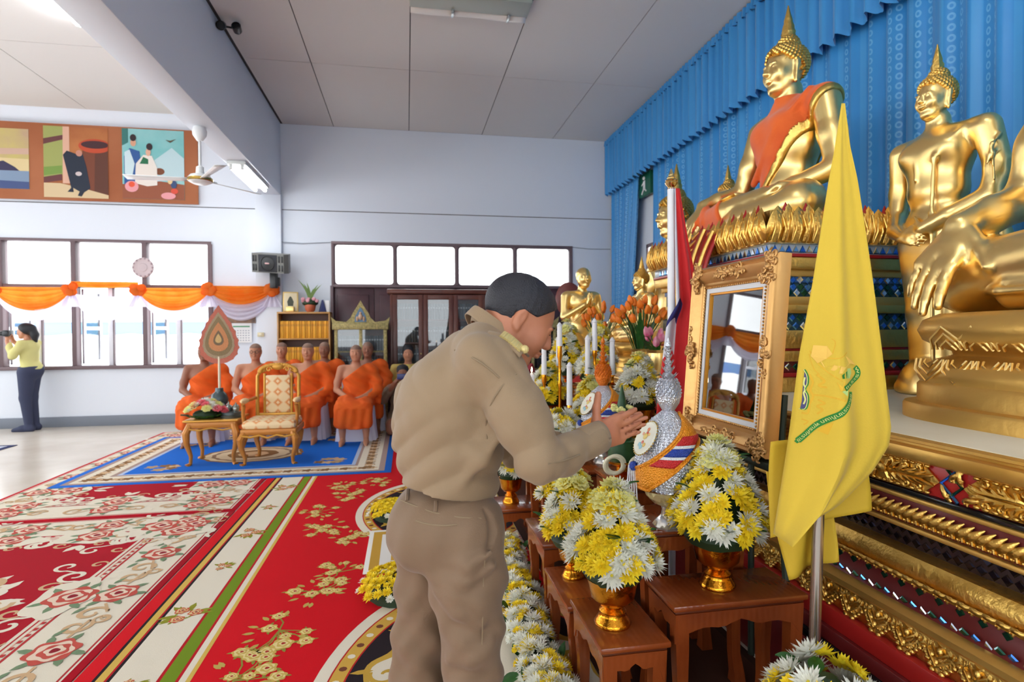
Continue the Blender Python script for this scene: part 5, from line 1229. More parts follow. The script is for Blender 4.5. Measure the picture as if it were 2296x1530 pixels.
fpoly('crest', M_en, [(p.x, p.y) for p in crest]+[(165, 900), (180, 700)], .0026); fribbon('crest_border', M_eg, crest, 14, .0036); fribbon('crest_border', M_el, [(p.x-14, p.y) for p in crest], 9, .0036)
fribbon('cypher', M_el, smooth_path([(200, 600), (185, 680), (205, 740), (185, 800), (200, 880), (180, 940)], 5), 18, .0036)
def flag_text(txt, path, size):
    cu_ = bpy.data.curves.new('lettering', 'FONT'); cu_.body = txt; cu_.size = 1; cu_.resolution_u = 2; ob = bpy.data.objects.new('lettering_tmp', cu_); COL.objects.link(ob)
    dg_ = bpy.context.evaluated_depsgraph_get(); me = bpy.data.meshes.new_from_object(ob.evaluated_get(dg_)); bpy.data.objects.remove(ob)
    if not len(me.vertices): return
    bm = bmesh.new(); bm.from_mesh(me); bmesh.ops.subdivide_edges(bm, edges=[e for e in bm.edges if e.calc_length() > .5], cuts=1)
    x0 = min(v.co.x for v in bm.verts); x1 = max(v.co.x for v in bm.verts); L = [0]
    for a, b in zip(path, path[1:]): L.append(L[-1]+(b-a).length)
    for v in bm.verts:
        s_ = (v.co.x-x0)/(x1-x0)*L[-1]*.94+L[-1]*.03; i = 0
        while i < len(L)-2 and L[i+1] < s_: i += 1
        t_ = (s_-L[i])/max(1e-6, L[i+1]-L[i]); p = path[i].lerp(path[i+1], t_); tt = (path[min(i+2, len(path)-1)]-path[max(i-1, 0)]).normalized(); nn = Vector((-tt.y, tt.x))
        p = p+nn*((v.co.y-.3)*size); v.co = on_flag(fpx(p.x, p.y), .0042)
    bm.to_mesh(me); bm.free(); me.materials.append(M_el); link('lettering', me, yf)
flag_text('พระราช', rib2[::-1], -56); flag_text('พิธีบรมราชาภิเษก พุทธศักราช', rib1[::-1], -58)
# national flag
tf = thing('national_flag', 'red white and blue flag hanging from a white pole', 'flag', (1.375, 2.86, 0))
q = MB(); q.tube([(0, 0, 0), (.0, 0, 2.2)], .02, 12); q.build('pole', M_polew, tf); finial(tf, 2.19, M_fin, .9)
TFc = [mat('flag_red', (222, 36, 38), .75, trans=.2, sheen=.2), mat('flag_white', (232, 230, 238), .75, trans=.2), mat('flag_navy', (44, 44, 110), .75, trans=.2)]
q = MB(); LL = [(2.2, .008), (1.9, .012), (1.58, .012), (1.5, -.04), (1.2, -.085), (.95, -.11)]; RR = [(2.2, .03), (2.0, .07), (1.8, .11), (1.6, .14), (1.2, .15), (.95, .16)]
def tpt(u, v):
    z = lerp(2.19, .8+.1*math.sin(u*8), v); a, b = zl(LL, z), zl(RR, z); return RV*lerp(a, b, u)+FV*(-.04-.035*math.sin(u*11+1)*min(1, v*1.6)+.02*math.sin(v*6))+Vector((0, 0, z))
nu, nv = 40, 50; V = []; 
for j in range(nv+1):
    for i in range(nu+1): V.append(tpt(i/nu, j/nv))
for j in range(nv):
    for i in range(nu):
        u = (i+.5)/nu; v = (j+.5)/nv
        q.mi = (0 if u > .14 else 1) if v < .44 else (0 if u > .34 else (2 if v < .53 else (1 if v < .64 else 0)))
        b = j*(nu+1)+i; q.f.append([b, b+1, b+nu+2, b+nu+1]); q.m.append(q.mi)
q.v = V; solid(q.build('cloth', TFc, tf), .002, 0)
# ================================================================ tulips, pink flowers, small statues
M_tul = mat('tulip_orange', (255, 156, 40), .5, trans=.25, var=((250, 112, 28), 12)); M_pnk = mat('lotus_pink', (216, 60, 120), .5, trans=.2, var=((240, 190, 200), 14))
def tulip_me(m):
    q = MB(); q.lathe([(.004, 0), (.017, .01), (.021, .028), (.016, .05), (.004, .066)], 8, wob=lambda a, u: 1+.18*math.cos(3*a)*u); return q.mesh('tulip', m, True)
TU = tulip_me(M_tul); PK = tulip_me(M_pnk)
def bouquet(label, loc, n, spread, hgt, seed, me, name='tulip', vm=None, vase=True, leafy=1.0):
    rn = random.Random(seed); t = thing('tulip_vase', label, 'flowers', loc)
    if vase: q = MB(); q.lathe([(.05, 0), (.055, .01), (.035, .04), (.06, .1), (.075, .17), (.07, .2), (.08, .22)], 20); q.build('vase', vm or M_gold, t)
    for i in range(n):
        a = i*2.39996; r = spread*math.sqrt((i+.5)/n); p = Vector((r*math.cos(a), r*math.sin(a), .2+hgt*(1-.45*(r/spread)**2)+rn.uniform(-.03, .03))); dr = Vector((p.x, p.y, .25)).normalized()
        place(name, me, t, p, dr, rn, 1.15)
        q = MB(); q.tube([(p.x*.25, p.y*.25, .18), (p.x*.6, p.y*.6, .2+(p.z-.2)*.6), tuple(p)], .0035, 5); q.build('stem', M_leaf, t)
    for i in range(int(n*leafy)):
        a = i*2.1; q = MB(); q.grid(lambda u, v: ((u-.5)*.06*math.sin(PI*min(1, v+.1)), .06*v+.05*v*v, .0+hgt*.8*v), 3, 6, T(.03*math.cos(a), .03*math.sin(a), .2) @ RZ(a-PI/2)); q.build('leaf', M_leaf, t)
bouquet('big bunch of orange tulips before the small seated statue', (1.72, 4.08, 1.098), 26, .19, .36, 1, TU)
bouquet('smaller bunch of orange tulips beside the kneeling statue', (1.71, 4.98, 1.098), 16, .17, .34, 2, TU)
bouquet('pink lotus flowers in a gold vase left of the tricolour flag', (1.72, 3.8, 1.098), 8, .1, .12, 3, PK, 'lotus_bud', leafy=.4)
bs = seated_buddha('buddha_statue', 'small seated gold statue behind the orange tulips', (2.15, 5.08, 1.35), .47, .013)[0]
o = lotus_base('small gold lotus base under the small seated statue', (2.12, 5.08, 1.098), .58, .64, 0); o.scale = (.47, .47, .6)
def kneeling():
    S = Sdf((-.4, -.3, -.02), (.35, .3, .95), .008); k = .03
    for s_ in (1, -1): S.chain([(-.1, .08*s_, .24), (.2, .1*s_, .1)], [.1, .07], k); S.chain([(.2, .1*s_, .07), (-.22, .09*s_, .06)], [.06, .05], k)
    S.ell((-.1, 0, .28), (.12, .15, .14), k); S.ell((-.06, 0, .45), (.085, .115, .15), k); S.ell((-.04, 0, .58), (.095, .15, .11), .04); S.cap((-.05, -.14, .65), (-.05, .14, .65), .045, .045, .04); S.cap((-.04, 0, .65), (-.02, 0, .74), .045, .042, .02)
    for s_ in (1, -1): S.chain([(-.05, .17*s_, .64), (-.02, .2*s_, .44)], [.045, .036], .02); S.chain([(-.02, .2*s_, .44), (.1, .05*s_, .55)], [.036, .026], .02); hand(S, (.1, .022*s_, .55), (.35, -.05*s_, 1), (0, -s_, 0), (-1, 0, .3), .13, (.03, .03, .03), .02, .006)
    head_prims(S, (-.0, 0, .82), .2, None, .03, False, neck=False)
    S.chain([(.02, .13, .66), (.07, .0, .52), (.03, -.12, .4)], [.01]*3, .015); S.cap((-.03, 0, -.02), (-.03, 0, .0), .19, .19, .02)
    return S.mesh('disciple_statue', M_gold)
tag(link('disciple_statue', kneeling(), None, (1.86, 5.95, 1.12), (0, 0, math.radians(-78)), 1.1), 'gold kneeling disciple statue with palms joined, behind the candles', 'statue')
t = thing('processional_fan', 'maroon oval fan standing behind the kneeling gold statue', 'fan', (1.84, 6.45, 1.098))
q = MB(); q.ball((0, 0, .72), (.16, .03, .2), 20); q.build('fan_face', mat('fan_maroon', (128, 66, 60), .35), t); q = MB(); q.tube([(0, 0, 0), (0, 0, .55)], .014, 8); q.build('handle', M_wood, t)
# ================================================================ rugs
class Rug:
    def __init__(s, label, x0, x1, y0, y1, z, base, th=.008, cat='rug'):
        s.t = thing('rug', label, cat, ((x0+x1)/2, (y0+y1)/2, z)); s.o = Vector(((x0+x1)/2, (y0+y1)/2, 0)); s.th = th; s.mb = MB(); s.mats = []; s.lay = 0
        q = MB(); q.cbox((x0-s.o.x, y0-s.o.y, 0), (x1-s.o.x, y1-s.o.y, th), .003); q.build('rug_base', base, s.t); s.bb = (x0, x1, y0, y1)
    def poly(s, c, pts, dz=0):
        m = rugmat(c)
        if m not in s.mats: s.mats.append(m)
        s.mb.mi = s.mats.index(m); s.cnt = getattr(s, 'cnt', 0)+1; z = s.th+.0003*(1+s.lay)+(s.cnt % 24)*1.2e-5
        x0, x1, y0, y1 = s.bb
        s.mb.poly([(min(max(x, x0+.002), x1-.002)-s.o.x, min(max(y, y0+.002), y1-.002)-s.o.y, z) for x, y in pts])
    def rect(s, c, x0, x1, y0, y1): s.poly(c, [(x0, y0), (x1, y0), (x1, y1), (x0, y1)])
    def ribbon(s, c, path, w):
        P = [Vector(p) for p in path]; n = len(P); L = []; R = []
        for i, p in enumerate(P):
            t = P[min(i+1, n-1)]-P[max(i-1, 0)]; t = t.normalized() if t.length > 1e-9 else Vector((1, 0)); nn = Vector((-t.y, t.x)); ww = (w[i] if isinstance(w, list) else w)/2
            L.append(p+nn*ww); R.append(p-nn*ww)
        for i in range(n-1): s.poly(c, [tuple(R[i]), tuple(R[i+1]), tuple(L[i+1]), tuple(L[i])])
    def scroll(s, c, x, y, r, a0, turns, tail=None, w=.3):
        n = 18; P = []
        for i in range(n+1):
            u = i/n; rr = r*(1-.75*u); a = a0+turns*2*PI*u; P.append((x+rr*math.cos(a), y+rr*math.sin(a)))
        if tail: P = [tail]+P
        s.ribbon(c, P, [r*w*(.35+.9*math.sin(PI*min(1, .1+.9*i/len(P)))) for i in range(len(P))])
    def lobed(s, c, x, y, r, k, d, ph=0, n=40, sx=1, sy=1): s.poly(c, [(x+sx*r*(1+d*math.cos(k*2*PI*i/n+ph))*math.cos(2*PI*i/n), y+sy*r*(1+d*math.cos(k*2*PI*i/n+ph))*math.sin(2*PI*i/n)) for i in range(n)])
    def leaf(s, c, x, y, L, a, w=.36):
        ca, sa = math.cos(a), math.sin(a); s.poly(c, [(x+L*u*ca-L*w*o*sa, y+L*u*sa+L*w*o*ca) for u, o in ((0, 0), (.3, -.4), (.65, -.38), (1, 0), (.65, .38), (.3, .4))])
    def rose(s, x, y, r, rn, cols, leaves=5):
        for k in range(leaves): a = 2*PI*k/leaves+rn.uniform(-.3, .3); s.leaf(cols[3], x+r*.75*math.cos(a), y+r*.75*math.sin(a), r*.85, a+rn.uniform(-.4, .4), .5)
        s.lay += 1; s.lobed(cols[0], x, y, r, 6, .1, rn.uniform(0, 6)); s.lay += 1; s.lobed(cols[1], x, y, r*.78, 5, .12, rn.uniform(0, 6)); s.lay += 1; s.lobed(cols[0], x+r*.08, y, r*.58, 5, .1, rn.uniform(0, 6)); s.lay += 1; s.lobed(cols[1], x+r*.08, y+r*.04, r*.38, 4, .14); s.lay += 1; s.lobed(cols[2], x+r*.08, y+r*.03, r*.2, 3, .1); s.lay -= 5
    def done(s): o = s.mb.build('woven_pattern', s.mats, s.t, smooth=False); o['kind'] = 'stuff'; return s.t
RM = {}
def rugmat(c):
    if c not in RM: RM[c] = mat('wool_%d_%d_%d' % c, c, .95, bump=(350, .25), spec=.1)
    return RM[c]
CR, TAN, ROSE, DRED, GRN, PINK = (238, 228, 206), (214, 178, 136), (200, 88, 76), (178, 24, 40), (124, 146, 112), (226, 170, 150)
rcol = (ROSE, (240, 214, 190), (150, 40, 50), GRN)
def rose_rug(label, x0, x1, y0, y1, z, seed, fieldc):
    rn = random.Random(seed); r = Rug(label, x0, x1, y0, y1, z, rugmat((186, 26, 42)))
    r.rect(CR, x0+.04, x1-.04, y0+.04, y1-.04); r.lay = 1
    for a, b, c in ((.05, .06, (190, 60, 60)), (.38, .395, (190, 60, 60)), (.415, .425, PINK), (.44, .45, (190, 60, 60))):
        r.rect(c, x0+a, x1-a, y0+a, y1-a); r.lay += 1; r.rect(CR, x0+b, x1-b, y0+b, y1-b); r.lay += 1
    r.rect(DRED, x0+.47, x1-.47, y0+.47, y1-.47); r.lay += 1
    # dashes of the inner stripe
    n = int((y1-y0-.9)/.06)
    for i in range(n):
        for xx in (x0+.4, x1-.42): r.rect((190, 60, 60), xx, xx+.02, y0+.46+i*.06, y0+.485+i*.06)
    for i in range(int((x1-x0-.9)/.06)):
        for yy in (y0+.4, y1-.42): r.rect((190, 60, 60), x0+.46+i*.06, x0+.485+i*.06, yy, yy+.02)
    # border roses and scrolls
    ny = max(2, round((y1-y0)/.62))
    for i in range(ny):
        yy = y0+(i+.5)*(y1-y0)/ny
        for xx, sg in ((x0+.21, 1), (x1-.21, -1)):
            r.lay += 1; r.rose(xx, yy, .105, rn, rcol, 6); r.lay -= 1
            for d in (-1, 1):
                r.scroll(TAN, xx+sg*.02, yy+d*.23, .075, rn.uniform(0, 6), d*sg*1.1, (xx, yy+d*.12)); r.scroll(TAN, xx-sg*.07, yy+d*.3, .045, rn.uniform(0, 6), -d*1.0); r.leaf(GRN, xx+sg*.08, yy+d*.14, .09, d*PI/2+.4*sg)
    nx = max(2, round((x1-x0)/.62))
    for i in range(nx):
        xx = x0+(i+.5)*(x1-x0)/nx
        for yy in (y0+.21, y1-.21):
            r.lay += 1; r.rose(xx, yy, .1, rn, rcol, 6); r.lay -= 1
            for d in (-1, 1): r.scroll(TAN, xx+d*.22, yy, .075, rn.uniform(0, 6), d*1.1, (xx+d*.12, yy)); r.leaf(GRN, xx+d*.12, yy+.05, .09, 0 if d > 0 else PI)
    # scalloped cream cartouches reaching into the field
    r.lay += 1
    for i in range(ny):
        yy = y0+(i+.5)*(y1-y0)/ny
        if i % 2 == 0: continue
        for xx, sg in ((x0+.47, 1), (x1-.47, -1)):
            r.lobed(CR, xx, yy, .2, 5, .1, sx=.75, sy=1.25); r.lay += 1; r.rose(xx-sg*.03, yy, .12, rn, rcol, 7); r.lay -= 1
            for d in (-1, 1):
                r.scroll(CR, xx+sg*.1, yy+d*.3, .085, -d*1.2, d*sg*1.1, (xx, yy+d*.2)); r.scroll(TAN, xx+sg*.16, yy+d*.16, .06, d*.5, -d*sg*1.0); r.scroll(CR, xx+sg*.22, yy+d*.46, .07, -d*1.2, d*sg*1.0, (xx+sg*.12, yy+d*.36)); r.scroll(TAN, xx+sg*.05, yy+d*.47, .05, 0, d)
                r.leaf(CR, xx+sg*.2, yy+d*.02, .14, (0 if sg > 0 else PI)+d*.35, .5)
    for i in range(nx):
        xx = x0+(i+.5)*(x1-x0)/nx
        for yy, sg in ((y0+.47, 1), (y1-.47, -1)):
            r.lobed(CR, xx, yy, .19, 5, .1, sx=1.3, sy=.7); r.lay += 1; r.rose(xx, yy-sg*.03, .11, rn, rcol, 7); r.lay -= 1
            for d in (-1, 1): r.scroll(CR, xx+d*.3, yy+sg*.1, .085, -sg*1.0, d*1.1, (xx+d*.2, yy)); r.scroll(TAN, xx+d*.12, yy+sg*.15, .055, 0, d); r.leaf(CR, xx, yy+sg*.16, .13, sg*PI/2+d*.4, .5)
    # central medallion
    cx, cy = (x0+x1)/2, (y0+y1)/2
    r.lobed(CR, cx, cy, .34, 8, .08, sx=.85, sy=1.5, n=64); r.lay += 1; r.lobed((244, 236, 218), cx, cy, .28, 6, .06, sx=.8, sy=1.5, n=48); r.lay += 1
    for k in range(14):
        a = 2*PI*k/14; px, py = cx+.36*math.cos(a)*.9, cy+.36*1.55*math.sin(a); r.scroll((CR, TAN)[k % 2], px, py, .1, a, (-1)**k*1.1, w=.42); r.leaf(CR, px, py, .16, a+.3*(-1)**k, .5); r.scroll(TAN, cx+.24*math.cos(a), cy+.38*math.sin(a), .06, a+2, (-1)**k, w=.35)
    for k in range(5): a = 2*PI*k/5; r.rose(cx+.12*math.cos(a), cy+.2*math.sin(a), .08, rn, rcol, 4)
    return r.done()
rose_rug('near red rug with cream scroll border and roses at the lower left', -3.56, -1.385, 1.45, 5.03, 0, 2, DRED)
rose_rug('far red rug with rose border reaching under the blue rug', -3.52, -1.39, 5.05, 9.25, 0, 3, DRED)
# large bright red rug with medallions
r = Rug('bright red rug with green stripe and oval medallions under the man', -1.375, .78, .9, 9.3, .0, rugmat((206, 22, 32)))
rn = random.Random(8); BLK, YEL, GR2 = (44, 36, 40), (222, 186, 92), (120, 146, 36)
for a, b, c in ((-1.30, -1.285, BLK), (-1.285, -1.25, YEL), (-1.25, -1.24, (190, 30, 40)), (-1.24, -1.225, BLK), (-1.225, -1.035, CR), (-1.035, -1.02, (190, 30, 40)), (-1.02, -.957, GR2), (-.957, -.943, (190, 30, 40)), (-.943, -.915, CR), (-.915, -.895, YEL)): r.rect(c, a, b, .9, 9.3)
gcol = ((206, 96, 70), (232, 206, 150), (150, 40, 50), (150, 150, 48))
def spray(x, y, s_, seed):
    rn = random.Random(seed); r.lay = 2
    for k in range(7): a = rn.uniform(0, 6.28); r.leaf((150, 150, 48), x+.03*s_*math.cos(a), y+.03*s_*math.sin(a), .1*s_, a, .4)
    r.lay = 3
    for k in range(3): a = 2.1*k+rn.uniform(-.3, .3); r.rose(x+.045*s_*math.cos(a), y+.06*s_*math.sin(a), .035*s_, rn, gcol, 3)
    r.lay = 1
for i in range(11): spray(-1.13, 1.35+.62*i, 1.0 if i % 2 else .6, i)
def fspray(x, y, seed, s_=1.0):   # golden flower sprays on the red field
    rn = random.Random(seed); GO = ((214, 182, 96), (236, 216, 150), (176, 60, 48), (150, 144, 64))
    for k in range(9):
        a = rn.uniform(0, 6.28); d = rn.uniform(.02, .17)*s_; px, py = x+d*math.cos(a), y+d*1.3*math.sin(a); r.lay = 1; r.ribbon((150, 144, 64), [(x, y), ((x+px)/2+.02, (y+py)/2), (px, py)], .008); r.lay = 2; r.rose(px, py, rn.uniform(.025, .045)*s_, rn, GO, 4)
    for k in range(10): a = rn.uniform(0, 6.28); r.leaf((196, 170, 90), x+.1*s_*math.cos(a), y+.13*s_*math.sin(a), .06, a, .5)
    r.lay = 1
def medallion(cx, cy, a, b):
    def el(c, k, n=72, kk=0, d=0): r.poly(c, [(cx+a*k*(1+d*math.cos(kk*2*PI*i/n))*math.cos(2*PI*i/n), cy+b*k*(1+d*math.cos(kk*2*PI*i/n))*math.sin(2*PI*i/n)) for i in range(n)])
    r.lay = 1; el(CR, 1); r.lay = 2; el((190, 40, 40), .925); r.lay = 3; el((214, 170, 76), .915); r.lay = 4
    for i in range(64):
        t_ = 2*PI*i/64; r.lobed((CR if i % 2 else (120, 70, 50)), cx+a*.875*math.cos(t_), cy+b*.875*math.sin(t_), .018, 2, 0, n=8)
    el((190, 40, 40), .835); r.lay = 5; el(BLK, .825); r.lay = 6; el((206, 166, 70), .72, 160, 14, .05); r.lay = 7; el(CR, .68, 160, 14, .06); r.lay = 8
    for i in range(14): t_ = 2*PI*i/14; r.scroll((206, 166, 70), cx+a*.62*math.cos(t_), cy+b*.62*math.sin(t_), .07, t_, (-1)**i, w=.35); r.leaf((206, 166, 70), cx+a*.7*math.cos(t_), cy+b*.7*math.sin(t_), .1, t_+.5, .4)
    for i in range(8): t_ = 2*PI*i/8; r.leaf((190, 160, 70), cx+a*.4*math.cos(t_), cy+b*.4*math.sin(t_), .09, t_, .4)
    r.lay = 1
medallion(.31, 2.15, .73, 1.2); medallion(.31, 4.75, .72, .95)
for x, y, s_ in ((-.62, 2.95, 1.1), (-.5, 3.35, 1), (-.72, 2.55, 1.1), (-.42, 3.6, .8), (-.62, 4.5, 1), (-.72, 4.85, .9), (-.5, 5.35, 1), (-.62, 5.65, .8), (-.3, 5.75, .9), (-.68, 2.1, 1.1), (-.42, 4.2, .8)): fspray(x, y, int(x*100+y*1000), s_)
r.done()
r = Rug('dark brown strip added as the shade under the wooden altar tables', .785, 1.5, .9, 6.6, 0, rugmat((58, 36, 28)), .006); r.rect((70, 42, 32), .83, 1.46, .95, 6.55); r.done()  # floor strip coloured dark to stand in for shade beneath the tables
# blue rug
r = Rug('blue rug with cream floral border beneath the gilded chair', -3.32, -.17, 6.08, 8.75, .0085, rugmat((42, 108, 200)))
rn = random.Random(4); BR, BLU = (142, 104, 66), (36, 112, 214)
r.rect((176, 150, 140), -3.25, -.24, 6.15, 8.68); r.lay = 1; r.rect(CR, -3.2, -.3, 6.2, 8.63); r.lay = 2
for i in range(30): x = -3.1+i*.094; [r.lobed((BR, TAN)[i % 2], x, y, .05, 5, .25) for y in (6.31, 8.52)]
for i in range(24): y = 6.35+i*.094; [r.lobed((BR, TAN)[i % 2], x, y, .05, 5, .25) for x in (-3.08, -.41)]
for i in range(12):
    [r.scroll(BR, -3.0+i*.235, y, .06, 0, (-1)**i) for y in (6.31, 8.52)]; [r.scroll(BR, x, 6.45+i*.18, .06, 0, (-1)**i) for x in (-3.08, -.41)]
r.rect((176, 150, 140), -2.95, -.53, 6.43, 8.4); r.lay = 3; r.rect((190, 205, 230), -2.9, -.56, 6.47, 8.36); r.lay = 4; r.rect(BLU, -2.86, -.6, 6.5, 8.33); r.lay = 5
for k, c in ((1, BR), (.93, (226, 206, 170)), (.8, (150, 120, 96)), (.72, (226, 206, 170)), (.5, BR), (.3, TAN)): r.lobed(c, -1.8, 7.3, .56*k, 16 if k > .6 else 8, .02, sx=1, sy=.8, n=72); r.lay += 1
r.lay = 5
for x in (-2.6, -.86):
    for y in (6.75, 8.08):
        for k in range(9): a = rn.uniform(0, 6.28); r.lobed((BR, TAN, (190, 160, 120))[k % 3], x+.13*math.cos(a), y+.09*math.sin(a), .06, 5, .25)
r.done()
# mats
r = Rug('white kneeling mat with double gold border between the yellow flowers', -.27, .35, 3.53, 4.29, .011, rugmat((236, 232, 222)), .006)
r.rect((206, 160, 66), -.24, .32, 3.57, 4.25); r.lay = 1; r.rect((238, 234, 226), -.18, .26, 3.63, 4.19); r.lay = 2; r.rect((206, 160, 66), -.11, .19, 3.7, 4.12); r.lay = 3; r.rect((238, 234, 226), -.085, .165, 3.725, 4.095); r.done()
r = Rug('dark patterned rug corner on the bare floor at far left', -7.4, -5.03, 7.2, 8.62, 0, rugmat((60, 66, 104)))
r.rect((190, 196, 210), -7.35, -5.1, 7.27, 8.55); r.lay = 1; r.rect((70, 74, 120), -7.3, -5.16, 7.33, 8.49); r.done()
# ================================================================ book cases
M_shelf = mat('shelf_wood', (196, 150, 92), .45, var=((182, 134, 78), 3)); M_shelfi = mat('shelf_inside', (118, 92, 84), .6); M_ybook = mat('book_yellow', (236, 172, 44), .5); M_ybook2 = mat('book_yellow2', (226, 158, 36), .5)
bs_ = thing('bookshelf', 'light wooden bookshelf with rows of yellow books below the loudspeaker', 'bookshelf', (-1.635, 9.99, 0))
def pt(name, lo, hi, m, par, bev=.004): q = MB(); q.cbox(lo, hi, bev); return q.build(name, m, par)
for x in (-.41, .385): pt('side_panel', (x, -.16, 0), (x+.025, .14, 1.79), M_shelf, bs_)
pt('back_panel', (-.4, .12, 0), (.4, .14, 1.78), M_shelfi, bs_); pt('top_board', (-.41, -.165, 1.765), (.41, .14, 1.795), M_shelf, bs_)
for z in (1.345, .92, .5, .06): pt('shelf_board', (-.385, -.155, z), (.385, .13, z+.022), M_shelf, bs_)
q = MB(); q.cbox((-.013, -.1, 0), (.013, .1, .29), .003); ybk = q.mesh('book', M_ybook); ybk2 = ybk.copy(); ybk2.materials[0] = M_ybook2
q = MB(); q.box((-.0085, -.102, .2), (.0085, -.0995, .24)); spm = q.mesh('spine_label', mat('spine_gold', (200, 140, 40), .5), False)
for z, nm in ((1.367, 'top'), (.942, 'middle'), (.522, 'lower')):
    for i in range(27):
        o = link('book', (ybk, ybk2)[(i*7+int(z*10)) % 3 == 0], None, (-1.635-.365+i*.0281, 9.98-.01*((i*5) % 3), z), (0, 0, 0), (1, 1, .97+.015*((i*3) % 3)))
        tag(o, 'yellow bound book on the %s shelf of the light wooden bookshelf' % nm, 'book', 'yellow books on the %s shelf' % nm); link('spine_label', spm, o)
# things on top of the bookshelf
t = thing('shrine_picture', 'gold framed devotional picture standing on the bookshelf', 'picture', (-1.86, 9.98, 1.795))
pt('frame', (-.12, -.01, 0), (.12, .02, .33), mat('small_gilt', (206, 176, 110), .35, .6), t, .006); pt('print_sheet', (-.1, -.014, .02), (.1, -.009, .31), mat('print_cream', (228, 214, 178), .6), t, .001)
q = MB(); q.poly([(-.04, -.016, .1), (.04, -.016, .1), (.05, -.016, .17), (.02, -.016, .24), (0, -.016, .26), (-.02, -.016, .24), (-.05, -.016, .17)]); q.build('figure_print', mat('print_dark', (70, 74, 60), .6), t, smooth=False); pt('gold_stand', (-.06, -.07, 0), (.06, -.02, .09), M_gold, t, .012)
t = thing('potted_plant', 'terracotta pot with green stems and pink flowers on the bookshelf', 'plant', (-1.55, 9.95, 1.795)); rn = random.Random(3)
q = MB(); q.lathe([(.05, 0), (.075, .03), (.09, .1), (.08, .13), (.07, .12)], 20); q.build('pot', mat('terracotta', (188, 96, 62), .6), t)
q = MB(); q.ball((0, 0, .15), (.13, .1, .06), 12); q.build('foliage', M_dleaf, t)
for i in range(8):
    a = rn.uniform(-.9, .9); h = rn.uniform(.25, .48); q = MB(); q.grid(lambda u, v: ((u-.5)*.045*math.sin(PI*min(1, v+.12))+a*.28*v*v, .03*math.sin(i)*v, .14+h*v), 3, 8); q.build('leaf_blade', mat('plant_green', (112, 140, 70), .5, trans=.2), t)
for i in range(7): a = i*.9; q = MB(); q.ball((.11*math.cos(a), -.05-.03*math.sin(a), .18+.03*(i % 2)), (.035, .03, .03), 8); q.build('pink_flower', mat('flower_pink', (226, 160, 172), .6), t)
t = thing('desk_sign', 'small dark blue folded stand at the shelf top right', 'sign', (-1.36, 9.96, 1.795)); q = MB(); q.prism([(-.05, 0), (.05, 0), (.0, .2)], -.08, .08, RZ(.3) @ RX(PI/2)); q.build('folded_card', mat('card_navy', (48, 58, 110), .5), t, smooth=False); pt('white_edge', (.03, -.05, 0), (.12, -.03, .19), M_white, t)
# gold lacquer scripture cabinets
M_lac = mat('lacquer_gold', (196, 178, 118), .45, .3, bump=(70, .6, 'voronoi'), var=((150, 140, 90), 30)); M_dbook = mat('book_dark', (62, 72, 76), .5); M_dbook2 = mat('book_grey', (86, 92, 96), .5); M_cab = mat('cabinet_wood', (112, 62, 48), .35, var=((94, 48, 40), 3)); M_cglass = glass_mat('cabinet_glass', (.93, .96, .98), 1.2)
q = MB(); q.cbox((-.018, -.07, 0), (.018, .07, .25), .004); dbk = q.mesh('book', M_dbook); dbk2 = dbk.copy(); dbk2.materials[0] = M_dbook2
q = MB(); q.box((-.014, -.0715, .17), (.014, -.069, .195)); dsp = q.mesh('spine_label', mat('spine_pale', (170, 176, 176), .5), False)
def bookrow(x0, n, y, z, lab, grp, st=.04, s_=1):
    for i in range(n):
        o = link('book', (dbk, dbk2)[(i*5+int(z*9)) % 3 == 0], None, (x0+i*st, y, z), (0, 0, 0), (1, 1, s_*(.95+.05*((i*3) % 3)/2))); tag(o, lab, 'book', grp); link('spine_label', dsp, o)
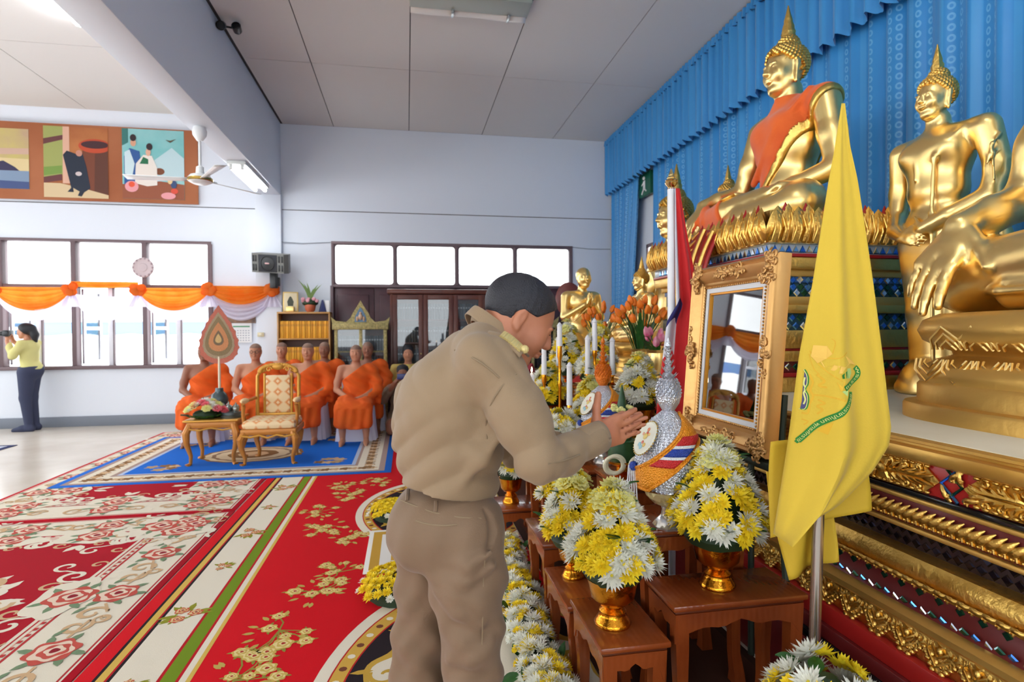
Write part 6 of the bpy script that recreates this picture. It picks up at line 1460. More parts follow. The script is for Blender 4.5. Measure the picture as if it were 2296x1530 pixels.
def scripture_cabinet(label, cx, y):
    t = thing('scripture_cabinet', label, 'cabinet', (cx, y, 0)); w = .4
    for x in (-w, w-.05): pt('post', (x, -.2, 0), (x+.05, -.15, 1.56), M_lac, t); pt('post', (x, .15, 0), (x+.05, .2, 1.56), M_lac, t); pt('side_panel', (x+.015, -.16, .1), (x+.035, .16, 1.56), M_lac, t)
    pt('back_panel', (-w+.02, .17, .1), (w-.02, .19, 1.55), M_shelfi, t); pt('mid_post', (-.025, -.2, .1), (.025, -.17, 1.5), M_lac, t)
    for z in (.12, .5, .82, 1.14): pt('shelf_board', (-w+.02, -.19, z), (w-.02, .18, z+.025), M_lac, t)
    pt('cornice', (-w-.03, -.23, 1.5), (w+.03, .21, 1.6), M_lac, t, .015)
    q = MB(); P = [(-w-.03, 0), (w+.03, 0), (w+.05, .11), (w-.02, .05), (.22, .03), (.15, .1), (.12, .17), (.05, .28), (0, .37), (-.05, .28), (-.12, .17), (-.15, .1), (-.22, .03), (-w+.02, .05), (-w-.05, .11)]
    q.prism(P, -.02, .02, T(0, -.18, 1.59) @ RX(PI/2)); q.build('pediment', M_lac, t, smooth=False)
    q = MB(); q.prism([(-.09, .03), (.09, .03), (.08, .12), (.03, .22), (0, .26), (-.03, .22), (-.08, .12)], .021, .03, T(0, -.18, 1.59) @ RX(PI/2)); q.build('niche_panel', mat('niche_blue', (96, 130, 160), .5), t, smooth=False)
    q = MB(); q.ball((0, -.215, 1.7), (.035, .02, .05), 10); q.ball((0, -.215, 1.76), .02, 8); q.ball((-.05, -.215, 1.67), (.02, .015, .04), 8); q.ball((.05, -.215, 1.67), (.02, .015, .04), 8); q.build('niche_figures', mat('niche_figure', (205, 170, 140), .6), t)
    for s_ in (-1, 1):
        q = MB(); x0, x1 = (-w+.05, -.025) if s_ < 0 else (.025, w-.05); q.box((x0, -.192, .14), (x1, -.188, 1.5)); q.build('glass_door', M_cglass, t)
        for z in (.525, .845, 1.165): bookrow(cx+x0+.03, 8, y-.08, z, 'dark bound scripture in '+label, 'scriptures in '+label)
    return t
scripture_cabinet('ornate gold lacquer cabinet with peaked crest behind the monks', -.71, 9.6); scripture_cabinet('ornate gold lacquer cabinet behind the bowing man\'s face', 2.06, 9.6)
t = thing('glass_cabinet', 'tall dark wooden cabinet with glazed doors beside the gold cabinet', 'cabinet', (.52, 9.85, 0))
for x in (-.78, .74): pt('side_panel', (x, -.2, 0), (x+.04, .2, 2.1), M_cab, t)
pt('back_panel', (-.76, .17, .05), (.76, .19, 2.08), M_shelfi, t); pt('cornice', (-.83, -.24, 2.08), (.83, .22, 2.16), M_cab, t, .02); pt('plinth', (-.78, -.2, 0), (.78, .2, .1), M_cab, t)
for z in (.1, .5, .88, 1.26, 1.64): pt('shelf_board', (-.74, -.17, z), (.74, .17, z+.025), M_cab, t)
for k, x0 in enumerate((-.74, -.245, .25)):
    d = pt('door', (x0, -.225, .12), (x0+.075, -.2, 2.07), M_cab, t); pt('door_stile', (x0+.415, -.225, .12), (x0+.49, -.2, 2.07), M_cab, d)
    for z in (.12, 1.99): pt('door_rail', (x0, -.224, z), (x0+.49, -.201, z+.08), M_cab, d)
    q = MB(); q.box((x0+.07, -.215, .2), (x0+.42, -.211, 1.99)); q.build('pane', M_cglass, d); q = MB(); q.ball((x0+.45, -.235, 1.1), .012, 8); q.build('knob', M_gold, d)
    for z in (.525, .905, 1.285, 1.665): bookrow(.52+x0+.09, 8, 9.78, z, 'dark bound book in the tall glazed wooden cabinet', 'books in the glazed wooden cabinet', .044, 1.1)
# red triangular cushion behind the altar tables
t = thing('triangle_cushion', 'dark red triangular cushion leaning beyond the yellow flower bowl', 'cushion', (1.42, 7.35, .55), .5); q = MB(); q.prism([(-.3, 0), (.3, 0), (.05, .5)], -.22, .22, RX(PI/2)); q.build('cushion_body', mat('cushion_red', (140, 34, 46), .8), t, smooth=False); pt('stool', (-.32, -.25, -.55), (.32, .25, 0), M_cab, t)
# ================================================================ gilded chair, side table and what stands on it
M_gilt = mat('chair_gilt', (214, 158, 66), .35, .45, bump=(40, .2)); M_cwood = mat('chair_wood', (196, 128, 52), .35, .2)
def damask():
    m = mat('damask', (246, 208, 150), .7); N = m.node_tree.nodes; L = m.node_tree.links; b = N['Principled BSDF']
    tc = N.new('ShaderNodeTexCoord'); mp = N.new('ShaderNodeMapping'); mp.inputs['Rotation'].default_value = (0, 0, .785); mp.inputs['Scale'].default_value = (1, 1, 1); L.new(tc.outputs['UV'], mp.inputs[0])
    ck = N.new('ShaderNodeTexVoronoi'); ck.distance = 'MANHATTAN'; ck.inputs['Scale'].default_value = 8; ck.inputs['Randomness'].default_value = .0; sx_ = N.new('ShaderNodeSeparateXYZ'); ad_ = N.new('ShaderNodeMath'); cb_ = N.new('ShaderNodeCombineXYZ'); L.new(tc.outputs['Object'], sx_.inputs[0]); L.new(sx_.outputs[1], ad_.inputs[0]); L.new(sx_.outputs[2], ad_.inputs[1]); L.new(sx_.outputs[0], cb_.inputs[0]); L.new(ad_.outputs[0], cb_.inputs[1]); L.new(cb_.outputs[0], ck.inputs['Vector'])
    cr = N.new('ShaderNodeValToRGB'); cr.color_ramp.elements[0].color = srgb(232, 140, 60); cr.color_ramp.elements[1].color = srgb(250, 224, 176); cr.color_ramp.elements[0].position = .25; cr.color_ramp.elements[1].position = .5; e = cr.color_ramp.elements.new(.1); e.color = srgb(252, 226, 180)
    L.new(ck.outputs['Distance'], cr.inputs[0]); L.new(cr.outputs[0], b.inputs['Base Color']); return m
M_dam = damask()
ch = thing('gilded_armchair', 'gilded carved armchair with cream diamond upholstery before the monks', 'chair', (-1.49, 6.93, 0))
def cab_leg(par, x, y, h, sx, sy, m): q = MB(); q.tube([(x, y, h), (x+sx*.035, y+sy*.03, h*.8), (x+sx*.03, y+sy*.02, h*.55), (x-sx*.005, y, h*.25), (x, y, h*.08), (x+sx*.03, y+sy*.03, .015)], [.035, .04, .03, .02, .018, .028], 10); return q.build('leg', m, par)
for sx in (-1, 1):
    cab_leg(ch, sx*.25, -.24, .37, sx, -1, M_cwood); cab_leg(ch, sx*.21, .22, .37, sx, 1, M_cwood)
pt('seat_rail', (-.29, -.27, .34), (.29, .25, .41), M_cwood, ch, .015)
q = MB(); q.tube([(-.28, -.28, .345), (-.18, -.285, .325), (-.09, -.285, .345), (0, -.29, .315), (.09, -.285, .345), (.18, -.285, .325), (.28, -.28, .345)], .012, 8); q.build('gilt_apron', M_gilt, ch)
q = MB(); q.cbox((-.28, -.27, .4), (.28, .22, .5), .045); q.build('seat_cushion', M_dam, ch)
for sx in (-1, 1):
    q = MB(); q.tube([(sx*.225, .24, .36), (sx*.23, .25, .7), (sx*.23, .27, .95), (sx*.2, .275, 1.0), (sx*.14, .275, 1.02)], [.024, .02, .02, .02, .02], 8); q.build('back_post', M_gilt, ch)
    q = MB(); q.tube([(sx*.15, .25, .46), (sx*.15, .268, .98)], .016, 8); q.build('back_stile', M_gilt, ch)
    q = MB(); q.tube([(sx*.27, -.16, .42), (sx*.285, -.15, .55), (sx*.275, -.17, .66)], [.018, .02, .022], 8); q.tube([(sx*.275, -.2, .68), (sx*.275, 0, .695), (sx*.24, .25, .7)], .018, 8); q.build('arm', M_cwood, ch)
    q = MB(); q.ball((sx*.275, -.12, .705), (.04, .11, .03), 12); q.build('arm_pad', mat('arm_pad_cream', (242, 206, 150), .7), ch)
q = MB(); q.cbox((-.135, .235, .52), (.135, .265, .96), .015); q.build('back_cushion', M_dam, ch); pt('back_rail', (-.22, .235, .48), (.22, .26, .52), M_gilt, ch)
q = MB(); rn = random.Random(6)
for k in range(22): u = k/21; a = PI*u; q.ball((-.2*math.cos(a), .26, 1.0+.085*math.sin(a)), (.03, .02, .022), 8)
q.ball((0, .255, 1.06), (.07, .025, .04), 12); q.tube(curl_path(-.1, 1.03, .035, 0, 1.2, 10), .01, 6, T(0, .255, 0) @ RX(PI/2)); q.tube(curl_path(.1, 1.03, .035, PI, -1.2, 10), .01, 6, T(0, .255, 0) @ RX(PI/2)); q.build('crest', M_gilt, ch)
st = thing('side_table', 'gilded side table with curved legs left of the armchair', 'table', (-2.1, 6.98, 0))
for sx in (-1, 1):
    for sy in (-1, 1): cab_leg(st, sx*.22, sy*.18, .46, sx, sy, M_cwood)
pt('tabletop', (-.28, -.24, .49), (.28, .24, .515), M_gilt, st, .01); pt('apron', (-.25, -.21, .42), (.25, .21, .49), M_cwood, st, .01)
q = MB(); q.tube([(-.24, -.215, .42), (-.12, -.22, .4), (0, -.22, .425), (.12, -.22, .4), (.24, -.215, .42)], .01, 6); q.build('gilt_edge', M_gilt, st)
t = thing('bouquet', 'pink white and yellow flowers with fern on the side table', 'flowers', (-2.19, 6.9, .515)); rn = random.Random(12)
M_fpk = mat('petal_pink', (240, 110, 120), .6)
for i in range(44):
    a = rn.uniform(0, 6.28); rr = rn.uniform(0, 1)**.6; p = (.19*rr*math.cos(a), .13*rr*math.sin(a), .09+.1*(1-rr*rr)); me = rn.choice([MUM_S[0], MUM_W[0], CARN[0]])
    o = place('flower', me, t, p, (p[0]*3, p[1]*3-.6, 1), rn, 1.0)
    if i % 3 == 0: o.data = CARN[1].copy(); o.data.materials[0] = M_fpk
for i in range(26): a = rn.uniform(0, 6.28); place('fern_leaf', LEAF, t, (.16*math.cos(a), .12*math.sin(a)-.02, .02), (-.2*math.cos(a), -.2*math.sin(a)+.1, 1), rn, 1.1)
q = MB(); q.ball((0, 0, .04), (.14, .1, .06), 12); q.build('foliage_core', M_dleaf, t)
M_pew = mat('pewter', (92, 104, 106), .3, .7)
t = thing('fan_vase', 'dark green bulbous vase holding the ceremonial fan', 'vase', (-2.09, 7.04, .515)); q = MB(); q.lathe([(.06, 0), (.065, .02), (.045, .05), (.05, .1), (.09, .16), (.095, .2), (.075, .25), (.045, .28), (.04, .32), (.0, .322)], 24); q.build('vase_body', mat('vase_green', (70, 84, 88), .25, .3), t)
t = thing('ceremonial_fan', 'leaf shaped embroidered ceremonial fan on a white staff', 'fan', (-2.085, 7.03, .82))
q = MB(); q.tube([(0, 0, 0), (0, 0, .37)], .014, 8); q.build('staff', mat('staff_ivory', (232, 218, 190), .5), t)
def drop(sc, n=60, sc_w=0):
    P = []
    for i in range(n):
        a = 2*PI*i/n; s_ = math.sin(a/2); z = math.cos(a)
        w = .19*math.sin(a)*(.62+.38*(1-z)/1.0 if False else 1)*(math.sin(a/2))**1.1; k = 1+sc_w*math.cos(22*a)
        P.append((w*1.45*sc*k, (.31*z+.03)*sc*(1 if z < 0 else 1.12)))
    return P
for k, (s_, c, sw) in enumerate(((1, (196, 110, 90), .05), (.8, (170, 150, 120), .03), (.68, (140, 120, 84), 0), (.5, (206, 140, 92), .02), (.26, (120, 100, 76), 0), (.16, (214, 180, 120), 0))):
    q = MB(); q.prism(drop(s_, 66, sw), -.008-.002*k, .008+.002*k, T(0, 0, .57) @ RX(PI/2)); q.build(('fan_rim', 'fan_band', 'fan_field', 'fan_petal', 'fan_heart', 'fan_heart')[k], mat('fan_cloth_%d' % k, c, .7, bump=(120, .5, 'voronoi')), t, smooth=False)
t = thing('silver_set', 'pewter lidded bowls on a tray beside the vase', 'vessels', (-1.93, 6.92, .515)); q = MB(); q.lathe([(.11, 0), (.115, .03), (.1, .035), (.1, .06), (.06, .065)], 24); q.build('tray', M_pew, t)
for x, y, s_ in ((-.04, .03, 1), (.05, -.02, .8), (.03, .05, .9)): q = MB(); q.lathe([(.035*s_, .06), (.045*s_, .09), (.045*s_, .11), (.03*s_, .13), (.012*s_, .14), (.01*s_, .15*s_+.015), (0, .165*s_+.015)], 16, T(x, y, 0)); q.build('lidded_bowl', mat('pewter_light', (150, 156, 150), .25, .8), t)
# ================================================================ monks on white covered chairs
M_chw = mat('chair_cover', (226, 224, 238), .8)
def covered_chair():
    q = MB()
    q.grid(lambda u, v: (lerp(-.235, -.2, v)+.0, (u-.5)*lerp(.46, .4, v), .47+.43*v), 8, 6); q.build
    S = Sdf((-.35, -.34, 0), (.32, .34, .98), .014)
    S.cap((0, -.15, .43), (0, .15, .43), .05, .05, .02); S.ell((0, 0, .3), (.26, .26, .2), .02)
    m = MB(); prof = []
    n = 48
    def ring(z, hx, hy, wv, cx=0):
        out = []
        for k in range(n):
            a = 2*PI*k/n; c, s = math.cos(a), math.sin(a); f = 1+wv*math.cos(12*a); out.append((cx+math.copysign(abs(c)**.4, c)*hx*f, math.copysign(abs(s)**.4, s)*hy*f, z))
        return out
    rings = [ring(.0, .27, .27, .05), ring(.2, .25, .25, .035), ring(.42, .235, .235, .0), ring(.455, .225, .225, 0), ring(.46, .1, .1, 0)]
    V = [p for r_ in rings for p in r_]; F = [(i*n+k, i*n+(k+1) % n, (i+1)*n+(k+1) % n, (i+1)*n+k) for i in range(4) for k in range(n)]; F.append(tuple(4*n+k for k in range(n))); m.add(V, F); me1 = m.mesh('seat_skirt', M_chw, True, 60)
    m = MB(); m.cbox((-.27, -.22, .42), (-.2, .22, .92), .03); me2 = m.mesh('back_cover', M_chw, True, 60)
    return me1, me2
CC = covered_chair()
def monk_meshes(h=.008):
    S = Sdf((-.3, -.42, -.02), (.75, .42, 1.42), h); k = .03
    def arms(S, r=1):
        S.chain([(.0, .2, .98), (.0, .25, .8), (.03, .26, .7)], [.055*r, .048*r, .043*r], .03); S.chain([(.03, .26, .7), (.2, .13, .62), (.27, .04, .6)], [.043, .035, .027], .02)
        S.chain([(.0, -.2, .98), (.0, -.25, .8), (.03, -.26, .7)], [.055*r, .048*r, .043*r], .03); S.chain([(.03, -.26, .7), (.2, -.13, .62), (.27, -.04, .6)], [.043, .035, .027], .02)
    S.ell((-.02, 0, .54), (.14, .18, .12), k); S.ell((-.01, 0, .7), (.115, .155, .15), k); S.ell((0, 0, .88), (.115, .18, .14), .05); S.cap((-.01, -.15, .99), (-.01, .15, .99), .05, .05, .05); S.cap((0, 0, .98), (.015, 0, 1.1), .058, .053, .03)
    for s_ in (1, -1):
        S.chain([(0, .1*s_, .53), (.43, .14*s_, .52)], [.09, .065], k); S.chain([(.43, .14*s_, .5), (.42, .15*s_, .28), (.4, .15*s_, .09)], [.06, .055, .035], .02); S.chain([(.38, .15*s_, .05), (.46, .155*s_, .045), (.58, .16*s_, .02)], [.038, .036, .02], .02)
    arms(S); hand(S, (.27, .03, .6), (.5, -1, -.15), (-.2, 0, -1), (1, .3, .2), .17, (.2, .2, .2), .06, .008); hand(S, (.28, -.04, .585), (.4, 1, -.25), (-.4, 0, -1), (1, -.3, .2), .17, (.2, .2, .2), .06, .008)
    head_prims(S, (.025, 0, 1.2), .225, None, .03, False, neck=False)
    X, Y, Z = S.grids()
    R = Sdf((-.3, -.42, -.02), (.75, .42, 1.42), h)
    R.ell((-.02, 0, .54), (.17, .21, .14), .05); R.ell((-.01, 0, .7), (.14, .185, .16), .05); R.ell((0, 0, .88), (.14, .2, .15), .06); R.cap((-.01, -.1, .985), (-.01, .17, .985), .06, .07, .05)
    R.chain([(.0, .21, .96), (.0, .27, .8), (.03, .28, .68)], [.075, .075, .07], .06); R.chain([(.03, .27, .7), (.14, .2, .62)], [.06, .05], .05); R.cap((.0, .29, .75), (.0, .3, .52), .05, .035, .06)
    for s_ in (1, -1): R.chain([(0, .1*s_, .53), (.45, .14*s_, .515)], [.12, .095], .08); R.chain([(.45, .14*s_, .5), (.44, .15*s_, .3)], [.09, .1], .06)
    R.chain([(.3, -.1, .55), (.47, 0, .5), (.47, 0, .24)], [.08, .07, .06], .12); R.chain([(.48, -.12, .4), (.49, .06, .22), (.49, .05, .17)], [.05, .05, .03], .08)
    R.F += .007*np.sin((Y*.55+Z*.85+X*.2)*62)*(Z > .55)+.008*np.sin(Y*55+np.sin(Z*9))*(Z < .5)+.004*np.sin(X*48+Y*20)
    R.F = np.maximum(R.F, -.6*Y+.8*Z-.775); R.F = np.maximum(R.F, .225+.05*np.abs(Y)-Z)
    # keep the right arm and hands outside the robe
    return S, R
_S, _R = monk_meshes()
M_sk1 = mat('skin_tan', (196, 136, 104), .5, bump=(60, .05)); M_sk2 = mat('skin_brown', (150, 98, 74), .5, bump=(60, .05)); M_robem = mat('monk_robe', (252, 112, 28), .8, var=((244, 98, 20), 4), bump=(60, .15), trans=.12)
MONK_B = _S.mesh('person', M_sk1); MONK_R = _R.mesh('robe', M_robem, 2); MONK_B2 = MONK_B.copy(); MONK_B2.materials[0] = M_sk2
M_stub = mat('stubble', (138, 106, 90), .7); q = MB()
q.lathe([(.0945*math.cos(a), 1.2315+.0832*math.sin(a)) for a in np.linspace(.25, PI/2, 9)], 24, T(.0137, 0, 0), 1.0, .82); STUB = q.mesh('shaved_hair', M_stub)
def eyes_mesh():
    q = MB()
    for s_ in (-1, 1): q.ball((.102, .031*s_, 1.207), (.006, .013, .0035), 8); q.ball((.1, .032*s_, 1.226), (.006, .02, .003), 8)
    q.mi = 1; q.ball((.112, 0, 1.147), (.006, .02, .003), 8)
    return q.mesh('eyes_and_brows', [mat('eye_dark', (48, 34, 30), .5), mat('lip_brown', (150, 84, 74), .6)])
EYES = eyes_mesh()
def monk(label, x, y, rz=0, sk=0, sc=1.0):
    o = link('person', (MONK_B, MONK_B2)[sk], None, (x, y, 0), (0, 0, -PI/2+rz), sc); tag(o, label, 'person', 'seated monks in orange robes'); link('robe', MONK_R, o); link('shaved_hair', STUB, o); link('eyes_and_brows', EYES, o)
    c = thing('covered_chair', 'white cloth covered chair under the '+label.replace('monk ', 'monk ', 1)[:60], 'chair', (x, y+.02, 0), -PI/2+rz, 'white covered chairs under the monks'); link('seat_skirt', CC[0], c); link('back_cover', CC[1], c); return o
monk('leftmost monk, face hidden by the ceremonial fan', -2.68, 8.42, .12, 1); monk('monk with glasses left of the armchair', -2.02, 8.38, .06, 0, 1.0); monk('monk just right of the gilded armchair back', -1.33, 8.32, -.05, 0); monk('rightmost front monk with hands in lap', -.675, 8.1, .0, 0, .98)
monk('rear monk behind the gilded armchair crest', -1.83, 9.12, .0, 0); monk('rear monk holding a yellow paper', -1.22, 9.12, .0, 1); monk('rear monk hidden behind the rightmost front monk', -.57, 8.88, .0, 1)
t = thing('yellow_paper', 'folded yellow paper on the lap of a rear monk', 'paper', (-1.0, 8.62, .64), .3); q = MB(); q.cbox((-.12, -.08, 0), (.12, .08, .008), .003, RY(-.25)); q.build('sheet', mat('paper_yellow', (236, 222, 90), .6), t)
t = thing('eyeglasses', 'thin eyeglasses worn by the monk left of the armchair', 'eyeglasses', (-2.02, 8.38, 0), -PI/2+.06); q = MB()
for s_ in (-1, 1): q.tube([(.122, s_*.033+.021*math.cos(a), 1.2+.017*math.sin(a)) for a in np.linspace(0, 2*PI, 15)], .0025, 5); q.tube([(.12, s_*.055, 1.205), (.02, s_*.078, 1.21)], .0022, 5)
q.tube([(.122, -.012, 1.205), (.122, .012, 1.205)], .0025, 5); q.build('frame', M_blk, t)
# ================================================================ officials behind, photographer by the window
M_uni = mat('uniform_brown', (122, 104, 84), .8, bump=(90, .1)); M_hair = mat('hair_black', (26, 26, 32), .55)
S = Sdf((-.4, -.4, -.02), (.55, .4, 1.1), .009)
S.ell((0, 0, .3), (.15, .18, .16), .05); S.ell((.02, 0, .48), (.13, .17, .16), .05); S.cap((.02, -.15, .66), (.02, .15, .66), .06, .06, .05); S.cap((.03, 0, .64), (.05, 0, .78), .06, .055, .03)
for s_ in (1, -1):
    S.chain([(0, .1*s_, .22), (.3, .16*s_, .16)], [.11, .08], .04); S.chain([(.3, .16*s_, .1), (-.1, .14*s_, .06)], [.07, .05], .03)
    S.chain([(.02, .19*s_, .65), (.12, .27*s_, .5)], [.055, .05], .03); S.chain([(.12, .27*s_, .5), (.3, .1*s_, .76)], [.045, .03], .02); hand(S, (.3, .1*s_, .76), (.2, -.6*s_, .8), (-.5, -.5*s_, 0), (-.2, -s_*.6, .6), .16, (.3, .4, .3), .06, .008)
head_prims(S, (.06, 0, .88), .225, None, .03, False, neck=False)
C_ = S.clone(); X, Y, Z = C_.grids(); C_.F = np.maximum(C_.F-.012+.003*np.sin(Z*60+Y*30), np.maximum(Z-.68, np.maximum(X-.25+0*Z, -np.hypot(X-.3, np.abs(Y)-.08)+.0*Z-.0)))
ph = link('person', S.mesh('person', M_sk2), None, (-.06, 8.48, 0), (0, 0, -PI/2)); tag(ph, 'uniformed person crouching and photographing with a blue phone', 'person'); link('uniform', C_.mesh('uniform', M_uni, 2), ph)
q = MB(); q.lathe([(.1, .885), (.1, .93), (.088, .965), (.05, .99), (0, 1.0)], 20, T(.04, 0, 0), 1, .86); q.build('hair', M_hair, ph)
t = thing('mobile_phone', 'blue mobile phone held up by the crouching person', 'phone', (-.06, 8.15, .8)); q = MB(); q.cbox((-.075, -.006, 0), (.075, .006, .08), .006); q.build('phone_case', mat('phone_blue', (46, 60, 120), .3), t); q = MB(); q.lathe([(.008, 0), (.008, .003)], 12, T(.05, -.006, .06) @ RX(PI/2)); q.build('lens', M_blk, t)
# second person, seated behind
o = link('person', MONK_B.copy(), None, (.02, 9.2, -.08), (0, 0, -PI/2)); tag(o, 'person in yellow shirt behind the crouching photographer', 'person')
o.data.materials[0] = M_sk1; R2_ = _S.clone(); X, Y, Z = R2_.grids(); R2_.F = np.maximum(R2_.F-.015, np.maximum(Z-1.04, np.maximum(.2-Z, X-.3))); link('yellow_shirt', R2_.mesh('yellow_shirt', mat('shirt_yellow', (222, 196, 110), .8), 2), o)
q = MB(); q.lathe([(.1, 1.2), (.104, 1.25), (.096, 1.3), (.06, 1.335), (0, 1.342)], 20, T(-.005, 0, 0), 1, .86); q.build('hair', M_hair, o); link('eyes_and_brows', EYES, o)
c = thing('stool', 'low stool under the person in the yellow shirt', 'stool', (.02, 9.2, 0)); q = MB(); q.lathe([(.17, 0), (.15, .3), (.18, .34), (.18, .38), (0, .38)], 20); q.build('stool_body', M_cab, c)
# woman with camera at the window
S = Sdf((-.32, -.3, -.02), (.5, .3, 1.68), .009)
for s_ in (1, -1): S.chain([(.0, .07*s_, .88), (.02, .07*s_, .5), (-.02, .07*s_, .1)], [.1, .062, .042], .03); S.chain([(-.05, .07*s_, .045), (.06, .08*s_, .04), (.17, .09*s_, .02)], [.045, .04, .022], .02)
S.ell((-.03, 0, .92), (.13, .16, .13), .05); S.ell((.0, 0, 1.1), (.095, .13, .14), .05); S.ell((0, 0, 1.26), (.105, .15, .12), .05); S.cap((-.01, -.13, 1.33), (-.01, .13, 1.33), .045, .045, .04); S.cap((0, 0, 1.33), (.03, 0, 1.43), .048, .045, .02)
for s_ in (1, -1): S.chain([(0, .16*s_, 1.32), (.1, .2*s_, 1.14)], [.05, .042], .03); S.chain([(.1, .2*s_, 1.14), (.26, .06*s_, 1.36)], [.04, .028], .02); hand(S, (.25, .06*s_, 1.37), (.4, -.4*s_, .7), (.2, -s_, 0), (-.6, -.2*s_, .6), .15, (.5, .5, .3), .05, .008)
head_prims(S, (.06, 0, 1.5), .215, None, .03, False, neck=False)
C1 = S.clone(); X, Y, Z = C1.grids(); C1.F = np.maximum(C1.F-.012+.003*np.sin(Z*50+Y*30), np.maximum(Z-1.37+.0*X, np.maximum(.93-Z, X+.35*(Z-1.3)-.22))); C2_ = S.clone(); C2_.F = np.maximum(C2_.F-.012, np.maximum(Z-.98, -.05-Z))
wo = link('person', S.mesh('person', M_sk1), None, (-5.6, 9.9, 0), (0, 0, PI-.05)); tag(wo, 'woman in yellow blouse and dark trousers photographing by the window', 'person')
link('blouse', C1.mesh('blouse', mat('blouse_yellow', (232, 226, 150), .8, trans=.2), 2), wo); link('trousers', C2_.mesh('trousers', mat('trousers_navy', (52, 58, 84), .8), 2), wo)
H = Sdf((-.25, -.2, 1.2), (.25, .2, 1.68), .008); H.ell((.04, 0, 1.535), (.105, .09, .095), .02); H.chain([(-.03, 0, 1.54), (-.08, 0, 1.45), (-.085, 0, 1.34)], [.07, .05, .03], .03); X, Y, Z = H.grids(); H.F = np.maximum(H.F, (X-.04)*.9-(Z-1.5)*.9-.02); link('hair', H.mesh('hair', M_hair), wo)
q = MB(); q.cbox((.13, -.09, -.02+.04), (.17, .1, .03), .01); 
t = thing('photo_camera', 'black camera with long lens held by the woman', 'camera', (-5.88, 9.91, 1.47)); q = MB(); q.cbox((-.04, -.07, -.045), (.04, .07, .05), .012); q.build('camera_body', M_blk, t); q = MB(); q.lathe([(.038, 0), (.042, .02), (.036, .05), (.04, .1), (.042, .14), (.03, .13)], 16, T(-.04, 0, 0) @ RY(-PI/2)); q.build('lens', M_blk, t)
